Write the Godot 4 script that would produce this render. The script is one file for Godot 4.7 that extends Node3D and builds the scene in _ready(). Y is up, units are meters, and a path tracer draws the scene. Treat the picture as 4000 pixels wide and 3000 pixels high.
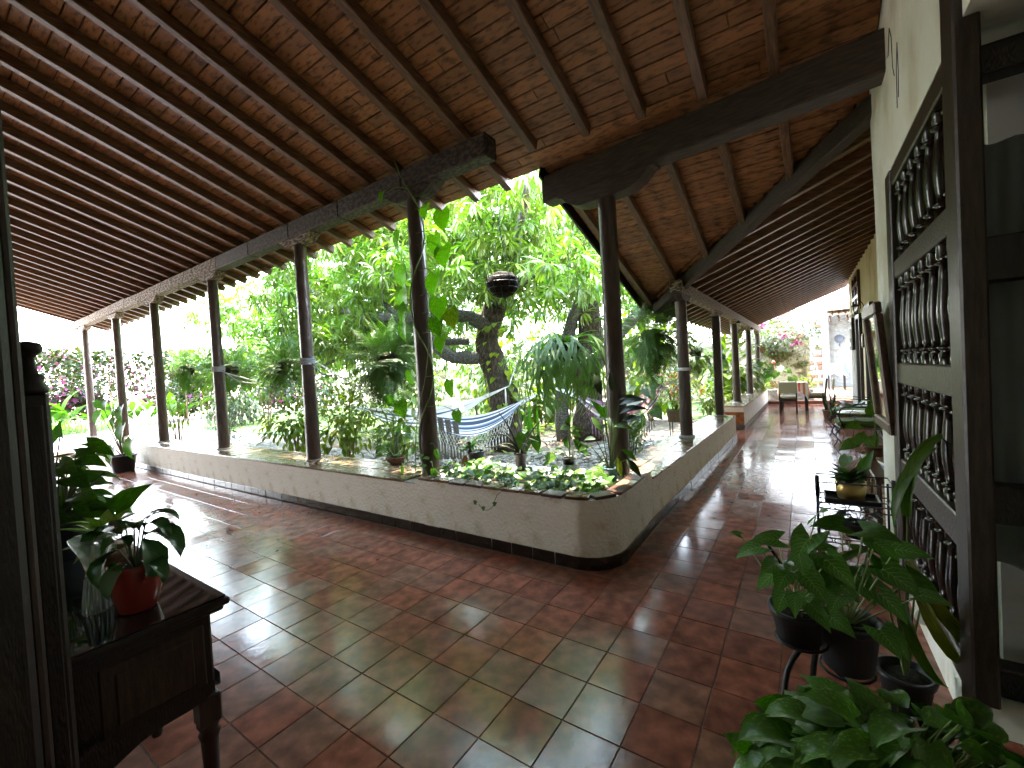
extends Node3D

var rng := RandomNumberGenerator.new()
var M := {}
var T := {}
var taken := {}
const UP := Vector3.UP

# ------------------------------------------------------------------ nodes
func numbered(parent, called):
	var key = str(parent.get_instance_id()) + called
	var k = taken.get(key, 0)
	taken[key] = k + 1
	return called if k == 0 else "%s_%03d" % [called, k]

func put(o, called, parent):
	o.name = numbered(parent, called)
	parent.add_child(o, true)
	return o

func tag(o, label, category, group = ""):
	o.set_meta("label", label)
	o.set_meta("category", category)
	if group != "":
		o.set_meta("group", group)
	return o

func thing(called, label, category, at = Vector3.ZERO, turn = 0.0, group = ""):
	var o = Node3D.new()
	put(o, called, self)
	o.position = at
	o.rotation.y = turn
	return tag(o, label, category, group)

func mesh_of(st):
	st.generate_normals()
	return st.commit()

func inst(called, mesh, m, parent, xf = Transform3D()):
	var o = MeshInstance3D.new()
	o.mesh = mesh
	o.material_override = m
	o.transform = xf
	return put(o, called, parent)

func obj(called, st, m, parent):
	return inst(called, mesh_of(st), m, parent)

func struct_root(called):
	var o = Node3D.new()
	put(o, called, self)
	o.set_meta("kind", "structure")
	return o

func many(called, mesh, m, parent, xfs, tints = []):
	var mm = MultiMesh.new()
	mm.transform_format = MultiMesh.TRANSFORM_3D
	mm.use_colors = tints.size() > 0
	mm.mesh = mesh
	mm.instance_count = xfs.size()
	for i in xfs.size():
		mm.set_instance_transform(i, xfs[i])
		if tints.size() > 0:
			mm.set_instance_color(i, tints[i])
	var o = MultiMeshInstance3D.new()
	o.multimesh = mm
	o.material_override = m
	put(o, called, parent)
	o.set_meta("kind", "stuff")
	return o

# ------------------------------------------------------------------ geometry
func tool_flat():
	var st = SurfaceTool.new()
	st.begin(Mesh.PRIMITIVE_TRIANGLES)
	st.set_smooth_group(-1)
	return st

func tool_smooth():
	var st = SurfaceTool.new()
	st.begin(Mesh.PRIMITIVE_TRIANGLES)
	st.set_smooth_group(0)
	return st

func tri(st, a, b, c, n):
	if (b - a).cross(c - a).dot(n) > 0.0:
		var t = b
		b = c
		c = t
	st.add_vertex(a)
	st.add_vertex(b)
	st.add_vertex(c)

func quad(st, a, b, c, d, n):
	tri(st, a, b, c, n)
	tri(st, a, c, d, n)

func box(st, c, s, bev = 0.0, xf = Transform3D()):
	var h = s * 0.5
	var b = min(bev, min(h.x, min(h.y, h.z)) * 0.9)
	var bs = xf.basis
	if b <= 0.0:
		for ax in 3:
			for sg in [-1.0, 1.0]:
				var n = Vector3.ZERO
				n[ax] = sg
				var u = (ax + 1) % 3
				var v = (ax + 2) % 3
				var p = []
				for q in [[-1, -1], [1, -1], [1, 1], [-1, 1]]:
					var w = Vector3.ZERO
					w[ax] = sg * h[ax]
					w[u] = q[0] * h[u]
					w[v] = q[1] * h[v]
					p.append(xf * (c + w))
				quad(st, p[0], p[1], p[2], p[3], bs * n)
		return
	for ax in 3:
		var u = (ax + 1) % 3
		var v = (ax + 2) % 3
		for sg in [-1.0, 1.0]:
			var n = Vector3.ZERO
			n[ax] = sg
			var p = []
			for q in [[-1, -1], [1, -1], [1, 1], [-1, 1]]:
				var w = Vector3.ZERO
				w[ax] = sg * h[ax]
				w[u] = q[0] * (h[u] - b)
				w[v] = q[1] * (h[v] - b)
				p.append(xf * (c + w))
			quad(st, p[0], p[1], p[2], p[3], bs * n)
		for su in [-1.0, 1.0]:
			for sv in [-1.0, 1.0]:
				var n = Vector3.ZERO
				n[u] = su
				n[v] = sv
				var p = []
				for e in [-1.0, 1.0]:
					var w1 = Vector3.ZERO
					w1[ax] = e * (h[ax] - b)
					w1[u] = su * h[u]
					w1[v] = sv * (h[v] - b)
					var w2 = Vector3.ZERO
					w2[ax] = e * (h[ax] - b)
					w2[u] = su * (h[u] - b)
					w2[v] = sv * h[v]
					p.append(xf * (c + w1))
					p.append(xf * (c + w2))
				quad(st, p[0], p[1], p[3], p[2], bs * n)
	for sx in [-1.0, 1.0]:
		for sy in [-1.0, 1.0]:
			for sz in [-1.0, 1.0]:
				var k = Vector3(sx, sy, sz)
				tri(st, xf * (c + k * Vector3(h.x, h.y - b, h.z - b)), xf * (c + k * Vector3(h.x - b, h.y, h.z - b)), xf * (c + k * Vector3(h.x - b, h.y - b, h.z)), bs * k)

func boxm(s, bev = 0.0):
	var st = tool_flat()
	box(st, Vector3.ZERO, s, bev)
	return mesh_of(st)

func frame_of(dir, up = UP):
	var z = dir.normalized()
	if abs(z.dot(up)) > 0.985:
		up = Vector3.RIGHT if abs(z.x) < 0.9 else Vector3.FORWARD
	var x = up.cross(z).normalized()
	return Basis(x, z.cross(x), z)

# bar of rectangular section from a to b (w across, h upwards)
func bar(st, a, b, w, h, bev = 0.004):
	var d = b - a
	box(st, Vector3.ZERO, Vector3(w, h, d.length()), bev, Transform3D(frame_of(d), (a + b) * 0.5))

func lathe(st, prof, segs = 20, xf = Transform3D(), wob = 0.0):
	var rings = []
	for k in prof.size():
		var ring = []
		for i in segs:
			var a = TAU * i / segs
			var r = prof[k][0] * (1.0 + wob * sin(a * 3.0 + k * 1.7) + wob * 0.6 * sin(a * 5.0 - k))
			ring.append(xf * Vector3(cos(a) * r, prof[k][1], sin(a) * r))
		rings.append(ring)
	for k in prof.size() - 1:
		var dy = prof[k + 1][1] - prof[k][1]
		var dr = prof[k + 1][0] - prof[k][0]
		if dy == 0.0 and dr == 0.0:
			continue
		for i in segs:
			var j = (i + 1) % segs
			var a = TAU * (i + 0.5) / segs
			var n = xf.basis * (Vector3(cos(a) * dy, -dr, sin(a) * dy))
			quad(st, rings[k][i], rings[k][j], rings[k + 1][j], rings[k + 1][i], n)

func tube(st, pts, radii, segs = 6, caps = true):
	var rings = []
	var prev = Vector3.ZERO
	for k in pts.size():
		var d = (pts[min(k + 1, pts.size() - 1)] - pts[max(k - 1, 0)])
		if d.length() < 1e-6:
			d = UP
		d = d.normalized()
		var x
		if k == 0:
			x = frame_of(d).x
		else:
			x = (prev - d * prev.dot(d))
			x = x.normalized() if x.length() > 1e-4 else frame_of(d).x
		prev = x
		var y = d.cross(x)
		var r = radii[k] if radii is Array else radii
		var ring = []
		for i in segs:
			var a = TAU * i / segs
			ring.append(pts[k] + (x * cos(a) + y * sin(a)) * r)
		rings.append(ring)
	for k in pts.size() - 1:
		for i in segs:
			var j = (i + 1) % segs
			var mid = (rings[k][i] + rings[k][j] + rings[k + 1][i] + rings[k + 1][j]) * 0.25
			quad(st, rings[k][i], rings[k][j], rings[k + 1][j], rings[k + 1][i], mid - (pts[k] + pts[k + 1]) * 0.5)
	if caps:
		for e in [0, pts.size() - 1]:
			var o = pts[e] - pts[1] if e == 0 else pts[e] - pts[e - 1]
			for i in segs:
				tri(st, pts[e], rings[e][i], rings[e][(i + 1) % segs], o)

func curve_pts(ctrl, n):
	var c = Curve3D.new()
	for i in ctrl.size():
		var t = (ctrl[min(i + 1, ctrl.size() - 1)] - ctrl[max(i - 1, 0)]) * 0.22
		c.add_point(ctrl[i], -t, t)
	var out = []
	var L = c.get_baked_length()
	for i in n + 1:
		out.append(c.sample_baked(L * i / n, true))
	return out

func prism(st, poly, y0, y1, top = true, bottom = false):
	var n = poly.size()
	var c = Vector2.ZERO
	for p in poly:
		c += p / n
	var area = 0.0
	for i in n:
		area += poly[i].cross(poly[(i + 1) % n])
	var sgn = 1.0 if area > 0 else -1.0
	for i in n:
		var a = poly[i]
		var b = poly[(i + 1) % n]
		var e = b - a
		var nn = Vector3(e.y, 0, -e.x) * sgn
		quad(st, Vector3(a.x, y0, a.y), Vector3(b.x, y0, b.y), Vector3(b.x, y1, b.y), Vector3(a.x, y1, a.y), nn)
	var idx = Geometry2D.triangulate_polygon(PackedVector2Array(poly))
	for i in range(0, idx.size(), 3):
		var t = [poly[idx[i]], poly[idx[i + 1]], poly[idx[i + 2]]]
		if top:
			tri(st, Vector3(t[0].x, y1, t[0].y), Vector3(t[1].x, y1, t[1].y), Vector3(t[2].x, y1, t[2].y), UP)
		if bottom:
			tri(st, Vector3(t[0].x, y0, t[0].y), Vector3(t[1].x, y0, t[1].y), Vector3(t[2].x, y0, t[2].y), -UP)

# ------------------------------------------------------------------ leaves
# a leaf grows along +z from its base, faces +y
const HEART := [0.62, 0.97, 1.0, 0.86, 0.6, 0.28, 0.0]
const LANCE := [0.12, 0.62, 0.92, 1.0, 0.88, 0.55, 0.0]
const OVATE := [0.1, 0.72, 1.0, 0.96, 0.74, 0.4, 0.0]
const STRAP := [0.7, 0.9, 1.0, 1.0, 0.92, 0.66, 0.0]
const ARROW := [0.9, 0.98, 0.86, 0.66, 0.44, 0.2, 0.0]
const SHORT := [0.3, 1.0, 0.7, 0.0]

func add_leaf(st, xf, L, W, shape, back = 0.0, fold = 0.2, droop = 0.6, wave = 0.0):
	var n = shape.size()
	var p = Vector3.ZERO
	var rows = []
	for i in n:
		var t = float(i) / (n - 1)
		var a = droop * (t - 0.25)
		if i > 0:
			p += Vector3(0, -sin(a), cos(a)) * (L / (n - 1))
		var w = shape[i] * W * 0.5
		var nrm = Vector3(0, cos(a), sin(a))
		var bk = Vector3.ZERO
		if i == 0:
			bk = Vector3(0, 0, -back * L)
		elif i == 1:
			bk = Vector3(0, 0, -back * L * 0.3)
		var wl = wave * W * sin(i * 2.1)
		var wr = wave * W * sin(i * 2.6 + 1.3)
		rows.append([p + Vector3(-w, 0, 0) + nrm * (w * fold + wl) + bk, p, p + Vector3(w, 0, 0) + nrm * (w * fold + wr) + bk, t])
	for i in n - 1:
		var A = rows[i]
		var B = rows[i + 1]
		for s in 2:
			var v = [A[s], A[s + 1], B[s + 1], B[s]]
			var u = [s * 0.5, s * 0.5 + 0.5, s * 0.5 + 0.5, s * 0.5]
			var tt = [A[3], A[3], B[3], B[3]]
			for q in [[0, 1, 2], [0, 2, 3]]:
				for k in [q[0], q[1], q[2]]:
					st.set_uv(Vector2(u[k], 1.0 - tt[k]))
					st.add_vertex(xf * v[k])

func leaf_mesh(L, W, shape, back = 0.0, fold = 0.2, droop = 0.6, wave = 0.0):
	var st = tool_smooth()
	add_leaf(st, Transform3D(), L, W, shape, back, fold, droop, wave)
	return mesh_of(st)

func variants(n, L, W, shape, back, fold, droop, wave):
	var out = []
	for i in n:
		out.append(leaf_mesh(L * rng.randf_range(0.9, 1.1), W * rng.randf_range(0.88, 1.12), shape, back, fold * rng.randf_range(0.3, 1.5), droop * rng.randf_range(0.5, 1.6), wave))
	return out

func leaf_xf(at, dir, up = UP, s = 1.0):
	return Transform3D(frame_of(dir, up).scaled_local(Vector3.ONE * s), at)

func rdir():
	var a = rng.randf() * TAU
	var y = rng.randf_range(-1, 1)
	var r = sqrt(1 - y * y)
	return Vector3(cos(a) * r, y, sin(a) * r)

func frond_mesh(L, W, pairs, droop, lw):
	var st = tool_smooth()
	var pts = []
	var p = Vector3.ZERO
	var ang = -0.45
	for i in pairs + 1:
		pts.append(p)
		p += Vector3(0, -sin(ang), cos(ang)) * (L / pairs)
		ang += droop / pairs
	for i in range(2, pairs + 1):
		var t = float(i) / pairs
		var w = W * (0.35 + 1.1 * sin(PI * pow(t, 0.72)) * 0.65) * (1.0 - 0.85 * pow(t, 6.0))
		var d = (pts[i] - pts[i - 1]).normalized()
		for s in [-1.0, 1.0]:
			var dir = (Vector3(s, -0.12, 0) + d * 0.75).normalized()
			add_leaf(st, Transform3D(frame_of(dir, Vector3(0, 1, 0.2)), pts[i]), w, lw, SHORT, 0.0, 0.1, 0.5)
	add_leaf(st, Transform3D(frame_of(pts[pairs] - pts[pairs - 1]), pts[pairs]), W * 0.4, lw * 1.2, SHORT)
	for i in pairs:
		for q in [Vector3(-0.003, 0, 0), Vector3(0.003, 0, 0)]:
			for v in ([pts[i] + q, pts[i] - q, pts[i + 1]] if q.x < 0 else [pts[i] + q, pts[i + 1], pts[i + 1] - q]):
				st.set_uv(Vector2(0.5, 0.5))
				st.add_vertex(v)
	return mesh_of(st)

# ------------------------------------------------------------------ materials
func noise_tex(key, freq, octaves, lo, hi, size = 512, kind = FastNoiseLite.TYPE_SIMPLEX_SMOOTH, mid = null):
	if T.has(key):
		return T[key]
	var n = FastNoiseLite.new()
	n.seed = 11 + T.size()
	n.noise_type = kind
	n.frequency = freq
	n.fractal_octaves = octaves
	var t = NoiseTexture2D.new()
	t.width = size
	t.height = size
	t.seamless = true
	t.noise = n
	var g = Gradient.new()
	g.set_color(0, lo)
	g.set_color(1, hi)
	if mid != null:
		for q in mid:
			g.add_point(q[0], q[1])
	t.color_ramp = g
	T[key] = t
	return t

func bump_tex(key, freq, octaves, strength, size = 512, kind = FastNoiseLite.TYPE_SIMPLEX_SMOOTH):
	if T.has(key):
		return T[key]
	var n = FastNoiseLite.new()
	n.seed = 31 + T.size()
	n.noise_type = kind
	n.frequency = freq
	n.fractal_octaves = octaves
	var t = NoiseTexture2D.new()
	t.width = size
	t.height = size
	t.seamless = true
	t.as_normal_map = true
	t.bump_strength = strength
	t.noise = n
	T[key] = t
	return t

func grey(v):
	return Color(v, v, v)

func mat(r, g, b, rough = 0.8, tex = null, scale = Vector3.ONE, nrm = null, nscale = 0.5, spec = 0.5):
	var m = StandardMaterial3D.new()
	m.albedo_color = Color(r, g, b).linear_to_srgb()
	m.roughness = rough
	m.metallic_specular = spec
	if tex != null or nrm != null:
		m.uv1_triplanar = true
		m.uv1_world_triplanar = true
		m.uv1_scale = scale
	if tex != null:
		m.albedo_texture = tex
	if nrm != null:
		m.normal_enabled = true
		m.normal_texture = nrm
		m.normal_scale = nscale
	return m

func leafmat(r, g, b, rough = 0.45, tex = null, back = 0.7, tinted = false):
	var m = StandardMaterial3D.new()
	m.albedo_color = Color(r, g, b).linear_to_srgb()
	m.roughness = rough
	m.albedo_texture = tex
	m.backlight_enabled = true
	m.backlight = Color(back * 0.75, back, back * 0.16)
	m.cull_mode = BaseMaterial3D.CULL_DISABLED
	m.vertex_color_use_as_albedo = tinted
	return m

# veins drawn across a leaf blade: midrib and side ribs, with a mottle of paler patches
func vein_image(base, rib, patch, ribs, rib_w, amount, sd):
	var im = Image.create(96, 160, false, Image.FORMAT_RGB8)
	var n = FastNoiseLite.new()
	n.seed = sd
	n.frequency = 0.045
	n.fractal_octaves = 3
	for y in 160:
		for x in 96:
			var u = abs(x - 47.5) / 48.0
			var t = 1.0 - y / 159.0
			var f = fposmod((t - u * 0.33) * ribs, 1.0)
			f = min(f, 1.0 - f) / ribs
			var k = clamp(1.0 - f / rib_w, 0.0, 1.0) * (1.0 - u * 0.7)
			k = max(k, clamp(1.0 - u / 0.05, 0.0, 1.0))
			var c = base.lerp(rib, k)
			var q = n.get_noise_2d(x * 1.7, y * 0.9 - x * 0.5) * 1.6 + amount - 0.5
			c = c.lerp(patch, clamp(q * 3.0, 0.0, 0.85) * (0.4 + 0.6 * u))
			im.set_pixel(x, y, c)
	return ImageTexture.create_from_image(im)

func stripes_image(cols):
	var im = Image.create(4, 256, false, Image.FORMAT_RGB8)
	for y in 256:
		var c = cols[int(y / 256.0 * cols.size()) % cols.size()]
		for x in 4:
			im.set_pixel(x, y, c)
	return ImageTexture.create_from_image(im)

func materials():
	var W = Color.WHITE
	var mott = noise_tex("mott", 0.012, 5, grey(0.55), W)
	var fine = noise_tex("fine", 0.05, 4, grey(0.6), W)
	var grain = noise_tex("grain", 0.02, 5, grey(0.42), W)
	var knots = noise_tex("knots", 0.018, 4, grey(0.42), W, 512, FastNoiseLite.TYPE_SIMPLEX_SMOOTH, [[0.28, grey(0.6)], [0.42, grey(0.88)]])
	var stain = noise_tex("stain", 0.007, 6, Color(0.84, 0.8, 0.73), W, 512, FastNoiseLite.TYPE_SIMPLEX_SMOOTH, [[0.26, Color(0.94, 0.92, 0.88)], [0.5, Color(0.98, 0.975, 0.96)]])
	var flake = noise_tex("flake", 0.02, 5, Color(0.3, 0.2, 0.14), Color(0.95, 0.93, 0.9), 512, FastNoiseLite.TYPE_SIMPLEX_SMOOTH, [[0.42, Color(0.42, 0.32, 0.25)], [0.56, Color(0.75, 0.71, 0.66)]])
	var worn = noise_tex("worn", 0.014, 5, grey(0.62), grey(1.0))
	var nb = bump_tex("nb", 0.03, 5, 5.0)
	var nfine = bump_tex("nfine", 0.08, 4, 6.0)
	var nlump = bump_tex("nlump", 0.012, 4, 14.0)
	# timber: grain runs along the axis with the small scale
	for i in 4:
		var k = [1.0, 0.82, 1.15, 0.94][i]
		M["plank_x%d" % i] = mat(0.46 * k, 0.195 * k, 0.08 * k, 0.45, knots, Vector3(0.7, 2.2, 2.2 + i * 0.4), nfine, 0.25)
		M["plank_z%d" % i] = mat(0.46 * k, 0.195 * k, 0.08 * k, 0.45, knots, Vector3(2.2 + i * 0.4, 2.2, 0.7), nfine, 0.25)
	M.rafter_z = mat(0.32, 0.165, 0.095, 0.38, grain, Vector3(5, 5, 0.5), nfine, 0.3)
	M.rafter_x = mat(0.32, 0.165, 0.095, 0.38, grain, Vector3(0.5, 5, 5), nfine, 0.3)
	M.beam_flake = mat(0.5, 0.46, 0.43, 0.75, flake, Vector3(0.9, 2.6, 2.6), nb, 0.7)
	M.beam_dark = mat(0.1, 0.068, 0.05, 0.6, grain, Vector3(0.5, 4, 4), nb, 0.5)
	M.bracket_dark = mat(0.12, 0.09, 0.07, 0.65, flake, Vector3(1.3, 2.2, 2.2), nb, 0.6)
	M.post_paint = mat(0.11, 0.07, 0.06, 0.33, worn, Vector3(3, 0.6, 3), nlump, 0.35)
	M.dark_wood = mat(0.06, 0.034, 0.021, 0.42, grain, Vector3(5, 0.6, 5), nfine, 0.2)
	M.dark_wood_z = mat(0.07, 0.042, 0.026, 0.4, grain, Vector3(5, 5, 0.6), nfine, 0.2)
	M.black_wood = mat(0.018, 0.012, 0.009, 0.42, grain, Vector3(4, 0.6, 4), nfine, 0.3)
	M.baluster = mat(0.03, 0.017, 0.012, 0.22, grain, Vector3(4, 1, 4), nfine, 0.1)
	M.plaster = mat(0.9, 0.875, 0.83, 0.9, noise_tex("whitewear", 0.0045, 6, Color(0.86, 0.83, 0.77), W, 512, FastNoiseLite.TYPE_SIMPLEX_SMOOTH, [[0.22, Color(0.93, 0.915, 0.88)], [0.4, Color(0.985, 0.98, 0.97)]]), Vector3(0.6, 0.9, 0.6), bump_tex("nplaster", 0.03, 6, 12.0), 0.7)
	M.plaster.uv1_scale = Vector3(1.7, 1.7, 1.7)
	M.plaster_wall = mat(0.8, 0.79, 0.72, 0.9, stain, Vector3(0.35, 0.3, 0.35), nlump, 0.4)
	M.plaster_back = mat(0.72, 0.68, 0.6, 0.95, stain, Vector3(0.35, 0.3, 0.35), nlump, 0.4)
	M.cream = mat(0.72, 0.66, 0.47, 0.9, stain, Vector3(0.4, 0.3, 0.4), nlump, 0.35)
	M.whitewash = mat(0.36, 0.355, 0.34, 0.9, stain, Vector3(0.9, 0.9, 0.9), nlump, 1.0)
	M.mossy = mat(0.45, 0.42, 0.32, 0.95, noise_tex("moss", 0.006, 6, Color(0.28, 0.27, 0.2), W, 512, FastNoiseLite.TYPE_SIMPLEX_SMOOTH, [[0.4, Color(0.6, 0.57, 0.45)], [0.55, Color(0.95, 0.93, 0.86)]]), Vector3(0.4, 0.5, 0.4), nlump, 0.8)
	M.orange_band = mat(0.55, 0.2, 0.08, 0.8, mott, Vector3(1, 1, 1), nlump, 0.4)
	M.skirt = mat(0.035, 0.02, 0.017, 0.22, mott, Vector3(2, 2, 2))
	M.skirt_grey = mat(0.12, 0.1, 0.1, 0.3, mott, Vector3(2, 2, 2))
	# floor tiles of waxed pigmented cement
	var wear = noise_tex("wear", 0.02, 5, grey(0.5), grey(1.0))
	var tc = [[0.42, 0.14, 0.085], [0.36, 0.125, 0.08], [0.46, 0.16, 0.1], [0.37, 0.16, 0.105], [0.37, 0.165, 0.105], [0.4, 0.145, 0.095]]
	for i in tc.size():
		var m = mat(tc[i][0], tc[i][1], tc[i][2], [0.15, 0.19, 0.13, 0.17, 0.21, 0.12][i], noise_tex("tile", 0.016, 6, grey(0.58), W), Vector3(0.9, 0.9, 0.9), nb, 0.03)
		m.roughness_texture = null
		m.metallic_specular = 0.5
		M["tile%d" % i] = m
	M.grout = mat(0.2, 0.14, 0.11, 0.8, fine, Vector3(2, 2, 2))
	M.grout_pale = mat(0.6, 0.57, 0.5, 0.8, fine, Vector3(2, 2, 2))
	for i in 3:
		M["cap%d" % i] = mat([0.34, 0.27, 0.4][i], [0.22, 0.17, 0.29][i], [0.13, 0.1, 0.18][i], 0.2, mott, Vector3(1.3, 1.3, 1.3), nb, 0.08)
	M.cap_red = mat(0.12, 0.045, 0.03, 0.4, mott, Vector3(2, 2, 2), nb, 0.4)
	for i in 3:
		M["patio%d" % i] = mat([0.34, 0.3, 0.38][i], [0.17, 0.14, 0.21][i], [0.09, 0.075, 0.12][i], 0.7, mott, Vector3(1, 1, 1), nb, 0.2)
	M.clay = mat(0.36, 0.17, 0.1, 0.85, noise_tex("clay", 0.02, 5, Color(0.35, 0.32, 0.28), W), Vector3(1.2, 1.2, 1.2), nlump, 0.6)
	M.clay_pale = mat(0.6, 0.42, 0.3, 0.85, T.clay, Vector3(1.2, 1.2, 1.2), nlump, 0.6)
	M.brick = mat(0.42, 0.19, 0.11, 0.9, mott, Vector3(2, 2, 2), nlump, 0.8)
	M.soil = mat(0.05, 0.035, 0.025, 0.95, fine, Vector3(3, 3, 3), nlump, 1.0)
	M.ground = mat(0.3, 0.23, 0.16, 0.95, noise_tex("dirt", 0.02, 6, grey(0.45), W), Vector3(0.5, 0.5, 0.5), nlump, 1.0)
	M.lawn = mat(0.12, 0.2, 0.04, 0.95, T.dirt, Vector3(0.35, 0.35, 0.35), nlump, 1.2)
	M.yard = mat(0.3, 0.285, 0.26, 0.9, mott, Vector3(0.3, 0.3, 0.3), nlump, 0.5)
	for i in 3:
		M["cobble%d" % i] = mat([0.5, 0.58, 0.42][i], [0.46, 0.54, 0.39][i], [0.4, 0.47, 0.35][i], 0.8, mott, Vector3(3, 3, 3), nb, 0.4)
	M.bark = mat(0.2, 0.15, 0.11, 0.95, noise_tex("bark", 0.02, 6, grey(0.25), W), Vector3(2.2, 0.7, 2.2), bump_tex("nbark", 0.03, 5, 16.0), 1.3)
	M.lichen = mat(0.34, 0.32, 0.28, 0.95, noise_tex("lichen", 0.02, 5, grey(0.25), W), Vector3(2, 2, 2), T.nbark, 1.2)
	M.twig = mat(0.14, 0.09, 0.05, 0.9)
	M.stem = mat(0.16, 0.24, 0.06, 0.6)
	M.stem_dark = mat(0.05, 0.08, 0.025, 0.5)
	M.stem_pale = mat(0.38, 0.42, 0.2, 0.6)
	# pots, metal, cloth
	M.black_plastic = mat(0.012, 0.013, 0.015, 0.42)
	M.grey_plastic = mat(0.03, 0.033, 0.037, 0.5)
	M.red_glaze = mat(0.24, 0.03, 0.022, 0.25)
	M.blue_plastic = mat(0.05, 0.12, 0.16, 0.4)
	M.gold = mat(0.62, 0.45, 0.16, 0.36)
	M.gold.metallic = 0.75
	M.terracotta = mat(0.3, 0.16, 0.1, 0.85, mott, Vector3(4, 4, 4))
	M.barrel = mat(0.3, 0.2, 0.1, 0.8, grain, Vector3(6, 1, 6))
	M.marbled = mat(0.1, 0.07, 0.055, 0.4, noise_tex("marbled", 0.05, 3, Color(0.1, 0.06, 0.05), Color(0.9, 0.86, 0.8)), Vector3(5, 2, 5))
	M.iron = mat(0.012, 0.012, 0.013, 0.45)
	M.iron.metallic = 0.3
	M.coir = mat(0.03, 0.019, 0.011, 1.0, fine, Vector3(5, 5, 5), nlump, 2.0)
	M.moss_ball = mat(0.06, 0.04, 0.022, 1.0, fine, Vector3(5, 5, 5), nlump, 2.0)
	M.rope = mat(0.55, 0.56, 0.58, 0.9, fine, Vector3(9, 9, 9))
	M.rope_white = mat(0.82, 0.8, 0.76, 0.9)
	M.fringe = mat(0.86, 0.83, 0.78, 0.9)
	M.navy = mat(0.02, 0.025, 0.05, 0.9)
	M.glass = StandardMaterial3D.new()
	M.glass.albedo_color = Color(0.86, 0.92, 0.9, 0.22)
	M.glass.transparency = BaseMaterial3D.TRANSPARENCY_ALPHA
	M.glass.roughness = 0.04
	M.glass.metallic_specular = 0.7
	M.glass_pot = mat(0.3, 0.36, 0.38, 0.12)
	M.glass_top = mat(0.014, 0.015, 0.015, 0.05)
	M.glass_top.metallic_specular = 0.75
	M.mirror = mat(0.85, 0.86, 0.85, 0.03)
	M.mirror.metallic = 1.0
	M.frame_wood = mat(0.16, 0.075, 0.035, 0.4, grain, Vector3(4, 1, 4))
	M.white_paint = mat(0.78, 0.77, 0.73, 0.6)
	M.weathered = mat(0.6, 0.58, 0.55, 0.8, grain, Vector3(4, 4, 4))
	M.cushion = mat(0.11, 0.18, 0.03, 0.95, fine, Vector3(6, 6, 6), nfine, 0.4)
	M.upholstery = mat(0.64, 0.58, 0.4, 0.9, fine, Vector3(9, 9, 9))
	M.tarp = mat(0.22, 0.26, 0.32, 0.5, null)
	M.wicker = mat(0.3, 0.17, 0.06, 0.85, fine, Vector3(9, 9, 9), nlump, 1.5)
	M.paper = mat(0.8, 0.78, 0.7, 0.8)
	M.dark_glass = mat(0.01, 0.01, 0.01, 0.08)
	M.curtain = mat(0.24, 0.28, 0.28, 0.85)
	M.zinc = mat(0.1, 0.11, 0.13, 0.55)
	M.white_plastic = mat(0.72, 0.7, 0.64, 0.4)
	M.brass = mat(0.5, 0.38, 0.2, 0.4)
	# foliage
	var lv = noise_tex("leafv", 0.03, 3, grey(0.62), W, 128)
	M.mango = leafmat(0.2, 0.275, 0.065, 0.34, null, 0.9, true)
	M.mango.backlight = Color(0.72, 0.92, 0.34)
	M.leafy = leafmat(0.16, 0.25, 0.035, 0.42, null, 1.0, true)
	M.leafy.backlight = Color(0.9, 1.0, 0.2)
	M.fern = leafmat(0.11, 0.22, 0.026, 0.5, lv, 0.7)
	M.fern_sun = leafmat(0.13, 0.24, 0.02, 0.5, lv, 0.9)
	M.flower = leafmat(0.62, 0.05, 0.2, 0.7, null, 0.5, true)
	M.flower.backlight = Color(0.6, 0.15, 0.35)
	M.anthurium_flower = mat(0.7, 0.2, 0.14, 0.4)
	var g = func(r, gg, b): return Color(r, gg, b).linear_to_srgb()
	M.pothos = leafmat(1, 1, 1, 0.3, vein_image(g.call(0.06, 0.15, 0.025), g.call(0.1, 0.2, 0.04), g.call(0.16, 0.28, 0.06), 5.0, 0.016, 0.32, 3), 0.9)
	M.pothos_plain = leafmat(1, 1, 1, 0.28, vein_image(g.call(0.08, 0.2, 0.035), g.call(0.13, 0.26, 0.06), g.call(0.32, 0.44, 0.13), 5.0, 0.014, 0.2, 7), 0.9)
	M.pothos_gold = leafmat(1, 1, 1, 0.32, vein_image(g.call(0.08, 0.19, 0.03), g.call(0.14, 0.26, 0.05), g.call(0.36, 0.42, 0.06), 5.0, 0.016, 0.4, 5), 1.0)
	M.vine = leafmat(1, 1, 1, 0.34, vein_image(g.call(0.17, 0.33, 0.04), g.call(0.26, 0.42, 0.07), g.call(0.42, 0.5, 0.07), 6.0, 0.014, 0.3, 21), 1.0)
	M.syngonium = leafmat(1, 1, 1, 0.35, vein_image(g.call(0.075, 0.2, 0.035), g.call(0.4, 0.52, 0.22), g.call(0.15, 0.3, 0.08), 8.0, 0.02, 0.25, 9), 0.9)
	M.peace = leafmat(1, 1, 1, 0.22, vein_image(g.call(0.035, 0.11, 0.028), g.call(0.08, 0.18, 0.07), g.call(0.05, 0.13, 0.035), 12.0, 0.018, 0.0, 13), 0.45)
	M.varieg = leafmat(1, 1, 1, 0.35, vein_image(g.call(0.3, 0.4, 0.09), g.call(0.45, 0.52, 0.16), g.call(0.05, 0.14, 0.03), 3.0, 0.02, 0.42, 17), 0.7)
	M.garden_leaf = leafmat(0.09, 0.2, 0.028, 0.4, lv, 0.95)
	M.bright_leaf = leafmat(0.12, 0.22, 0.025, 0.4, lv, 0.95)
	M.dark_leaf = leafmat(0.03, 0.075, 0.02, 0.42, lv, 0.35)
	M.bronze_leaf = leafmat(0.09, 0.07, 0.035, 0.4, lv, 0.4)
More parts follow.
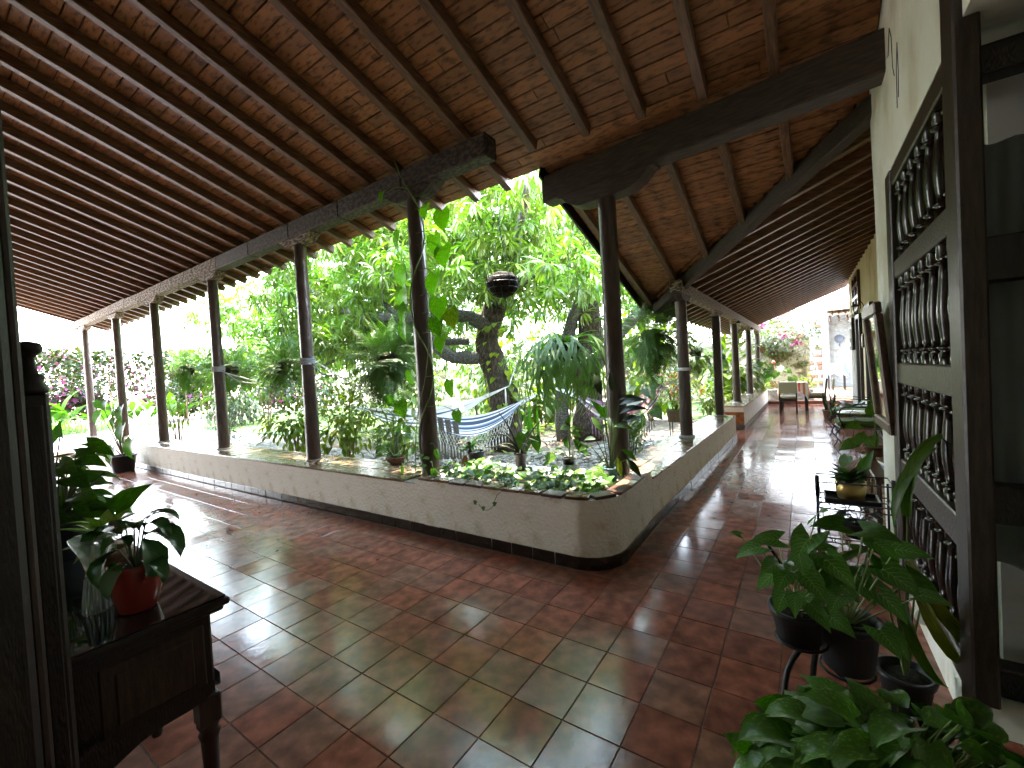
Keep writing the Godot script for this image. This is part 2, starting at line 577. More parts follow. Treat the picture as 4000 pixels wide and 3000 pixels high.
	M.yellowing = leafmat(0.3, 0.3, 0.03, 0.5, lv, 0.8)
	M.staghorn = leafmat(0.24, 0.38, 0.13, 0.55, lv, 0.9)
	M.aloe = mat(0.03, 0.035, 0.018, 0.5)
	M.dry_leaf = leafmat(0.2, 0.1, 0.03, 0.8, lv, 0.2)
	M.ham_blue = mat(1, 1, 1, 0.9)
	var nv = Color(0.3, 0.33, 0.42)
	var wh = Color(0.93, 0.91, 0.89)
	M.ham_blue.albedo_texture = stripes_image([wh, nv, wh, nv, nv, wh, Color(0.5, 0.55, 0.68), nv, wh, nv, wh, wh, nv, nv, wh, nv])
	M.ham_cream = mat(1, 1, 1, 0.9)
	M.ham_cream.albedo_texture = stripes_image([wh, Color(0.93, 0.83, 0.8), wh, nv, wh, Color(0.93, 0.84, 0.8), wh, wh, Color(0.3, 0.3, 0.38), wh, Color(0.9, 0.82, 0.78), wh])
	M.ham_pink = mat(1, 1, 1, 0.9)
	M.ham_pink.albedo_texture = stripes_image([Color(0.6, 0.45, 0.55), wh, Color(0.35, 0.3, 0.4), Color(0.75, 0.5, 0.55), Color(0.45, 0.5, 0.42), Color(0.75, 0.7, 0.62), Color(0.3, 0.3, 0.42), Color(0.7, 0.55, 0.62)])
	M.cloth = mat(1, 1, 1, 0.9)
	M.cloth.albedo_texture = stripes_image([Color(0.86, 0.62, 0.5), Color(0.93, 0.88, 0.8), Color(0.8, 0.35, 0.28), Color(0.93, 0.8, 0.72), Color(0.86, 0.55, 0.42), Color(0.9, 0.9, 0.84)])

# ------------------------------------------------------------------ the house
const R1 := 0.33        # fall of the roof over the left arm
const R2 := 0.38        # fall of the roof over the right arm
func roof1(z): return 3.585 + R1 * (z + 3.12)
func roof2(x): return 2.57 + R2 * (x + 1.3)
func valley_x(z): return -1.3 + (R1 * (z + 6.196)) / R2
func valley_z(x): return -6.196 + R2 * (x + 1.3) / R1
func edge_x(z): return -1.17 + 0.0165 * (-z - 3.3)     # face of the right parapet; the arm widens slightly

func floor_build():
	var f = struct_root("veranda_floor")
	var st = tool_flat()
	box(st, Vector3(-8.0, -0.1545, -0.8), Vector3(18.6, 0.3, 4.4), 0.0)
	box(st, Vector3(-0.1, -0.1545, -9.6), Vector3(2.8, 0.3, 13.2), 0.0)
	obj("slab", st, M.grout, f)
	var meshes = []
	for i in 3:
		meshes.append(boxm(Vector3(0.2465, 0.014, 0.2465), 0.0022))
	var spots = []
	for k in range(-12, 60):
		for a in range(-66, 9):
			var c = Vector3(0.25 * (a + 0.5) - 1.13035, -0.0072, -0.25 * (k + 0.5) - 1.5241)
			var left = c.z > -2.86 and c.x > -17.1
			var right = c.x > edge_x(c.z) - 0.1 and c.z < -2.6 and c.z > -16.15
			var gap = c.z < -9.0 and c.z > -10.35 and c.x > -1.9
			if (left or right or gap) and c.x < 1.12:
				spots.append(c)
	spots.sort_custom(func(p, q): return p.length_squared() < q.length_squared())
	# the nearest ones that the picture shows
	var near = []
	var rest = []
	for c in spots:
		var ahead = c.x * -0.563 + c.z * -0.826
		var side = c.x * 0.826 + c.z * -0.563
		if near.size() < 300 and ahead > 0.75 and abs(side) < ahead * 1.3 + 0.2 and 1.46 / ahead < 1.0 and c.x < 0.55:
			near.append(c)
		else:
			rest.append(c)
	for c in near:
		var b = Basis.from_euler(Vector3(rng.randfn(0, 0.0034), (rng.randi() % 4) * PI / 2 + rng.randfn(0, 0.003), rng.randfn(0, 0.0034)))
		inst("tile", meshes[rng.randi() % 3], M["tile%d" % (rng.randi() % 6)], f, Transform3D(b, c + Vector3(rng.randfn(0, 0.0005), rng.randfn(0, 0.0004), rng.randfn(0, 0.0005))))
	var sets = [[], [], [], [], [], []]
	for c in rest:
		var b = Basis.from_euler(Vector3(rng.randfn(0, 0.0034), (rng.randi() % 4) * PI / 2, rng.randfn(0, 0.0034)))
		sets[rng.randi() % 6].append(Transform3D(b, c + Vector3(0, rng.randfn(0, 0.0004), 0)))
	for i in 6:
		many("tile_field", meshes[0], M["tile%d" % i], f, sets[i])
	# dead leaves and crumbs blown in
	var lm = leaf_mesh(0.05, 0.02, OVATE, 0.0, 0.7, 1.4)
	for q in [[-3.9, -1.9, "dry leaf lying alone in the middle of the left floor"], [-5.6, -2.5, "dry leaf under the roped column nearest the pothos"], [-6.3, -2.55, "dry leaf on the floor midway between the two roped columns"], [-7.2, -2.4, "dry leaf on the floor before the second roped column"], [-2.9, -2.2, "dry leaf on the floor in front of the pothos column"], [-9.1, -2.5, "dry leaf on the floor between the floor pot and the roped column"], [-10.4, -2.3, "dry leaf on the floor right beside the black floor pot"], [-1.02, -8.6, "dry leaf at the foot of the first right parapet's end"], [-0.98, -8.9, "dry leaf at the garden gap between the right parapets"]]:
		var d = inst("fallen_leaf", lm, M.dry_leaf, self, Transform3D(Basis.from_euler(Vector3(0, rng.randf() * TAU, 0)), Vector3(q[0], 0.008, q[1])))
		tag(d, q[2], "leaf", "dry leaves on the veranda floor")

func roof_build():
	var roof = thing("roof", "pitched timber ceiling of the left arm, close-set rafters under reddish boards", "roof")
	# boards: each course runs along x
	var w = 0.112
	var dz = w * cos(atan(R1))
	var tilt = Basis.from_euler(Vector3(-atan(R1), 0, 0))
	var bulk = tool_flat()
	var z = -3.72
	var row = 0
	while z < 1.35:
		var y = roof1(z) + 0.105 + 0.012
		var x = 0.47 if z < -2.0 else 0.9
		x += 0.0
		var first = true
		while x > -17.3:
			var L = rng.randf_range(1.5, 2.6) if not first else rng.randf_range(0.6, 2.4)
			first = false
			var xe = max(x - L, -17.3)
			var c = Vector3((x + xe) * 0.5, y + rng.randfn(0, 0.0012), z)
			if xe > -7.4 and z < 0.15:
				inst("board", boxm(Vector3(x - xe - 0.003, 0.018, w - 0.008), 0.004), M["plank_x%d" % (rng.randi() % 4)], roof, Transform3D(tilt, c))
			else:
				box(bulk, Vector3.ZERO, Vector3(x - xe - 0.002, 0.018, w - 0.005), 0.0, Transform3D(tilt, c))
			x = xe
		z += dz
		row += 1
	var bo = obj("board_field", bulk, M.plank_x1, roof)
	bo.set_meta("kind", "stuff")
	# rafters
	var xs = [-0.09, -0.55, -1.0, -1.46, -1.965, -2.467, -2.89]
	var x = -3.37
	while x > -17.2:
		xs.append(x + rng.randfn(0, 0.012))
		x -= 0.447
	for xx in xs:
		var st = tool_flat()
		var z0 = -3.78 if xx < -2.2 else -3.62
		if xx > -2.2:
			z0 = -3.6 + 0.1 * (-xx - 0.5)
		var h = 0.1
		bar(st, Vector3(xx, roof1(z0) + 0.054, z0), Vector3(xx + rng.randfn(0, 0.015), roof1(1.3) + 0.054, 1.3), rng.randf_range(0.066, 0.078), h, 0.006)
		obj("rafter", st, M.rafter_z, roof)
	# tile covering and its eave row of half-round tiles
	var st2 = tool_flat()
	var a0 = Vector3(-17.4, roof1(-3.76) + 0.15, -3.76)
	var thick = Vector3(0, 0.05, 0)
	var q = [Vector3(-17.4, roof1(-3.76) + 0.14, -3.76), Vector3(1.3, roof1(-3.76) + 0.14, -3.76), Vector3(1.3, roof1(1.5) + 0.14, 1.5), Vector3(-17.4, roof1(1.5) + 0.14, 1.5)]
	_slab(st2, q, 0.05)
	obj("covering", st2, M.clay, roof)
	var et = tool_smooth()
	x = -17.3
	while x < -2.0:
		_half_tile(et, Vector3(x, roof1(-3.72) + 0.185, -3.86), Vector3(x, roof1(-3.3) + 0.2, -3.4), 0.085)
		x += 0.19
	var eo = obj("eave_tile", et, M.clay, roof)
	eo.set_meta("kind", "stuff")

	# the corner part of the same slope, carried on beyond the great beam to the valley
	var corner = thing("roof_corner", "triangle of sloping boards between the dark cross beam and the diagonal valley beam", "roof")
	z = -3.72 - dz
	while z > -6.75:
		var y = roof1(z) + 0.117
		var x1 = min(valley_x(z), 0.47)
		if x1 > -2.02:
			inst("board", boxm(Vector3(x1 + 2.04, 0.018, w - 0.008), 0.004), M["plank_x%d" % (rng.randi() % 4)], corner, Transform3D(tilt, Vector3((x1 - 2.04) * 0.5, y, z)))
		z -= dz
	for xx in [-1.93, -1.43, -0.94, -0.5, -0.06]:
		var st = tool_flat()
		var z1 = valley_z(xx) + 0.04
		if xx < -1.9:
			z1 = -6.75
		bar(st, Vector3(xx, roof1(-3.8) + 0.05, -3.8), Vector3(xx + 0.03, roof1(z1) + 0.05, z1), 0.065, 0.095, 0.006)
		obj("rafter", st, M.rafter_z, corner)
	var st3 = tool_flat()
	_slab(st3, [Vector3(-2.06, roof1(-3.7) + 0.14, -3.7), Vector3(1.3, roof1(-3.7) + 0.14, -3.7), Vector3(1.3, roof1(valley_z(1.3)) + 0.14, valley_z(1.3)), Vector3(-2.06, roof1(valley_z(-2.06)) + 0.14, valley_z(-2.06))], 0.05)
	obj("covering", st3, M.clay, corner)
	st3 = tool_flat()
	bar(st3, Vector3(-2.07, roof1(-3.74) + 0.08, -3.74), Vector3(-2.07, roof1(-6.8) + 0.08, -6.8), 0.03, 0.15, 0.004)
	obj("edge_board", st3, M.black_wood, corner)

	# the right arm
	var r2 = thing("roof_right", "low sloping timber ceiling of the right arm, rafters running down to the garden side", "roof")
	var dx = w * cos(atan(R2))
	var tilt2 = Basis.from_euler(Vector3(0, 0, atan(R2)))
	bulk = tool_flat()
	x = -1.95
	while x < 1.16:
		var y = roof2(x) + 0.117
		var za = valley_z(x)
		var zz = za
		while zz > -16.7:
			var L = rng.randf_range(1.6, 2.6)
			var ze = max(zz - L, -16.75)
			var c = Vector3(x, y, (zz + ze) * 0.5)
			if zz > -9.5:
				inst("board", boxm(Vector3(w - 0.008, 0.018, zz - ze - 0.003), 0.004), M["plank_z%d" % (rng.randi() % 4)], r2, Transform3D(tilt2, c))
			else:
				box(bulk, Vector3.ZERO, Vector3(w - 0.005, 0.018, zz - ze - 0.002), 0.0, Transform3D(tilt2, c))
			zz = ze
		x += dx
	bo = obj("board_field", bulk, M.plank_z0, r2)
	bo.set_meta("kind", "stuff")
	z = -4.75
	while z > -16.7:
		var st = tool_flat()
		var x0 = -1.98
		if z > -6.6:
			x0 = valley_x(z) - 0.02
		bar(st, Vector3(x0, roof2(x0) + 0.053, z), Vector3(1.2, roof2(1.2) + 0.053, z + rng.randfn(0, 0.012)), rng.randf_range(0.064, 0.076), 0.1, 0.006)
		obj("rafter", st, M.rafter_x, r2)
		z -= 0.43
	st3 = tool_flat()
	_slab(st3, [Vector3(-2.04, roof2(-2.04) + 0.14, -6.86), Vector3(-2.04, roof2(-2.04) + 0.14, -16.8), Vector3(1.4, roof2(1.4) + 0.14, -16.8), Vector3(1.4, roof2(1.4) + 0.14, valley_z(1.4))], 0.05)
	obj("covering", st3, M.clay, r2)
	et = tool_smooth()
	z = -6.9
	while z > -16.8:
		_half_tile(et, Vector3(-2.12, roof2(-2.02) + 0.17, z), Vector3(-1.7, roof2(-1.7) + 0.2, z), 0.085)
		z -= 0.19
	eo = obj("eave_tile", et, M.clay, r2)
	eo.set_meta("kind", "stuff")

func _slab(st, q, t):
	var n = (q[1] - q[0]).cross(q[2] - q[0]).normalized()
	if n.y < 0:
		n = -n
	var up = Vector3(0, t, 0)
	quad(st, q[0], q[1], q[2], q[3], -n)
	quad(st, q[0] + up, q[1] + up, q[2] + up, q[3] + up, n)
	var c = (q[0] + q[1] + q[2] + q[3]) * 0.25
	for i in 4:
		var a = q[i]
		var b = q[(i + 1) % 4]
		quad(st, a, b, b + up, a + up, (a + b) * 0.5 - c)

func _half_tile(st, a, b, r):
	var f = frame_of(b - a)
	for e in 2:
		var rr = r - e * 0.014
		for i in 6:
			var t0 = PI * i / 6.0
			var t1 = PI * (i + 1) / 6.0
			var n0 = f.x * cos(t0) + f.y * sin(t0)
			var n1 = f.x * cos(t1) + f.y * sin(t1)
			quad(st, a + n0 * rr, a + n1 * rr, b + n1 * rr * 0.85, b + n0 * rr * 0.85, (n0 + n1) * (1.0 if e == 0 else -1.0))
	for i in 6:
		var t0 = PI * i / 6.0
		var t1 = PI * (i + 1) / 6.0
		var n0 = f.x * cos(t0) + f.y * sin(t0)
		var n1 = f.x * cos(t1) + f.y * sin(t1)
		quad(st, a + n0 * r, a + n1 * r, a + n1 * (r - 0.014), a + n0 * (r - 0.014), -f.z)

# a bracket: bottom flat in the middle, swept up to both ends; lies along local z
func bracket_mesh(L, h, w):
	var st = tool_flat()
	var prof = [[-0.5, 0.0], [-0.5, 0.12], [-0.46, 0.16], [-0.42, 0.42], [-0.36, 0.72], [-0.29, 0.92], [-0.24, 1.0], [0.24, 1.0], [0.29, 0.92], [0.36, 0.72], [0.42, 0.42], [0.46, 0.16], [0.5, 0.12], [0.5, 0.0]]
	for i in prof.size() - 1:
		var a = Vector3(0, h - prof[i][1] * h, prof[i][0] * L)
		var b = Vector3(0, h - prof[i + 1][1] * h, prof[i + 1][0] * L)
		var s = Vector3(w * 0.5, 0, 0)
		var d = b - a
		quad(st, a - s, a + s, b + s, b - s, Vector3(0, -abs(d.z) - 0.001, d.y * sign(d.z) if d.z != 0 else 0.0) if abs(d.z) > 0.001 else Vector3(0, 0, sign(a.z)))
		for e in [-1.0, 1.0]:
			quad(st, a + s * e, b + s * e, Vector3(0, h, b.z) + s * e, Vector3(0, h, a.z) + s * e, Vector3(e, 0, 0))
	quad(st, Vector3(-w / 2, h, -L / 2), Vector3(w / 2, h, -L / 2), Vector3(w / 2, h, L / 2), Vector3(-w / 2, h, L / 2), UP)
	return mesh_of(st)

func column(at, top, r, turn, label, bracket, bm, lean = Vector3.ZERO, square = false):
	var t = thing("column", label, "column", at, 0.0, "columns along the parapet")
	var H = top - at.y
	var st = tool_smooth()
	var n = 14
	var prof = []
	for i in n + 1:
		var k = float(i) / n
		prof.append([r * (1.08 - 0.14 * k + 0.02 * sin(k * 9.0 + at.x)), H * k])
	if square:
		st = tool_flat()
		box(st, Vector3(0, H / 2, 0), Vector3(r * 1.9, H, r * 1.9), 0.02)
	else:
		lathe(st, prof, 22, Transform3D(), 0.012)
	obj("shaft", st, M.post_paint, t)
	if at.y > 0.2:
		st = tool_smooth()
		lathe(st, [[r * 1.4, -0.002], [r * 1.42, 0.012], [r * 1.15, 0.03], [r * 0.9, 0.032]], 18, Transform3D(), 0.05)
		obj("mortar_collar", st, M.grout_pale, t)
	if bracket:
		inst("bracket", bracket, bm, t, Transform3D(Basis.from_euler(Vector3(0, turn, 0)), Vector3(0, H, 0)))
	return t

func beams_build():
	# the long beam over the left parapet, in three lengths
	var t = thing("beam", "long weathered eaves beam with flaking white paint over the left columns", "beam")
	for q in [[-2.2, -7.6, 0.0], [-7.6, -12.2, 0.0], [-12.2, -17.0, 0.06]]:
		var st = tool_flat()
		var segs = 5
		var y = 3.482 + q[2] * 0.3
		for i in segs:
			var xa = lerp(q[0], q[1], float(i) / segs)
			var xb = lerp(q[0], q[1], float(i + 1) / segs)
			bar(st, Vector3(xa, y + 0.004 * sin(xa * 3.0), -3.11 + 0.004 * cos(xa * 2.0)), Vector3(xb, y + 0.004 * sin(xb * 3.0), -3.11 + 0.004 * cos(xb * 2.0)), 0.17, 0.2, 0.012)
		obj("timber", st, M.beam_flake if q[0] < -3.0 else M.bracket_dark, t)
	t = thing("cross_beam", "heavy dark beam running from the corner column into the white wall", "beam")
	var st2 = tool_flat()
	bar(st2, Vector3(-2.08, 3.28, -3.87), Vector3(0.62, 3.28, -3.53), 0.18, 0.26, 0.012)
	obj("timber", st2, M.beam_dark, t)
	t = thing("valley_beam", "dark diagonal beam under the valley where both roof slopes meet", "beam")
	st2 = tool_flat()
	var a = Vector3(-1.85, roof2(-1.85) - 0.005, valley_z(-1.85))
	var b = Vector3(0.75, roof2(0.75) - 0.005, valley_z(0.75))
	bar(st2, a, b, 0.11, 0.15, 0.01)
	obj("timber", st2, M.beam_dark, t)
	t = thing("beam_right", "pale stained eaves beam along the row of columns on the right arm", "beam")
	var z = -5.95
	for zz in [-8.85, -11.1, -13.7, -16.75]:
		st2 = tool_flat()
		bar(st2, Vector3(edge_x(z) - 0.225, 2.5, z), Vector3(edge_x(zz) - 0.225, 2.5, zz), 0.15, 0.17, 0.012)
		obj("timber", st2, M.beam_flake, t)
		z = zz
	# columns
	var bl = bracket_mesh(0.72, 0.1, 0.15)
	var bA = bracket_mesh(0.95, 0.15, 0.16)
	var br = bracket_mesh(0.6, 0.09, 0.14)
	var xs = [[-3.2, 0.42, "thick brown column twined with a climbing pothos at the planter corner", 0.088], [-5.34, 0.47, "brown column on the left parapet wrapped with grey striped rope", 0.08], [-8.0, 0.48, "brown column on the left parapet with a rope wound round its middle", 0.08], [-10.73, 0.48, "brown column on the left parapet behind the floor pot", 0.08], [-13.27, 0.49, "slender brown column at the far end of the left parapet", 0.08]]
	for q in xs:
		column(Vector3(q[0], q[1], -3.12), 3.282, q[3], PI / 2, q[2], bl, M.bracket_dark if q[0] > -4 else M.beam_flake)
	column(Vector3(-16.05, 0.0, -3.12), 3.3, 0.08, PI / 2, "last column on the left, standing free beyond the end of the parapet", bl, M.beam_flake)
	column(Vector3(-1.42, 0.46, -3.78), 3.0, 0.084, PI / 2 - 0.125, "tall dark column carrying the heavy cross beam at the corner", bA, M.beam_dark)
	var zs = [[-6.2, 0.455, "brown column under the valley beam with a knotted white cloth"], [-8.8, 0.45, "square-cut brown column at the end of the first right parapet"], [-11.1, 0.5, "brown column at the near end of the second right parapet"], [-13.7, 0.5, "brown column in the middle of the second right parapet"], [-16.2, 0.5, "farthest brown column of the right arm with a bird feeder"]]
	for i in zs.size():
		var q = zs[i]
		column(Vector3(edge_x(q[0]) - 0.225, q[1], q[0]), 2.335, 0.076, -0.0165, q[2], br, M.bracket_dark if i == 0 else M.beam_flake, Vector3.ZERO, i == 1)

func parapet_body(t, poly, h, cap_inset = 0.0):
	var st = tool_flat()
	prism(st, poly, 0.0, h, true)
	obj("plaster_body", st, M.plaster, t)

func skirt_run(t, a, b, m, size = 0.2, h = 0.092):
	var d = b - a
	var n = int(round(d.length() / size))
	var dir = d.normalized()
	var bm = boxm(Vector3(0.012, h, size - 0.006), 0.003)
	for i in n:
		var c = a + dir * (i + 0.5) * size
		inst("skirting_tile", bm, m, t, Transform3D(frame_of(dir), c + Vector3(rng.randfn(0, 0.0012), h * 0.5 + rng.randfn(0, 0.001), rng.randfn(0, 0.0012))))

func cap_run(t, a, b, across, widths, lens, m_red = true):
	# rows of glazed tiles on a wall top: from a to b, rows side by side
	var d = (b - a)
	var dir = d.normalized()
	var off = 0.0
	for wi in widths.size():
		var w = widths[wi]
		var pos = 0.0
		var k = 0
		while pos + lens[wi] < d.length() + 0.02:
			var c = a + dir * (pos + lens[wi] * 0.5) + across * (off + w * 0.5)
			var mm = M["cap%d" % (rng.randi() % 3)]
			inst("coping_tile", boxm(Vector3(w - 0.008, 0.022, lens[wi] - 0.008), 0.004), mm, t, Transform3D(frame_of(dir) * Basis.from_euler(Vector3(rng.randfn(0, 0.004), 0, rng.randfn(0, 0.004))), c + Vector3(0, 0.0115 + rng.randfn(0, 0.001), 0)))
			pos += lens[wi]
			k += 1
		off += w

func parapets_build():
	# left parapet
	var t = thing("parapet", "long low white plastered parapet along the left arm with tiled top", "parapet")
	var h = 0.465
	parapet_body(t, [Vector2(-15.0, -2.805), Vector2(-3.09, -2.805), Vector2(-3.09, -3.4), Vector2(-15.0, -3.4)], h)
	cap_run(t, Vector3(-15.0, h, -2.79), Vector3(-3.09, h, -2.79), Vector3(0, 0, -1), [0.25, 0.25, 0.12], [0.25, 0.25, 0.25])
	skirt_run(t, Vector3(-12.6, 0, -2.797), Vector3(-5.6, 0, -2.797), M.skirt_grey)
	skirt_run(t, Vector3(-5.6, 0, -2.797), Vector3(-3.0, 0, -2.797), M.skirt)
	skirt_run(t, Vector3(-3.0, 0, -2.793), Vector3(-1.39, 0, -2.793), M.skirt)
	var st = tool_flat()
	box(st, Vector3(-9.0, h + 0.002, -3.1), Vector3(11.9, 0.012, 0.592), 0.0)
	obj("mortar_bed", st, M.grout_pale, t)
	# planter corner
	t = thing("planter", "white plastered corner planter with rounded front and dark skirting tiles", "planter")
	h = 0.51
	var outer = [Vector2(-3.1, -2.8), Vector2(-1.44, -2.8)]
	for i in range(1, 9):
		var a = PI / 2 * i / 8.0
		outer.append(Vector2(-1.44 + 0.29 * sin(a), -3.09 + 0.29 * cos(a)))
	outer.append(Vector2(edge_x(-3.72), -3.86))
	var inner = []
	for p in outer:
		inner.append(p)
	inner = [Vector2(-3.0, -2.93), Vector2(-1.5, -2.93)]
	for i in range(1, 9):
		var a = PI / 2 * i / 8.0
		inner.append(Vector2(-1.5 + 0.22 * sin(a), -3.15 + 0.22 * cos(a)))
	inner.append(Vector2(-1.28, -3.52))
	st = tool_smooth()
	# shell: outside, inside and rim
	var m = outer.size()
	for i in m - 1:
		var a = outer[i]
		var b = outer[i + 1]
		var e = b - a
		var nn = Vector3(-e.y, 0, e.x)
		if nn.z < 0 and i == 0:
			nn = -nn
		var mid = (a + b) * 0.5 - Vector2(-2.2, -3.3)
		nn = nn if nn.dot(Vector3(mid.x, 0, mid.y)) > 0 else -nn
		var ys = [0.0, 0.17, 0.34, h]
		for k in 3:
			quad(st, Vector3(a.x, ys[k], a.y), Vector3(b.x, ys[k], b.y), Vector3(b.x, ys[k + 1], b.y), Vector3(a.x, ys[k + 1], a.y), nn)
	obj("plaster_body", st, M.plaster, t)
	st = tool_flat()
	for i in m - 1:
		quad(st, Vector3(outer[i].x, h, outer[i].y), Vector3(outer[i + 1].x, h, outer[i + 1].y), Vector3(inner[i + 1].x, h, inner[i + 1].y), Vector3(inner[i].x, h, inner[i].y), UP)
		var md = (inner[i] + inner[i + 1]) * 0.5
		quad(st, Vector3(inner[i].x, 0.3, inner[i].y), Vector3(inner[i + 1].x, 0.3, inner[i + 1].y), Vector3(inner[i + 1].x, h, inner[i + 1].y), Vector3(inner[i].x, h, inner[i].y), Vector3(-2.2 - md.x, 0, -3.3 - md.y))
	obj("rim", st, M.grout_pale, t)
	st = tool_flat()
	prism(st, [Vector2(-3.1, -3.52), Vector2(-1.22, -3.52), Vector2(edge_x(-3.72) - 0.002, -3.62), Vector2(edge_x(-3.9) - 0.002, -3.9), Vector2(-3.1, -3.9)], 0.0, 0.46, true)
	box(st, Vector3(-3.05, 0.24, -3.2), Vector3(0.094, 0.48, 0.7), 0.004)
	obj("rear_wall", st, M.plaster, t)
	st = tool_flat()
	box(st, Vector3(-2.15, 0.2, -3.22), Vector3(1.74, 0.46, 0.6), 0.0)
	obj("soil", st, M.soil, t)
	# rim tiles, following the curve
	var path = []
	for i in outer.size():
		path.append((outer[i] * 0.62 + inner[i] * 0.38))
	var c = Curve3D.new()
	c.bake_interval = 0.02
	for p in path:
		c.add_point(Vector3(p.x, h + 0.012, p.y))
	var L = c.get_baked_length()
	var s = 0.02
	while s + 0.19 < L:
		var p0 = c.sample_baked(s)
		var p1 = c.sample_baked(s + 0.19)
		inst("rim_tile", boxm(Vector3(0.13, 0.024, (p1 - p0).length() - 0.012), 0.004), M.cap_red if rng.randf() < 0.45 else M["cap%d" % (rng.randi() % 3)], t, Transform3D(frame_of(p1 - p0) * Basis.from_euler(Vector3(rng.randfn(0, 0.01), 0, rng.randfn(0, 0.02))), (p0 + p1) * 0.5 + Vector3(0, rng.randfn(0, 0.0015), 0)))
		s += 0.192
	# skirting round the curve
	var arc = []
	for i in 6:
		var an = PI / 2 * i / 5.0
		arc.append(Vector3(-1.44 + 0.295 * sin(an), 0.046, -3.09 + 0.295 * cos(an)))
	for i in 5:
		var p0 = arc[i]
		var p1 = arc[i + 1]
		var dn = (p1 - p0).normalized()
		inst("skirting_tile", boxm(Vector3(0.014, 0.092, (p1 - p0).length() + 0.004), 0.002), M.skirt, t, Transform3D(frame_of(dn), (p0 + p1) * 0.5 + Vector3(-dn.z, 0, dn.x) * 0.006))
	skirt_run(t, Vector3(-1.142, 0, -3.09), Vector3(edge_x(-3.9) + 0.009, 0, -3.9), M.skirt)
	# right parapets
	t = thing("parapet_right", "low white parapet of the right arm between the planter and the garden gap", "parapet")
	h = 0.43
	var A = Vector2(edge_x(-3.87), -3.87)
	var B = Vector2(edge_x(-9.05), -9.05)
	parapet_body(t, [A, B, B + Vector2(-0.48, 0), A + Vector2(-0.48, -0.04)], h)
	st = tool_flat()
	prism(st, [A + Vector2(-0.004, -0.01), B + Vector2(-0.004, 0.004), B + Vector2(-0.474, 0.004), A + Vector2(-0.474, -0.04)], h, h + 0.008)
	obj("mortar_bed", st, M.grout_pale, t)
	cap_run(t, Vector3(A.x + 0.012, h, A.y - 0.02), Vector3(B.x + 0.012, h, B.y), Vector3(-1, 0, 0), [0.25, 0.23], [0.25, 0.25])
	skirt_run(t, Vector3(A.x + 0.008, 0, A.y), Vector3(edge_x(-5.2) + 0.008, 0, -5.2), M.skirt)
	skirt_run(t, Vector3(edge_x(-5.27) + 0.008, 0, -5.27), Vector3(B.x + 0.008, 0, B.y), M.skirt_grey)
	t = thing("parapet_far", "second low white parapet of the right arm with an orange painted end", "parapet")
	h = 0.48
	A = Vector2(edge_x(-10.25), -10.25)
	B = Vector2(edge_x(-16.25), -16.25)
	parapet_body(t, [A + Vector2(0, -0.01), B, B + Vector2(-0.46, 0), A + Vector2(-0.46, -0.01)], h)
	st = tool_flat()
	box(st, Vector3(A.x - 0.23, 0.24, A.y + 0.002), Vector3(0.462, 0.26, 0.02), 0.004)
	obj("orange_band", st, M.orange_band, t)
	st = tool_flat()
	box(st, Vector3(A.x - 0.23, 0.055, A.y + 0.004), Vector3(0.466, 0.11, 0.03), 0.004)
	obj("plinth", st, M.skirt_grey, t)
	st = tool_flat()
	prism(st, [A + Vector2(-0.002, -0.012), B + Vector2(-0.002, 0.002), B + Vector2(-0.456, 0.002), A + Vector2(-0.456, -0.012)], h, h + 0.008)
	obj("mortar_bed", st, M.grout_pale, t)
	cap_run(t, Vector3(A.x + 0.01, h, A.y), Vector3(B.x + 0.01, h, B.y), Vector3(-1, 0, 0), [0.24, 0.22], [0.16, 0.16])
	skirt_run(t, Vector3(A.x + 0.008, 0, A.y), Vector3(B.x + 0.008, 0, B.y), M.skirt_grey)

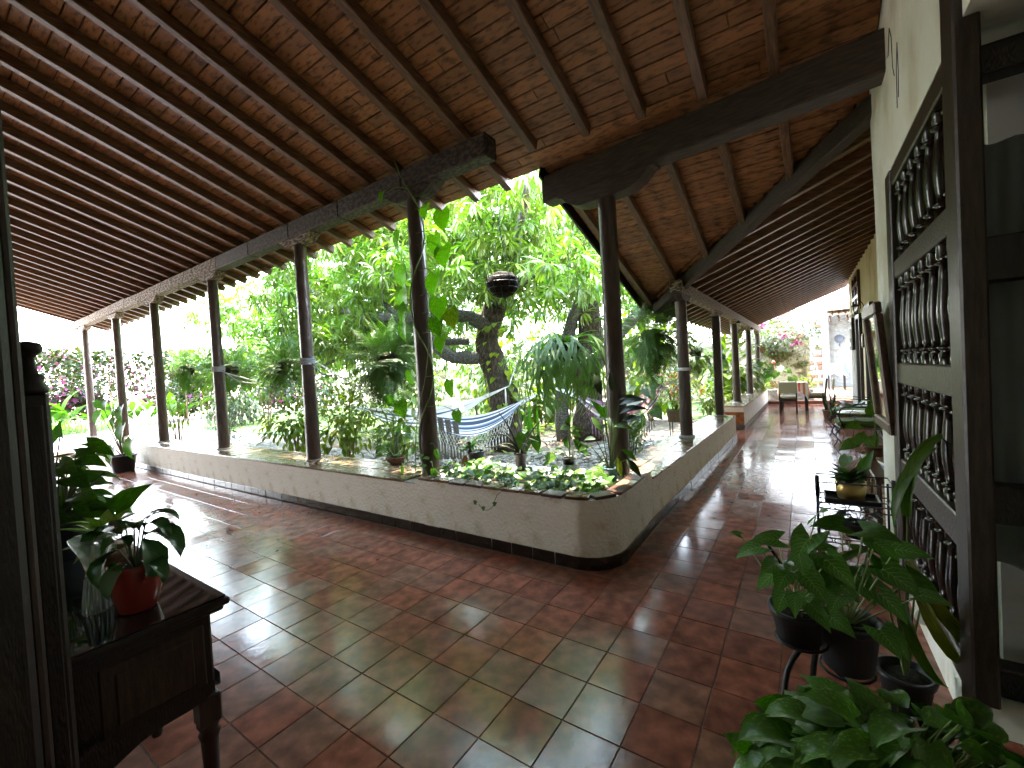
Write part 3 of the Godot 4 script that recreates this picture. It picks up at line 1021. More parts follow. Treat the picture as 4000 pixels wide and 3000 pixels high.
func walls_build():
	# pier that carries the cross beam, with the lattice window in front of its opening
	var t = thing("wall_pier", "white plastered wall between the cross beam and the dark window lattice", "wall")
	var st = tool_flat()
		# wall above and left of the opening; a soft, uneven outer corner
	var ys = [0.0, 0.8, 1.5, 2.1, 2.55, 3.05, 3.45, 4.2, 5.6]
	var zs = [-4.1, -4.1, -4.09, -4.08, -4.1, -4.16, -4.14, -3.86, -3.84]
	for i in ys.size() - 1:
		var xw = 0.475
		var zi = -3.42 if ys[i] < 2.45 else -1.9
		if ys[i] >= 2.1 and ys[i] < 2.5:
			zi = -3.42
		quad(st, Vector3(xw, ys[i], zs[i]), Vector3(xw, ys[i], zi), Vector3(xw, ys[i + 1], zi), Vector3(xw, ys[i + 1], zs[i + 1]), Vector3(-1, 0, 0))
		quad(st, Vector3(xw, ys[i], zs[i]), Vector3(1.2, ys[i], zs[i] - 0.02), Vector3(1.2, ys[i + 1], zs[i + 1] - 0.02), Vector3(xw, ys[i + 1], zs[i + 1]), Vector3(0, 0, -1))
	quad(st, Vector3(0.475, 0.0, -3.42), Vector3(0.475, 0.0, -1.9), Vector3(0.475, 0.24, -1.9), Vector3(0.475, 0.24, -3.42), Vector3(-1, 0, 0))
	quad(st, Vector3(0.475, 0.24, -3.42), Vector3(0.475, 0.24, -1.9), Vector3(0.8, 0.24, -1.9), Vector3(0.8, 0.24, -3.42), UP)
	quad(st, Vector3(0.475, 2.55, -3.42), Vector3(0.475, 2.55, -1.9), Vector3(0.8, 2.55, -1.9), Vector3(0.8, 2.55, -3.42), -UP)
	quad(st, Vector3(0.475, 0.0, -3.42), Vector3(0.8, 0.0, -3.42), Vector3(0.8, 2.56, -3.42), Vector3(0.475, 2.56, -3.42), Vector3(0, 0, 1))
	obj("plaster", st, M.plaster_wall, t)
	# crack lines in the plaster
	st = tool_smooth()
	var ck = [Vector3(0.4735, 3.2, -3.42), Vector3(0.4735, 3.18, -3.36), Vector3(0.4735, 3.3, -3.3), Vector3(0.4735, 3.22, -3.25), Vector3(0.4735, 3.05, -3.24), Vector3(0.4735, 2.98, -3.2)]
	tube(st, ck, 0.0022, 4)
	tube(st, [Vector3(0.4735, 3.1, -3.1), Vector3(0.4735, 2.98, -3.14), Vector3(0.4735, 2.78, -3.15)], 0.002, 4)
	tube(st, [Vector3(0.4735, 3.1, -3.1), Vector3(0.4735, 2.95, -3.09), Vector3(0.4735, 2.82, -3.11)], 0.002, 4)
	obj("crack", st, M.black_wood, t)
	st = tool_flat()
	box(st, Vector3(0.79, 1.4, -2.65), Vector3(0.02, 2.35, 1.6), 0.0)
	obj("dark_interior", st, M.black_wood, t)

	# lattice window
	t = thing("window_lattice", "tall dark wooden window grille with three tiers of turned balusters", "window")
	var X = 0.44
	X = 0.48
	var z0 = -3.4
	var z1 = -2.05
	var rails = [[0.27, 0.1], [0.79, 0.12], [1.343, 0.115], [1.93, 0.1], [2.45, 0.09]]
	for i in rails.size():
		st = tool_flat()
		bar(st, Vector3(X, rails[i][0], z0 + 0.1), Vector3(X, rails[i][0], z1 - 0.1), 0.056, rails[i][1], 0.006)
		obj("rail", st, M.dark_wood_z, t)
	for z in [z0 + 0.07]:
		st = tool_flat()
		bar(st, Vector3(X - 0.003, 0.2, z), Vector3(X - 0.003, 2.497, z), 0.14, 0.066, 0.006)
		obj("stile", st, M.dark_wood, t)
	for k in 4:
		var ya = rails[k][0] + rails[k][1] * 0.5
		var yb = rails[k + 1][0] - rails[k + 1][1] * 0.5
		var L = yb - ya
		var sm = tool_smooth()
		var pr = [[0.026, 0.0], [0.027, 0.1], [0.018, 0.115], [0.03, 0.135], [0.031, 0.15], [0.018, 0.165], [0.021, 0.24], [0.027, 0.36], [0.029, 0.45], [0.027, 0.56], [0.021, 0.72], [0.017, 0.83], [0.03, 0.845], [0.031, 0.86], [0.018, 0.875], [0.027, 0.895], [0.026, 1.0]]
		var p2 = []
		for q in pr:
			p2.append([q[0] * 1.1, q[1] * L])
		lathe(sm, p2, 12)
		var bm = mesh_of(sm)
		for j in 7:
			inst("baluster", bm, M.baluster, t, Transform3D(Basis.from_euler(Vector3(0, j * 0.7, 0)), Vector3(X + 0.01, ya, lerp(z0 + 0.2, z1 - 0.2, j / 6.0))))
	# the great post and the framed opening beside it, turned to the camera
	t = thing("window_frame", "massive dark timber post with cross rails before a grey curtain", "window")
	st = tool_flat()
	box(st, Vector3(0.483, 2.6, -2.12), Vector3(0.068, 5.2, 0.14), 0.007)
	obj("post", st, M.dark_wood, t)
	for q in [[2.41, 0.1], [1.755, 0.15], [0.925, 0.13], [0.31, 0.1]]:
		st = tool_flat()
		bar(st, Vector3(0.515, q[0], -2.13), Vector3(1.2, q[0], -2.13), 0.08, q[1], 0.006)
		obj("rail", st, M.black_wood, t)
	st = tool_smooth()
	var n = 40
	for i in n:
		var xa = lerp(0.52, 1.25, float(i) / n)
		var xb = lerp(0.52, 1.25, float(i + 1) / n)
		var za = -2.3 + 0.022 * sin(xa * 60.0) + 0.01 * sin(xa * 23.0)
		var zb = -2.3 + 0.022 * sin(xb * 60.0) + 0.01 * sin(xb * 23.0)
		quad(st, Vector3(xa, 0.46 + 0.3 * (1.25 - xa), za), Vector3(xb, 0.46 + 0.3 * (1.25 - xb), zb), Vector3(xb, 2.2, zb), Vector3(xa, 2.2, za), Vector3(0, 0, 1))
	obj("curtain", st, M.curtain, t)
	# plaster jamb behind
	t = thing("wall_jamb", "white plaster wall seen past the dark post at the right edge", "wall")
	st = tool_flat()
	box(st, Vector3(1.0, 2.8, -2.44), Vector3(0.78, 5.6, 0.1), 0.0)
	obj("plaster", st, M.white_paint, t)

	# the long house wall of the right arm, set back
	t = thing("house_wall", "cream plastered house wall along the right arm with doors and a high window", "wall")
	st = tool_flat()
	var ops = [[-11.05, -10.35, 0.0, 2.36], [-12.75, -12.1, 0.0, 2.3]]
	var X2 = 1.12
	quad(st, Vector3(X2, 0, -4.0), Vector3(X2, 0, -10.35), Vector3(X2, 4.2, -10.35), Vector3(X2, 4.2, -4.0), Vector3(-1, 0, 0))
	quad(st, Vector3(X2, 2.36, -10.35), Vector3(X2, 2.36, -11.05), Vector3(X2, 4.2, -11.05), Vector3(X2, 4.2, -10.35), Vector3(-1, 0, 0))
	quad(st, Vector3(X2, 0, -11.05), Vector3(X2, 0, -12.1), Vector3(X2, 4.2, -12.1), Vector3(X2, 4.2, -11.05), Vector3(-1, 0, 0))
	quad(st, Vector3(X2, 2.3, -12.1), Vector3(X2, 2.3, -12.75), Vector3(X2, 4.2, -12.75), Vector3(X2, 4.2, -12.1), Vector3(-1, 0, 0))
	quad(st, Vector3(X2, 0, -12.75), Vector3(X2, 0, -14.8), Vector3(X2, 4.2, -14.8), Vector3(X2, 4.2, -12.75), Vector3(-1, 0, 0))
	quad(st, Vector3(X2, 0, -14.8), Vector3(1.6, 0, -14.8), Vector3(1.6, 4.2, -14.8), Vector3(X2, 4.2, -14.8), Vector3(0, 0, -1))
	obj("plaster", st, M.cream, t)
	for q in ops:
		var dw = q[0] - q[1]
		var fr = tool_flat()
		for z in [q[0] - 0.03, q[1] + 0.03]:
			bar(fr, Vector3(X2 - 0.01, 0, z), Vector3(X2 - 0.01, q[3], z), 0.09, 0.1, 0.005)
		bar(fr, Vector3(X2 - 0.01, q[3] + 0.02, q[0] - 0.1), Vector3(X2 - 0.01, q[3] + 0.02, q[1] + 0.1), 0.1, 0.09, 0.005)
		obj("door_frame", fr, M.dark_wood, t)
		var dr = tool_flat()
		box(dr, Vector3(X2 + 0.08, q[3] / 2, (q[0] + q[1]) / 2), Vector3(0.04, q[3], abs(dw)), 0.0)
		for y in [0.45, 1.1, 1.75]:
			box(dr, Vector3(X2 + 0.055, y, (q[0] + q[1]) / 2), Vector3(0.02, 0.5, abs(dw) - 0.2), 0.008)
		var door = obj("door", dr, M.black_wood, t)
		var hd = tool_smooth()
		lathe(hd, [[0.001, 0.05], [0.02, 0.045], [0.024, 0.03], [0.012, 0.012], [0.02, 0.0]], 12, Transform3D(Basis.from_euler(Vector3(0, 0, PI / 2)), Vector3(X2 + 0.05, 1.02, q[0] + 0.1)))
		obj("handle", hd, M.brass, door)
	var wf = tool_flat()
	for y in [2.5, 2.78, 3.06, 3.3]:
		bar(wf, Vector3(X2 - 0.02, y, -12.15), Vector3(X2 - 0.02, y, -13.35), 0.06, 0.07, 0.004)
	for z in [-12.15, -12.75, -13.35]:
		bar(wf, Vector3(X2 - 0.02, 2.5, z), Vector3(X2 - 0.02, 3.3, z), 0.06, 0.07, 0.004)
	box(wf, Vector3(X2 - 0.004, 2.9, -12.75), Vector3(0.012, 0.8, 1.2), 0.0)
	obj("high_window", wf, M.frame_wood, t)
	var pil = tool_flat()
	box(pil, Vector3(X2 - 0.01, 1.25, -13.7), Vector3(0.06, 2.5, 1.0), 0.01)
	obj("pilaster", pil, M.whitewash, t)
	var pl = tool_flat()
	box(pl, Vector3(X2 - 0.012, 0.1, -7.2), Vector3(0.024, 0.2, 6.2), 0.004)
	obj("plinth", pl, M.skirt_grey, t)

	# walls behind the camera close the veranda on the house side
	t = thing("house_wall_rear", "plastered house wall behind the left arm under the high side of the roof", "wall")
	st = tool_flat()
	box(st, Vector3(-8.0, 2.7, 1.42), Vector3(18.8, 5.4, 0.24), 0.0)
	obj("plaster", st, M.plaster_back, t)
	t = thing("house_wall_side", "plastered wall closing the corner of the veranda beside the window", "wall")
	st = tool_flat()
	box(st, Vector3(1.45, 2.8, -0.3), Vector3(0.24, 5.6, 4.2), 0.0)
	obj("plaster", st, M.plaster_back, t)
	# dark timber jamb that cuts the left edge of the view
	t = thing("door_jamb", "rough dark timber door jamb cutting the left edge", "door jamb")
	st = tool_flat()
	box(st, Vector3(-1.5, 2.35, 0.0), Vector3(0.28, 4.7, 0.3), 0.012)
	obj("timber", st, M.black_wood, t)
	var dm = tool_flat()
	box(dm, Vector3(-1.4, 2.35, -0.158), Vector3(0.03, 4.7, 0.02), 0.006)
	obj("moulding", dm, M.dark_wood, t)

# ------------------------------------------------------------------ plants
func pot_mesh(r0, r1, h, rim = 0.012, wall = 0.006):
	var st = tool_smooth()
	lathe(st, [[0.001, 0.0], [r0 - 0.004, 0.0], [r0, 0.004], [r1 - 0.002, h - 0.03], [r1 + rim * 0.5, h - 0.028], [r1 + rim, h - 0.004], [r1 + rim * 0.8, h], [r1 - wall, h], [r1 - wall - 0.004, h - 0.05]], 26)
	return mesh_of(st)

func pot_soil(t, r, y, m = null):
	var st = tool_smooth()
	lathe(st, [[0.001, 0.012], [r * 0.5, 0.014], [r, 0.0]], 18, Transform3D(Basis(), Vector3(0, y, 0)), 0.03)
	var holder = t
	for c in t.get_children():
		if String(c.name) in ["pot", "basket"]:
			holder = c
	return obj("soil", st, M.soil if m == null else m, holder)

# a stem and its leaf: spec = [base, tip, out direction, scale]
func stems_leaves(t, list, meshes, m, sm, sr, droop = 0.12, part = "leaf"):
	var st = tool_smooth()
	for q in list:
		var a = q[0]
		var b = q[1]
		var mid = (a + b) * 0.5 + Vector3(0, a.distance_to(b) * droop, 0)
		tube(st, curve_pts([a, mid, b], 5), [sr, sr, sr * 0.9, sr * 0.8, sr * 0.7, sr * 0.6], 5, false)
	obj("stem", st, sm, t)
	for q in list:
		inst(part, meshes[rng.randi() % meshes.size()], m if not (m is Array) else m[rng.randi() % m.size()], t, leaf_xf(q[1], q[2], q[4] if q.size() > 4 else UP, q[3]))

# a rounded shrub: many leaves on forking stems, the leaves as one part
func shrub(called, label, cat, at, rx, h, y0, meshes_m, n, tint, group = "", stems = 6, hang = 0.35, ls = 1.0):
	var t = thing(called, label, cat, at, 0.0, group)
	var st = tool_smooth()
	for i in stems:
		var a = TAU * i / stems + rng.randf()
		var e = Vector3(cos(a) * rx * 0.7, h * rng.randf_range(0.6, 0.95), sin(a) * rx * 0.7)
		tube(st, curve_pts([Vector3(cos(a) * 0.05, 0, sin(a) * 0.05), Vector3(e.x * 0.35, e.y * 0.55, e.z * 0.35), e], 5), [0.016, 0.014, 0.012, 0.01, 0.007, 0.004], 5)
	obj("stem", st, M.twig, t)
	var xfs = []
	var cols = []
	var lump = FastNoiseLite.new()
	lump.seed = rng.randi() % 1000
	lump.frequency = 1.1 / max(rx, 0.3)
	var tries = 0
	while xfs.size() < n and tries < n * 6:
		tries += 1
		var d = rdir()
		var rr = pow(rng.randf(), 0.45)
		var p = Vector3(d.x * rx * rr, y0 + (h - y0) * (0.5 + 0.5 * d.y * rr), d.z * rx * rr)
		var k = lump.get_noise_3dv(p) * 1.6
		if rr > 0.62 + k * 0.55 + 0.25:
			continue
		var o = (d + Vector3(0, -hang + rng.randf_range(-0.3, 0.3), 0) + rdir() * 0.5)
		xfs.append(leaf_xf(p, o, UP, ls * rng.randf_range(0.7, 1.2)))
		cols.append(_vary(tint))
	many("leaves", meshes_m, M.leafy, t, xfs, cols)
	return t

func _vary(c):
	var k = rng.randf_range(0.65, 1.35)
	var w = rng.randf_range(-0.12, 0.2)
	return Color(c.r * k * (1.0 + w), c.g * k, c.b * k * (1.0 - w * 0.6))

func mango_rosette(n, L, W):
	var st = tool_smooth()
	for i in n:
		var a = TAU * i / n * 1.0 + rng.randf_range(-0.3, 0.3)
		var el = rng.randf_range(-0.95, 0.3)
		var d = Vector3(cos(a) * cos(el), sin(el), sin(a) * cos(el))
		add_leaf(st, leaf_xf(d * 0.02, d), L * rng.randf_range(0.7, 1.15), W * rng.randf_range(0.85, 1.1), LANCE, 0.0, 0.3, rng.randf_range(0.5, 1.3), 0.02)
	return mesh_of(st)

func limb(st, ctrl, r0, r1, n = 10, segs = 9):
	var pts = curve_pts(ctrl, n)
	var rad = []
	for i in n + 1:
		rad.append(lerp(r0, r1, float(i) / n) * (1.0 + 0.09 * sin(i * 2.3)))
		pts[i] += rdir() * r1 * 0.2
	tube(st, pts, rad, segs)

func mango_trees():
	var t = thing("mango_tree", "big mango tree with a vine-clad bent trunk and long hanging leaves", "tree", Vector3(-5.25, 0, -7.3))
	var o = Vector3(-5.25, 0, -7.3)
	var st = tool_smooth()
	limb(st, [Vector3(0.08, -0.1, 0), Vector3(0.1, 0.5, 0.02), Vector3(0.08, 1.2, 0.05), Vector3(-0.15, 1.9, 0.1), Vector3(-0.2, 2.5, 0.05), Vector3(0.1, 3.6, -0.3), Vector3(0.3, 5.0, -0.6)], 0.33, 0.16, 16, 14)
	obj("trunk", st, M.bark, t)
	for q in [
		[[Vector3(-0.1, 1.95, 0.1), Vector3(-0.5, 1.85, 0.35), Vector3(-0.95, 2.0, 0.7), Vector3(-1.2, 2.5, 1.0)], 0.16, 0.1],
		[[Vector3(-0.15, 2.5, 0.1), Vector3(-0.6, 2.75, 0.8), Vector3(-1.5, 2.72, 1.4), Vector3(-2.6, 3.0, 1.9), Vector3(-3.4, 3.6, 2.2)], 0.15, 0.06],
		[[Vector3(-1.4, 2.75, 1.35), Vector3(-1.9, 3.1, 1.4), Vector3(-2.3, 3.7, 1.5)], 0.07, 0.03],
		[[Vector3(-0.5, 2.2, 0.4), Vector3(-1.8, 2.25, 0.7), Vector3(-3.4, 2.2, 1.0), Vector3(-4.6, 1.9, 1.2)], 0.08, 0.03],
		[[Vector3(0, 2.9, -0.1), Vector3(1.0, 3.3, 0.9), Vector3(1.9, 3.5, 2.0), Vector3(2.6, 4.3, 2.6)], 0.12, 0.04],
		[[Vector3(0.9, 3.2, 0.8), Vector3(1.5, 2.9, 1.4), Vector3(2.3, 3.0, 1.9)], 0.05, 0.02],
		[[Vector3(0.1, 3.6, -0.3), Vector3(-1.2, 4.3, 0.6), Vector3(-2.6, 5.0, 1.4)], 0.11, 0.04],
		[[Vector3(0.2, 4.0, -0.4), Vector3(1.4, 4.8, 0.6), Vector3(2.4, 5.4, 1.6)], 0.1, 0.04]]:
		st = tool_smooth()
		limb(st, q[0], q[1], q[2])
		obj("limb", st, M.lichen, t)
	var rose = [mango_rosette(13, 0.27, 0.042), mango_rosette(11, 0.24, 0.038), mango_rosette(15, 0.28, 0.044)]
	var nz = FastNoiseLite.new()
	nz.seed = 77
	nz.frequency = 0.42
	var sets = [[], [], []]
	var cols = [[], [], []]
	var tries = 0
	var total = 0
	while total < 4800 and tries < 90000:
		tries += 1
		var p = Vector3(rng.randf_range(-14.5, -0.6), rng.randf_range(1.6, 5.6), rng.randf_range(-10.5, -4.15))
		var k = nz.get_noise_3dv(p)
		# the crown is a broad dome, hollow beneath, thinner towards its left edge
		var d = Vector2((p.x + 7.2) / 7.0, (p.z + 6.9) / 4.4).length()
		if d > 1.0 + k * 0.3:
			continue
		var low = 2.75 + 1.2 * k - 0.55 * smoothstep(0.35, 0.95, d)
		if p.x < -7.0:
			low -= 0.7
		if p.y < low or p.y > 5.6 - 2.2 * d * d:
			continue
		if k < -0.05 and rng.randf() < 0.9:
			continue
		if p.x > -2.4 and p.z > -7.4 or p.x > -2.25 and p.y < 3.2:
			continue
		var i = rng.randi() % 3
		sets[i].append(Transform3D(Basis.from_euler(Vector3(rng.randfn(0, 0.35), rng.randf() * TAU, rng.randfn(0, 0.35))).scaled(Vector3.ONE * rng.randf_range(0.8, 1.25)), p - o))
		cols[i].append(_vary(Color(0.85, 0.87, 0.9) if rng.randf() < 0.75 else Color(1.25, 1.2, 1.1)))
		total += 1
	for i in 3:
		many("crown", rose[i], M.mango, t, sets[i], cols[i])
	# creeper on the trunk and hanging roots
	var hl = leaf_mesh(0.16, 0.13, HEART, 0.16, 0.2, 0.7)
	var xf = []
	var cc = []
	for i in 150:
		var y = rng.randf_range(0.1, 2.5)
		var a = rng.randf() * TAU
		var c = Vector3(0.08 - 0.1 * max(0.0, y - 1.2), y, 0.03)
		var d = Vector3(cos(a), 0, sin(a))
		xf.append(leaf_xf(c + d * rng.randf_range(0.3, 0.42), d + Vector3(0, -0.7, 0) + rdir() * 0.3, UP, rng.randf_range(0.6, 1.2)))
		cc.append(_vary(Color(1.7, 1.45, 0.9)))
	many("creeper_leaves", hl, M.leafy, t, xf, cc)
	st = tool_smooth()
	for i in 14:
		var a = rng.randf() * TAU
		var c = Vector3(cos(a) * 0.34 + 0.05, 0, sin(a) * 0.34)
		tube(st, curve_pts([c + Vector3(0, rng.randf_range(1.6, 2.6), 0) - Vector3(0.12, 0, 0), c + Vector3(rng.randf_range(-0.05, 0.05), 1.0, 0), c], 6), 0.008, 4, false)
	obj("creeper_stem", st, M.twig, t)
	# two mangoes on their long stalks
	for q in [[-2.55, 2.95, 2.75], [-2.62, 2.8, 2.72]]:
		var fr = tool_smooth()
		lathe(fr, [[0.001, -0.06], [0.03, -0.052], [0.05, -0.015], [0.05, 0.02], [0.03, 0.052], [0.001, 0.06]], 14, Transform3D(Basis(), Vector3(q[0], q[1], q[2])))
		tube(fr, [Vector3(q[0], q[1] + 0.05, q[2]), Vector3(q[0] + 0.03, q[1] + 0.35, q[2]), Vector3(q[0] + 0.1, 3.6, q[2])], 0.004, 4)
		obj("mango", fr, mat(0.25, 0.36, 0.08, 0.45), t)

	t = thing("leaning_tree", "second tree behind with two pale leaning trunks draped in roots", "tree", Vector3(-4.0, 0, -8.9))
	st = tool_smooth()
	limb(st, [Vector3(-0.05, -0.1, 0), Vector3(0.0, 1.2, 0), Vector3(0.12, 2.2, 0.0), Vector3(0.15, 3.4, 0.1), Vector3(0.0, 5.0, 0.3)], 0.34, 0.2, 14, 14)
	obj("trunk", st, M.bark, t)
	st = tool_smooth()
	limb(st, [Vector3(-0.55, -0.1, 0.25), Vector3(-0.5, 1.4, 0.25), Vector3(-0.25, 2.4, 0.25), Vector3(0.35, 3.4, 0.4), Vector3(1.0, 4.2, 0.6)], 0.17, 0.1, 12, 10)
	obj("trunk", st, M.lichen, t)
	st = tool_smooth()
	limb(st, [Vector3(0.1, 1.4, 0), Vector3(0.7, 2.0, 0.2), Vector3(1.4, 2.6, 0.4), Vector3(2.0, 3.4, 0.6)], 0.15, 0.08, 10, 9)
	obj("limb", st, M.lichen, t)
	st = tool_smooth()
	for i in 16:
		var a = rng.randf() * TAU
		var c = Vector3(cos(a) * 0.36, 0, sin(a) * 0.36)
		tube(st, curve_pts([c * 0.8 + Vector3(0.1, 2.6, 0), c + Vector3(0, 1.4, 0), c * 1.3], 6), 0.012, 4, false)
	obj("hanging_root", st, M.bark, t)

func hanging_fern(at, r, n, m, top, label, nest = true):
	var t = thing("hanging_fern", label, "fern", at, rng.randf() * TAU, "ferns hanging along the eaves")
	var st = tool_smooth()
	lathe(st, [[0.001, -0.13], [0.1, -0.11], [0.15, -0.02], [0.15, 0.05], [0.11, 0.1], [0.001, 0.11]], 14, Transform3D(), 0.08)
	obj("basket", st, M.moss_ball, t)
	st = tool_smooth()
	for i in 3:
		var a = TAU * i / 3.0
		tube(st, [Vector3(cos(a) * 0.14, 0.06, sin(a) * 0.14), Vector3(0, 0.55, 0)], 0.003, 4, false)
	tube(st, [Vector3(0, 0.55, 0), Vector3(0, top - at.y, 0)], 0.004, 4, false)
	obj("chain", st, M.iron, t)
	var fm = []
	for i in 4:
		fm.append(frond_mesh(r * rng.randf_range(0.6, 0.8), r * 0.19, 15, rng.randf_range(0.6, 1.6), r * 0.022))
	for i in n:
		var o = rdir()
		var base = o * Vector3(0.46, 0.4, 0.46) * r * pow(rng.randf(), 0.5)
		var d = (o + Vector3(0, -0.15, 0) + rdir() * 0.75).normalized()
		inst("frond", fm[rng.randi() % 4], m, t, leaf_xf(base, d, UP, rng.randf_range(0.6, 1.1)))
	return t

func hangers_build():
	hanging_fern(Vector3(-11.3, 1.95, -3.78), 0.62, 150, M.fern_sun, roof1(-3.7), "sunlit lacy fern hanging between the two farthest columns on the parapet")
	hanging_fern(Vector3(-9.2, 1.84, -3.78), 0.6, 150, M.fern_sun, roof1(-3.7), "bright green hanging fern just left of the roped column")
	hanging_fern(Vector3(-7.15, 1.78, -3.78), 0.58, 150, M.fern, roof1(-3.7), "hanging fern behind the roped column above the light shrubs")
	hanging_fern(Vector3(-4.65, 1.74, -3.85), 0.7, 250, M.fern, roof1(-3.7), "largest and darkest hanging fern, left of the pothos column above the hammocks")
	hanging_fern(Vector3(-1.98, 1.95, -6.95), 0.74, 250, M.fern, roof2(-1.9), "dark hanging fern between the two nearest columns of the right arm")
	hanging_fern(Vector3(-1.96, 1.66, -10.0), 0.62, 150, M.fern, roof2(-1.9), "hanging fern behind the square-cut column")
	hanging_fern(Vector3(-1.9, 1.6, -13.2), 0.58, 90, M.fern, roof2(-1.9), "farthest hanging fern of the right arm")
	# bare wire basket
	var t = thing("hanging_basket", "bare dark wire basket hanging on a chain in front of the mango leaves", "hanging basket", Vector3(-2.63, 2.42, -3.78))
	var st = tool_smooth()
	lathe(st, [[0.001, -0.13], [0.08, -0.115], [0.14, -0.06], [0.168, 0.0], [0.16, 0.06], [0.12, 0.115], [0.06, 0.14], [0.001, 0.145]], 20, Transform3D(), 0.06)
	obj("coir", st, M.coir, t)
	st = tool_smooth()
	for y in [[-0.095, 0.12], [-0.04, 0.165], [0.02, 0.18], [0.07, 0.172]]:
		var ring = []
		for i in 21:
			ring.append(Vector3(cos(TAU * i / 20) * y[1], y[0], sin(TAU * i / 20) * y[1]))
		tube(st, ring, 0.0045, 5, false)
	for i in 12:
		var a = TAU * i / 12.0
		var d = Vector3(cos(a), 0, sin(a))
		tube(st, curve_pts([d * 0.02 + Vector3(0, -0.13, 0), d * 0.13 + Vector3(0, -0.085, 0), d * 0.178 + Vector3(0, 0.03, 0), d * 0.176 + Vector3(0, 0.1, 0)], 6), 0.004, 4, false)
	tube(st, [Vector3(0.02, -0.12, 0), Vector3(0.05, -0.2, 0.01), Vector3(0.03, -0.23, 0)], 0.006, 5)
	obj("wire", st, M.iron, t)
	st = tool_smooth()
	for i in 3:
		var a = TAU * i / 3.0 + 0.4
		tube(st, [Vector3(cos(a) * 0.17, 0.09, sin(a) * 0.17), Vector3(0, 0.62, 0)], 0.0035, 4, false)
	var y = 0.62
	while y < roof1(-3.75) - 2.42:
		tube(st, [Vector3(0.006, y, 0), Vector3(-0.006, y + 0.015, 0), Vector3(0.006, y + 0.03, 0)], 0.005, 4, false)
		y += 0.03
	obj("chain", st, M.iron, t)
	# staghorn fern
	t = thing("staghorn_fern", "large pale staghorn fern hanging in long forked strands beside the corner column", "fern", Vector3(-2.55, 1.75, -4.95))
	st = tool_smooth()
	lathe(st, [[0.001, -0.16], [0.12, -0.13], [0.19, 0.0], [0.15, 0.13], [0.001, 0.17]], 12, Transform3D(), 0.1)
	obj("shield", st, M.moss_ball, t)
	st = tool_smooth()
	tube(st, [Vector3(0, 0.1, 0), Vector3(0.05, 1.4, -0.3), Vector3(0.1, 2.2, -0.6)], 0.005, 4, false)
	obj("hanging_wire", st, M.iron, t)
	var vs = []
	for k in 4:
		var s2 = tool_smooth()
		var L = 0.42
		add_leaf(s2, Transform3D(), L, 0.055, STRAP, 0.0, 0.15, 1.15)
		var p = Vector3(0, -0.14, L * 0.88)
		for e in [-1.0, 1.0]:
			var d = Vector3(e * 0.3, -0.9, 0.35)
			add_leaf(s2, leaf_xf(p, d, Vector3(0, 0.3, 1)), 0.34, 0.042, STRAP, 0.0, 0.2, 0.4)
			var p2 = p + d.normalized() * 0.3
			for f in [-1.0, 1.0]:
				add_leaf(s2, leaf_xf(p2, Vector3(e * 0.1 + f * 0.3, -1, 0.05), Vector3(0, 0.3, 1)), 0.26, 0.03, LANCE, 0.0, 0.2, 0.2)
		vs.append(mesh_of(s2))
	for i in 95:
		var a = rng.randf() * TAU
		var d = Vector3(cos(a), rng.randf_range(-0.6, 0.75), sin(a))
		inst("frond", vs[rng.randi() % 4], M.staghorn, t, leaf_xf(d.normalized() * 0.14, d, UP, rng.randf_range(0.6, 1.05)))

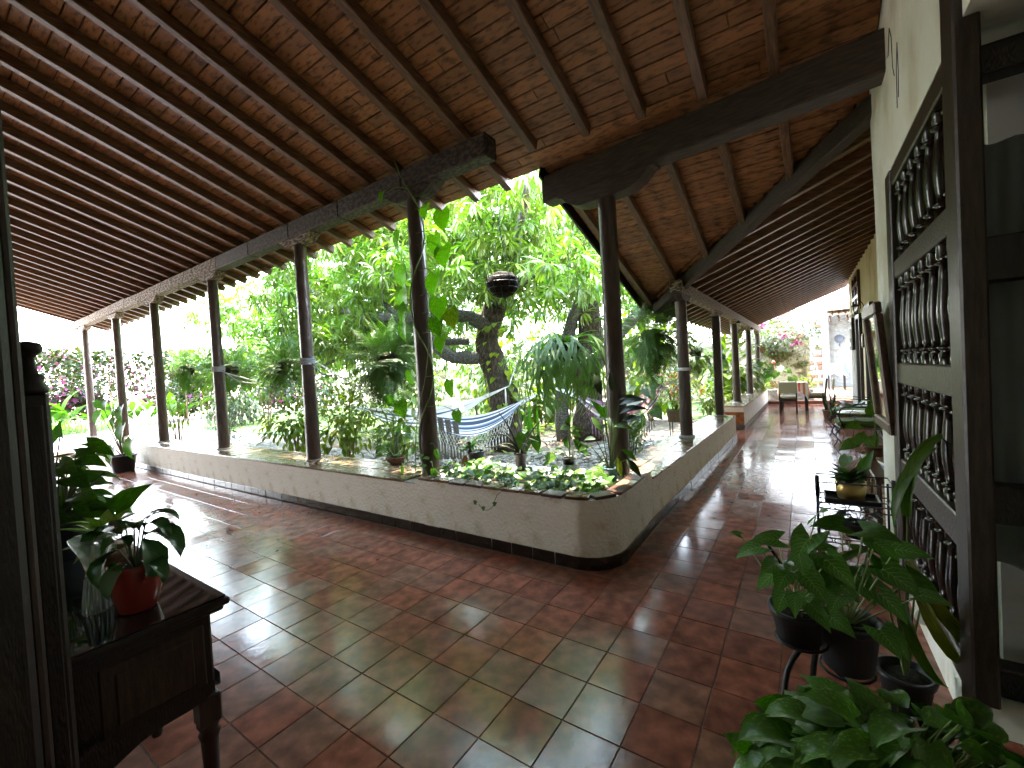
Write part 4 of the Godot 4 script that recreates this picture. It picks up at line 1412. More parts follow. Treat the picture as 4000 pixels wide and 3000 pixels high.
func column_vine():
	var t = thing("climbing_pothos", "climbing pothos with large heart-shaped leaves twined up the planter column", "vine", Vector3(-3.2, 0.45, -3.12))
	var st = tool_smooth()
	var pts = []
	for i in 30:
		var y = 2.95 * i / 29.0
		var a = 1.0 + sin(i * 0.45) * 1.1
		pts.append(Vector3(cos(a) * 0.1, y, sin(a) * 0.1))
	tube(st, pts, 0.008, 6)
	tube(st, curve_pts([Vector3(0.08, 2.8, 0.06), Vector3(-0.02, 3.0, 0.13), Vector3(-0.12, 3.25, 0.15), Vector3(-0.3, 3.38, 0.2)], 8), 0.006, 5)
	tube(st, curve_pts([Vector3(0.05, 2.9, 0.1), Vector3(-0.1, 2.95, 0.14), Vector3(-0.22, 2.92, 0.16)], 6), 0.005, 5)
	tube(st, curve_pts([Vector3(0.1, 1.9, 0.0), Vector3(0.13, 1.2, 0.08), Vector3(-0.03, 0.6, 0.12), Vector3(-0.12, 0.05, 0.1)], 10), 0.005, 5)
	obj("stem", st, M.stem, t)
	var lm = variants(4, 0.3, 0.225, HEART, 0.14, 0.25, 0.7, 0.03)
	for q in [[-0.27, 2.58, 0.0, 0.85, 0], [0.32, 2.66, -0.05, 0.8, 1], [0.15, 2.74, 0.0, 0.62, 0], [0.24, 2.42, 0.0, 0.8, 1], [0.34, 2.3, -0.02, 0.85, 1], [-0.2, 2.2, 0.06, 0.9, 0], [-0.17, 1.95, 0.08, 0.92, 0], [-0.13, 1.78, 0.08, 0.7, 0], [0.22, 2.05, 0.0, 0.9, 1], [0.26, 1.8, 0.0, 0.85, 1], [0.18, 1.62, 0.0, 0.75, 0], [-0.2, 1.62, 0.06, 0.72, 0], [0.26, 1.42, 0.0, 0.7, 0], [0.34, 0.98, 0.0, 0.55, 0], [-0.16, 1.1, 0.05, 0.6, 0], [0.4, 0.68, 0.0, 0.5, 0], [-0.12, 0.7, 0.06, 0.4, 0], [0.16, 0.3, 0.06, 0.35, 0], [-0.22, 0.28, 0.05, 0.38, 0], [-0.3, 0.1, 0.1, 0.32, 0], [-0.34, 3.42, 0.24, 0.42, 0], [-0.24, 2.92, 0.2, 0.33, 0], [0.16, 0.12, 0.12, 0.36, 0]]:
		var p = Vector3(q[0], q[1], q[2])
		var b = Vector3(0.06 * sign(q[0]), q[1] + 0.05, 0.06)
		var s2 = tool_smooth()
		tube(s2, [b, (b + p) * 0.5 + Vector3(0, 0.04, 0), p], 0.004, 4, false)
		var lf = inst("leaf", lm[rng.randi() % 4], M.vine if q[4] == 1 or rng.randf() < 0.6 else M.pothos_gold, t, leaf_xf(p, Vector3(q[0] * 0.8, -1.0, 0.25) + rdir() * 0.3, Vector3(q[0] * 0.3, 0.35, 1) + rdir() * 0.25, q[3]))
		var pe = mesh_of(s2)
		inst("petiole", pe, M.stem, t)
	inst("leaf", lm[0], M.yellowing, t, leaf_xf(Vector3(0.3, 1.7, -0.1), Vector3(0.1, -1, 0), Vector3(0.4, 0.1, 1), 0.75))

func planter_plants():
	# pothos filling the planter
	var t = thing("planter_pothos", "low variegated pothos filling the white corner planter", "pothos", Vector3(-2.15, 0.43, -3.2))
	var lm = variants(5, 0.1, 0.078, HEART, 0.14, 0.25, 0.6, 0.02)
	var list = []
	for i in 235:
		var x = rng.randf_range(-0.85, 0.8)
		var z = rng.randf_range(-0.3, 0.27)
		if x > 0.6 and z > 0.12:
			continue
		var y = rng.randf_range(0.05, 0.2) - 0.05 * abs(z) / 0.3
		var d = Vector3(rng.randf_range(-1, 1), rng.randf_range(-0.2, 0.5), rng.randf_range(-0.4, 1))
		list.append([Vector3(x, 0.0, z), Vector3(x + d.x * 0.05, y, z + d.z * 0.05), d, rng.randf_range(0.6, 1.25), Vector3(rng.randf_range(-0.3, 0.3), 1, 0.3)])
	stems_leaves(t, list, lm, [M.pothos, M.pothos, M.pothos_gold, M.garden_leaf], M.stem_dark, 0.0026)
	var big = leaf_mesh(0.17, 0.15, HEART, 0.14, 0.15, 0.5)
	inst("leaf", big, M.pothos_gold, t, leaf_xf(Vector3(0.32, 0.12, 0.2), Vector3(0.5, -0.25, 0.7), Vector3(0, 1, 0.9), 1.0))
	inst("leaf", big, M.pothos_gold, t, leaf_xf(Vector3(0.22, 0.24, -0.1), Vector3(0.7, 0.3, 0.3), Vector3(-0.2, 0.6, 0.8), 0.9))
	# runner over the wall face
	var st = tool_smooth()
	tube(st, curve_pts([Vector3(0.12, 0.08, 0.26), Vector3(0.06, 0.06, 0.42), Vector3(0.0, -0.06, 0.44), Vector3(-0.08, -0.09, 0.44), Vector3(-0.14, -0.05, 0.44)], 12), 0.003, 5)
	obj("runner", st, M.stem, t)
	for q in [[-0.16, -0.04, 0.445, -1.0], [-0.1, -0.085, 0.445, 0.6], [0.02, -0.03, 0.445, 0.8]]:
		inst("leaf", lm[0], M.pothos, t, leaf_xf(Vector3(q[0], q[1], q[2]), Vector3(q[3], 0.5, 0.1), Vector3(0, 0.2, 1), 0.45))
	# left runner near the column
	for q in [[-0.95, 0.12], [-1.02, 0.05], [-0.9, 0.2], [-1.08, 0.1], [-0.98, 0.22]]:
		inst("leaf", lm[1], M.pothos, t, leaf_xf(Vector3(q[0], q[1] + 0.05, 0.25), Vector3(-0.7, 0.2, 0.5), Vector3(0, 1, 0.5), 0.7))

	# pots standing on the rear wall of the planter
	t = thing("potted_dracaena", "black plastic pot of bronze striped leaves right of the pothos column", "potted plant", Vector3(-3.03, 0.46, -3.66))
	inst("pot", pot_mesh(0.07, 0.088, 0.17), M.black_plastic, t)
	pot_soil(t, 0.084, 0.14)
	st = tool_flat()
	box(st, Vector3(0, 0.162, 0.0), Vector3(0.07, 0.014, 0.05), 0.004)
	box(st, Vector3(0.05, 0.16, 0.03), Vector3(0.05, 0.012, 0.04), 0.004)
	obj("foam_chip", st, M.white_paint, t)
	var lb = variants(3, 0.24, 0.055, OVATE, 0.0, 0.3, 1.2, 0.02)
	for i in 26:
		var a = rng.randf() * TAU
		var e = rng.randf_range(-0.2, 1.1)
		inst("leaf", lb[i % 3], [M.bronze_leaf, M.bronze_leaf, M.garden_leaf, M.syngonium][i % 4], t, leaf_xf(Vector3(-0.08, 0.16 + 0.07 * rng.randf(), 0), Vector3(cos(a) - 0.35, e, sin(a)), UP, rng.randf_range(0.6, 1.1)))
	for i in 9:
		inst("leaf", lb[i % 3], M.dry_leaf, t, leaf_xf(Vector3(-0.13, 0.12, 0.02), Vector3(rng.randf_range(-0.7, 0.1), -1, rng.randf_range(-0.3, 0.5)), Vector3(0, 0.3, 1), rng.randf_range(0.5, 0.9)))

	t = thing("potted_aloe", "marbled brown pot with long dark spiky arms of a spidery succulent", "potted plant", Vector3(-2.44, 0.46, -3.66))
	inst("pot", pot_mesh(0.05, 0.062, 0.19, 0.006), M.marbled, t)
	pot_soil(t, 0.055, 0.17)
	for q in [[-0.22, 0.42, 0.05], [0.36, 0.38, 0.05], [-0.34, 0.15, 0.1], [0.3, 0.12, 0.1], [-0.36, 0.04, 0.12], [0.2, 0.08, 0.14], [-0.2, 0.07, 0.15], [-0.3, 0.26, -0.05]]:
		st = tool_smooth()
		var e = Vector3(q[0], 0.2 + q[1], q[2])
		tube(st, curve_pts([Vector3(q[0] * 0.06, 0.17, 0), Vector3(q[0] * 0.4, 0.2 + q[1] * (0.5 if q[1] > 0.2 else 1.1), q[2] * 0.4), e], 8), [0.013, 0.013, 0.012, 0.011, 0.01, 0.009, 0.007, 0.005, 0.002], 7)
		obj("arm", st, M.aloe, t)
	inst("leaf", leaf_mesh(0.26, 0.22, HEART, 0.14, 0.1, 0.3), M.bright_leaf, t, leaf_xf(Vector3(-0.02, 0.36, -0.12), Vector3(0.05, -0.5, 0.15), Vector3(0.1, 0.25, 1), 0.9))
	inst("leaf", leaf_mesh(0.2, 0.12, HEART, 0.14, 0.1, 0.3), M.garden_leaf, t, leaf_xf(Vector3(0.13, 0.34, -0.1), Vector3(0.15, -0.6, 0.1), Vector3(0.4, 0.2, 1), 0.9))

	t = thing("potted_seedling", "grey glass bowl holding a small black pot with a two-stemmed seedling", "potted plant", Vector3(-1.86, 0.46, -3.62))
	st = tool_smooth()
	lathe(st, [[0.001, 0.0], [0.055, 0.0], [0.088, 0.035], [0.092, 0.07], [0.075, 0.1], [0.066, 0.108], [0.075, 0.122], [0.07, 0.122], [0.062, 0.106]], 26)
	obj("glass_bowl", st, M.glass_pot, t)
	inst("pot", pot_mesh(0.05, 0.06, 0.09, 0.006), M.black_plastic, t, Transform3D(Basis(), Vector3(-0.005, 0.085, 0)))
	st = tool_smooth()
	lathe(st, [[0.001, 0.165], [0.055, 0.16]], 14)
	obj("soil", st, M.soil, t)
	var lo = variants(3, 0.17, 0.062, OVATE, 0.0, 0.35, 1.0, 0.02)
	var L = []
	for q in [[0.02, 0.48, -0.3, 0.9, 0.5], [0.02, 0.48, 0.2, 0.9, 0.9], [0.02, 0.46, -1.0, 0.1, 0.95], [0.03, 0.46, 1.0, 0.0, 0.9], [0.04, 0.42, 0.8, -0.2, 0.7], [0.0, 0.38, -0.2, -0.9, 0.9], [0.06, 0.36, 0.6, -0.5, 0.8], [0.08, 0.32, 0.7, -0.8, 0.8], [0.13, 0.33, 0.5, -1.0, 1.0], [-0.06, 0.26, -0.8, 0.1, 0.5], [-0.04, 0.22, -0.6, -0.3, 0.5]]:
		L.append([Vector3(0.01 if q[0] < 0.06 else 0.03, 0.16, 0), Vector3(q[0], q[1], 0.02), Vector3(q[2], q[3], rng.randf_range(-0.2, 0.5)), q[4], Vector3(0, 0.6, 0.8)])
	stems_leaves(t, L, lo, M.garden_leaf, M.stem_pale, 0.004, 0.0)

	t = thing("potted_tall_plant", "blue plastic pot at the foot of the corner column with tall dark paddle leaves", "potted plant", Vector3(-1.44, 0.46, -3.6))
	inst("pot", pot_mesh(0.048, 0.062, 0.12, 0.008), M.blue_plastic, t)
	pot_soil(t, 0.058, 0.1)
	var lp = variants(3, 0.2, 0.062, OVATE, 0.0, 0.3, 0.8, 0.02)
	L = []
	for q in [[-0.05, 0.78, -0.3, 0.9, 1.1], [0.08, 0.8, 0.0, 1.0, 0.9], [0.1, 0.72, 1.0, 0.25, 1.0], [0.12, 0.68, 1.0, 0.35, 1.15], [0.1, 0.6, 1.0, 0.4, 1.2], [0.12, 0.54, 1.0, 0.3, 1.1], [0.08, 0.5, 1.0, 0.1, 0.9], [-0.02, 0.58, -0.5, 0.8, 1.0], [-0.04, 0.46, -0.6, 0.8, 0.9], [0.02, 0.42, -0.2, 0.9, 1.0], [-0.1, 0.38, -1.0, 0.0, 0.8], [-0.16, 0.3, -1.0, -0.2, 0.9], [0.1, 0.28, 1.0, -0.4, 0.8], [0.18, 0.22, 0.9, -0.8, 1.0], [0.05, 0.16, 0.4, -1.0, 0.9], [-0.05, 0.2, -0.6, -0.6, 0.5]]:
		L.append([Vector3(rng.randf_range(-0.02, 0.02), 0.1, 0), Vector3(q[0], q[1], rng.randf_range(-0.04, 0.08)), Vector3(q[2], q[3], rng.randf_range(-0.4, 0.5)), q[4], Vector3(0, 0.8, 0.6)])
	stems_leaves(t, L, lp, [M.dark_leaf, M.garden_leaf, M.dark_leaf], M.stem_dark, 0.005, 0.05)
	inst("leaf", lp[0], M.yellowing, t, leaf_xf(Vector3(0.09, 0.22, 0.05), Vector3(0.15, -1, 0.1), Vector3(0.3, 0.1, 1), 0.8))

	t = thing("potted_philodendron", "clay bowl on the parapet edge with a leggy heart-leaved plant", "potted plant", Vector3(-3.95, 0.49, -3.3))
	inst("pot", pot_mesh(0.06, 0.105, 0.085, 0.01), M.terracotta, t)
	pot_soil(t, 0.1, 0.065)
	var lh = variants(4, 0.15, 0.12, HEART, 0.14, 0.25, 0.7, 0.02)
	L = []
	for i in 24:
		var y = rng.randf_range(0.08, 0.5)
		var a = rng.randf() * TAU
		L.append([Vector3(0, 0.06, 0), Vector3(cos(a) * rng.randf_range(0.04, 0.2), y, sin(a) * 0.14), Vector3(cos(a), rng.randf_range(-0.8, 0.4), sin(a) + 0.3), rng.randf_range(0.55, 1.0), Vector3(0, 0.7, 0.6)])
	L.append([Vector3(0, 0.06, 0), Vector3(0.0, 0.72, 0), Vector3(-0.5, 0.5, 0.3), 1.0, Vector3(0, 0.3, 1)])
	L.append([Vector3(0, 0.06, 0), Vector3(0.14, 0.74, 0), Vector3(0.4, -0.9, 0.2), 1.5, Vector3(0.4, 0.1, 1)])
	stems_leaves(t, L, lh, [M.pothos_gold, M.garden_leaf, M.pothos], M.stem_dark, 0.004, 0.05)

	t = thing("floor_pot_plant", "black pot on the floor against the left parapet with a bare-stemmed plant", "potted plant", Vector3(-10.95, 0.0, -2.52))
	inst("pot", pot_mesh(0.16, 0.2, 0.32, 0.016), M.black_plastic, t)
	pot_soil(t, 0.19, 0.28)
	lh = variants(3, 0.3, 0.22, HEART, 0.16, 0.25, 0.7, 0.02)
	L = []
	for q in [[-0.45, 1.15, -0.5, -1.0, 1.1], [-0.3, 0.95, -0.6, -0.8, 1.0], [-0.2, 1.3, -0.4, 0.3, 0.8], [0.1, 1.4, 0.3, -0.6, 0.9], [0.3, 1.25, 0.4, -0.9, 1.1], [0.35, 0.9, 0.5, -0.9, 1.25], [0.3, 0.62, 0.3, -1.0, 1.4], [0.18, 0.5, 0.1, -1.0, 1.2], [-0.15, 1.05, 0.0, -1, 0.8], [0.05, 1.15, 0.5, 0.2, 0.8]]:
		L.append([Vector3(0.02, 0.28, 0), Vector3(q[0], q[1], rng.randf_range(-0.1, 0.2)), Vector3(q[2], q[3], 0.4), q[4], Vector3(0.3, 0.2, 1)])
	stems_leaves(t, L, lh, [M.garden_leaf, M.pothos], M.twig, 0.009, 0.05)

	# plants behind the right parapet
	t = thing("elephant_ear", "bright green elephant-ear plant behind the right parapet", "plant", Vector3(-1.95, 0.0, -5.9))
	var le = variants(3, 0.25, 0.19, HEART, 0.2, 0.2, 0.5, 0.02)
	L = []
	for q in [[0.05, 1.15, 0.2, 0.2, 1.2], [0.2, 1.2, 0.4, -0.6, 1.1], [-0.25, 1.05, -0.7, -0.4, 1.0], [-0.15, 0.8, -0.5, -0.8, 1.0], [0.0, 0.75, 0.1, -0.9, 1.0], [-0.4, 0.85, -0.9, -0.5, 0.9], [0.2, 0.85, 0.6, -0.5, 0.9], [-0.1, 0.55, -0.3, -0.9, 0.9]]:
		L.append([Vector3(0, 0.0, 0), Vector3(q[0], q[1], rng.randf_range(-0.2, 0.2)), Vector3(q[2], q[3], 0.6), q[4], Vector3(0.1, 0.35, 1)])
	stems_leaves(t, L, le, M.bright_leaf, M.stem_pale, 0.009, 0.08)
	t = thing("narrow_leaf_plant", "clump of narrow dark glossy leaves leaning on the right parapet", "plant", Vector3(-1.88, 0.0, -5.2))
	var ln = variants(3, 0.22, 0.05, LANCE, 0.0, 0.3, 0.9, 0.02)
	L = []
	for i in 70:
		var a = rng.randf() * TAU
		var y = rng.randf_range(0.35, 0.85)
		var r = rng.randf_range(0.05, 0.34)
		L.append([Vector3(cos(a) * 0.05, 0.0, sin(a) * 0.05), Vector3(cos(a) * r * 0.7, y, sin(a) * r), Vector3(cos(a), rng.randf_range(-0.2, 0.9), sin(a)), rng.randf_range(0.6, 1.1)])
	stems_leaves(t, L, ln, [M.dark_leaf, M.garden_leaf], M.stem_dark, 0.004, 0.02)
	t = thing("potted_bush", "small-leaved bush in a wooden barrel pot behind the right parapet", "potted plant", Vector3(-2.05, 0.0, -8.6))
	inst("pot", pot_mesh(0.15, 0.18, 0.24, 0.01), M.barrel, t, Transform3D(Basis(), Vector3(0, 0.36, 0)))
	st = tool_flat()
	for q in [[-0.1, -0.1], [0.1, -0.1], [0.1, 0.1], [-0.1, 0.1]]:
		bar(st, Vector3(q[0], -0.02, q[1]), Vector3(q[0], 0.36, q[1]), 0.02, 0.02)
	obj("pot_stand", st, M.iron, t)
	var xs = []
	var cs = []
	var sl = leaf_mesh(0.07, 0.026, OVATE, 0.0, 0.2, 0.5)
	for i in 520:
		var d = rdir()
		xs.append(leaf_xf(Vector3(0, 0.95, 0) + d * Vector3(0.34, 0.36, 0.34) * pow(rng.randf(), 0.4), d + rdir() * 0.6, UP, rng.randf_range(0.7, 1.3)))
		cs.append(_vary(Color(1.2, 1.2, 1)))
	many("leaves", sl, M.leafy, t, xs, cs)
	st = tool_smooth()
	for i in 9:
		var a = TAU * i / 9.0
		tube(st, [Vector3(0, 0.58, 0), Vector3(cos(a) * 0.1, 0.8, sin(a) * 0.1), Vector3(cos(a) * 0.24, 1.05, sin(a) * 0.24)], 0.006, 4)
	obj("stem", st, M.twig, t)

# ------------------------------------------------------------------ furniture and foreground
func sideboard():
	var t = thing("sideboard", "dark carved sideboard with a glossy glass-topped surface and turned legs", "table", Vector3(-2.29, 0, -0.27))
	# spans x -0.6..0.6, z -0.375..0.375, front edge of the top at 0.75
	var st = tool_flat()
	box(st, Vector3(0, 0.725, 0), Vector3(1.2, 0.026, 0.75), 0.006)
	box(st, Vector3(0, 0.703, 0), Vector3(1.17, 0.02, 0.72), 0.006)
	obj("top", st, M.black_wood, t)
	st = tool_flat()
	box(st, Vector3(0, 0.742, 0), Vector3(1.18, 0.008, 0.73), 0.002)
	obj("glass_top", st, M.glass_top, t)
	st = tool_flat()
	box(st, Vector3(0, 0.55, 0), Vector3(1.1, 0.288, 0.66), 0.008)
	obj("carcass", st, M.black_wood, t)
	# scalloped apron on the right-hand side and the front
	for q in [[Vector3(0.556, 0.4, 0), 0.64, PI / 2], [Vector3(0, 0.4, -0.336), 1.08, 0.0]]:
		st = tool_flat()
		var n = 16
		var xf = Transform3D(Basis.from_euler(Vector3(0, q[2], 0)), q[0])
		for i in n:
			var a = -0.5 + float(i) / n
			var b = -0.5 + float(i + 1) / n
			var ya = 0.02 - 0.07 * cos(a * PI) * (0.7 + 0.3 * cos(a * TAU * 2)) + 0.03
			var yb = 0.02 - 0.07 * cos(b * PI) * (0.7 + 0.3 * cos(b * TAU * 2)) + 0.03
			for e in [-0.012, 0.012]:
				quad(st, xf * Vector3(a * q[1], ya - 0.03, e), xf * Vector3(b * q[1], yb - 0.03, e), xf * Vector3(b * q[1], 0.06, e), xf * Vector3(a * q[1], 0.06, e), xf.basis * Vector3(0, 0, e))
			quad(st, xf * Vector3(a * q[1], ya - 0.03, -0.012), xf * Vector3(b * q[1], yb - 0.03, -0.012), xf * Vector3(b * q[1], yb - 0.03, 0.012), xf * Vector3(a * q[1], ya - 0.03, 0.012), -UP)
		obj("apron", st, M.black_wood, t)
	for z in [-0.17, 0.16]:
		st = tool_flat()
		box(st, Vector3(0.552, 0.55, z), Vector3(0.012, 0.22, 0.27), 0.006)
		box(st, Vector3(0.558, 0.55, z), Vector3(0.012, 0.16, 0.2), 0.006)
		obj("side_panel", st, M.dark_wood, t)
	var pr = [[0.018, 0.0], [0.02, 0.01], [0.027, 0.24], [0.034, 0.262], [0.026, 0.275], [0.036, 0.295], [0.036, 0.31]]
	for x in [-0.54, -0.05, 0.52]:
		for z in [-0.31, 0.31]:
			var sm = tool_smooth()
			lathe(sm, pr, 14, Transform3D(Basis(), Vector3(x, 0, z)))
			sm.set_smooth_group(-1)
			box(sm, Vector3(x, 0.35, z), Vector3(0.068, 0.1, 0.068), 0.006)
			obj("leg", sm, M.dark_wood, t)

	t = thing("red_pot_plant", "red glazed pot with a drooping peace lily on the sideboard", "potted plant", Vector3(-1.87, 0.746, -0.44))
	var st2 = tool_smooth()
	lathe(st2, [[0.001, 0], [0.046, 0], [0.054, 0.008], [0.067, 0.07], [0.073, 0.14], [0.073, 0.158], [0.07, 0.16], [0.067, 0.135]], 30)
	obj("pot", st2, M.red_glaze, t)
	pot_soil(t, 0.067, 0.13)
	var lm = variants(3, 0.15, 0.058, OVATE, 0.0, 0.35, 1.6, 0.03)
	var L = []
	for q in [[-0.02, 0.27, -0.3, 0.15, 0.9, 0.3], [0.05, 0.25, 0.9, 0.1, 1.25, -0.5], [0.03, 0.22, 0.4, 0.9, 0.9, 0.5], [0.06, 0.28, 0.9, 0.35, 0.9, -0.4], [-0.04, 0.25, -0.9, 0.15, 1.3, 0.5], [-0.05, 0.2, -0.6, -0.75, 1.2, 0.7], [-0.02, 0.17, -0.1, -0.9, 0.9, 0.8], [0.02, 0.165, 0.5, -0.2, 0.9, 0.7], [0.05, 0.16, 0.9, 0.1, 0.9, -0.3], [0.0, 0.27, 0.2, 0.6, 0.9, -0.5], [-0.03, 0.26, -0.8, 0.3, 0.9, -0.3], [0.02, 0.29, 0.6, 0.6, 0.8, -0.8], [0.06, 0.24, 0.4, -0.8, 1.3, -0.2]]:
		L.append([Vector3(q[0] * 0.2, 0.13, 0), Vector3(q[0], q[1], q[5] * 0.04), Vector3(q[2], q[3], q[5]), q[4]])
	stems_leaves(t, L, lm, M.peace, M.stem_dark, 0.0035, 0.0)

	t = thing("glass_vase", "fluted glass vase with a wide bowl holding a cutting in water", "vase", Vector3(-1.99, 0.746, -0.365))
	st2 = tool_smooth()
	lathe(st2, [[0.001, 0.002], [0.038, 0.0], [0.034, 0.03], [0.024, 0.11], [0.023, 0.14], [0.036, 0.19], [0.055, 0.235], [0.06, 0.25], [0.0585, 0.25], [0.052, 0.236], [0.033, 0.19], [0.02, 0.14], [0.021, 0.11], [0.03, 0.03], [0.015, 0.012]], 16)
	obj("glass", st2, M.glass, t)
	st2 = tool_smooth()
	for i in 16:
		var a = TAU * i / 16.0
		var d = Vector3(cos(a), 0, sin(a))
		tube(st2, [d * 0.037 + Vector3(0, 0.005, 0), d * 0.034 + Vector3(0, 0.04, 0), d * 0.026 + Vector3(0, 0.11, 0)], 0.003, 5)
	obj("flute", st2, M.glass_pot, t)
	st2 = tool_smooth()
	tube(st2, curve_pts([Vector3(0.0, 0.22, 0), Vector3(0.015, 0.12, 0.01), Vector3(-0.015, 0.03, 0)], 6), 0.005, 5)
	obj("cutting", st2, M.stem_pale, t)

	t = thing("variegated_plant", "small pot with a rosette of cream-edged green leaves behind the glass vase", "potted plant", Vector3(-2.22, 0.746, -0.44))
	inst("pot", pot_mesh(0.042, 0.058, 0.13), M.terracotta, t)
	pot_soil(t, 0.054, 0.11)
	lm = variants(3, 0.15, 0.045, OVATE, 0.0, 0.35, 0.8, 0.01)
	for i in 17:
		var a = TAU * i / 17.0 * 2.4
		var e = 0.2 + 1.2 * (i / 17.0)
		inst("leaf", lm[i % 3], M.varieg, t, leaf_xf(Vector3(0, 0.14 + 0.06 * i / 17.0, 0), Vector3(cos(a), e, sin(a)), UP, rng.randf_range(0.8, 1.05)))

	t = thing("syngonium_tub", "big black tub on the far end of the sideboard with bushy arrow-leaved plants", "potted plant", Vector3(-2.82, 0.746, -0.38))
	inst("pot", pot_mesh(0.1, 0.13, 0.17, 0.012), M.black_plastic, t)
	pot_soil(t, 0.122, 0.145)
	lm = variants(4, 0.125, 0.085, ARROW, 0.3, 0.25, 0.8, 0.02)
	L = []
	for i in 60:
		var a = rng.randf() * TAU
		var y = rng.randf_range(0.2, 0.5)
		var r = rng.randf_range(0.05, 0.22)
		L.append([Vector3(cos(a) * 0.07, 0.17, sin(a) * 0.07), Vector3(cos(a) * r, y, sin(a) * r), Vector3(cos(a) + 0.3, rng.randf_range(-0.6, 0.3), sin(a)), rng.randf_range(0.65, 1.15), Vector3(0.2, 0.8, 0.5)])
	L.append([Vector3(0.05, 0.17, 0), Vector3(0.16, 0.2, -0.2), Vector3(0.3, 0.6, -0.6), 1.35, Vector3(0.4, 0.3, 0.9)])
	L.append([Vector3(0.05, 0.17, 0), Vector3(0.05, 0.55, -0.05), Vector3(-0.3, 0.9, 0), 0.7, Vector3(0.4, 0.3, 0.9)])
	stems_leaves(t, L, lm, [M.syngonium, M.garden_leaf, M.garden_leaf], M.stem_dark, 0.004, 0.05)
	st2 = tool_smooth()
	tube(st2, curve_pts([Vector3(0.05, 0.2, 0.05), Vector3(0.12, 0.3, -0.1), Vector3(0.2, 0.38, -0.16)], 6), 0.004, 5)
	obj("bare_stalk", st2, M.stem_dark, t)

	# old bedpost with a turned finial standing in front of the sideboard
	t = thing("newel_post", "old dark square post with a turned mushroom finial at the left", "post", Vector3(-1.568, 0.0, -0.2))
	st = tool_flat()
	box(st, Vector3(0, 0.74, 0), Vector3(0.052, 1.48, 0.052), 0.006)
	box(st, Vector3(0.0, 0.73, 0.0), Vector3(0.03, 1.44, 0.058), 0.003)
	box(st, Vector3(0.0, 0.73, 0.0), Vector3(0.058, 1.44, 0.03), 0.003)
	obj("shaft", st, M.black_wood, t)
	var sm2 = tool_smooth()
	lathe(sm2, [[0.001, 1.48], [0.03, 1.48], [0.031, 1.492], [0.023, 1.508], [0.026, 1.516], [0.027, 1.522], [0.016, 1.53], [0.012, 1.545], [0.011, 1.565], [0.015, 1.574], [0.024, 1.582], [0.027, 1.592], [0.023, 1.604], [0.001, 1.61]], 20)
	obj("finial", sm2, M.black_wood, t)
	t = thing("white_board", "edge of a worn white painted board wedged behind the dark finial post", "board", Vector3(-1.63, 0.0, -0.17))
	st = tool_flat()
	box(st, Vector3(0, 0.77, 0), Vector3(0.03, 1.54, 0.05), 0.006)
	obj("panel", st, M.weathered, t)
	t = thing("folding_legs", "grey metal folding legs leaning in the dark under the finial post", "metal frame", Vector3(-1.45, 0.0, -0.1))
	st = tool_smooth()
	tube(st, [Vector3(0, 0.75, 0), Vector3(0.0, 0.02, 0.02)], 0.009, 8)
	tube(st, [Vector3(0.03, 0.62, -0.06), Vector3(0.05, 0.0, -0.1)], 0.009, 8)
	tube(st, [Vector3(0, 0.62, 0), Vector3(0.05, 0.45, -0.1)], 0.007, 8)
	obj("tube", st, M.zinc, t)

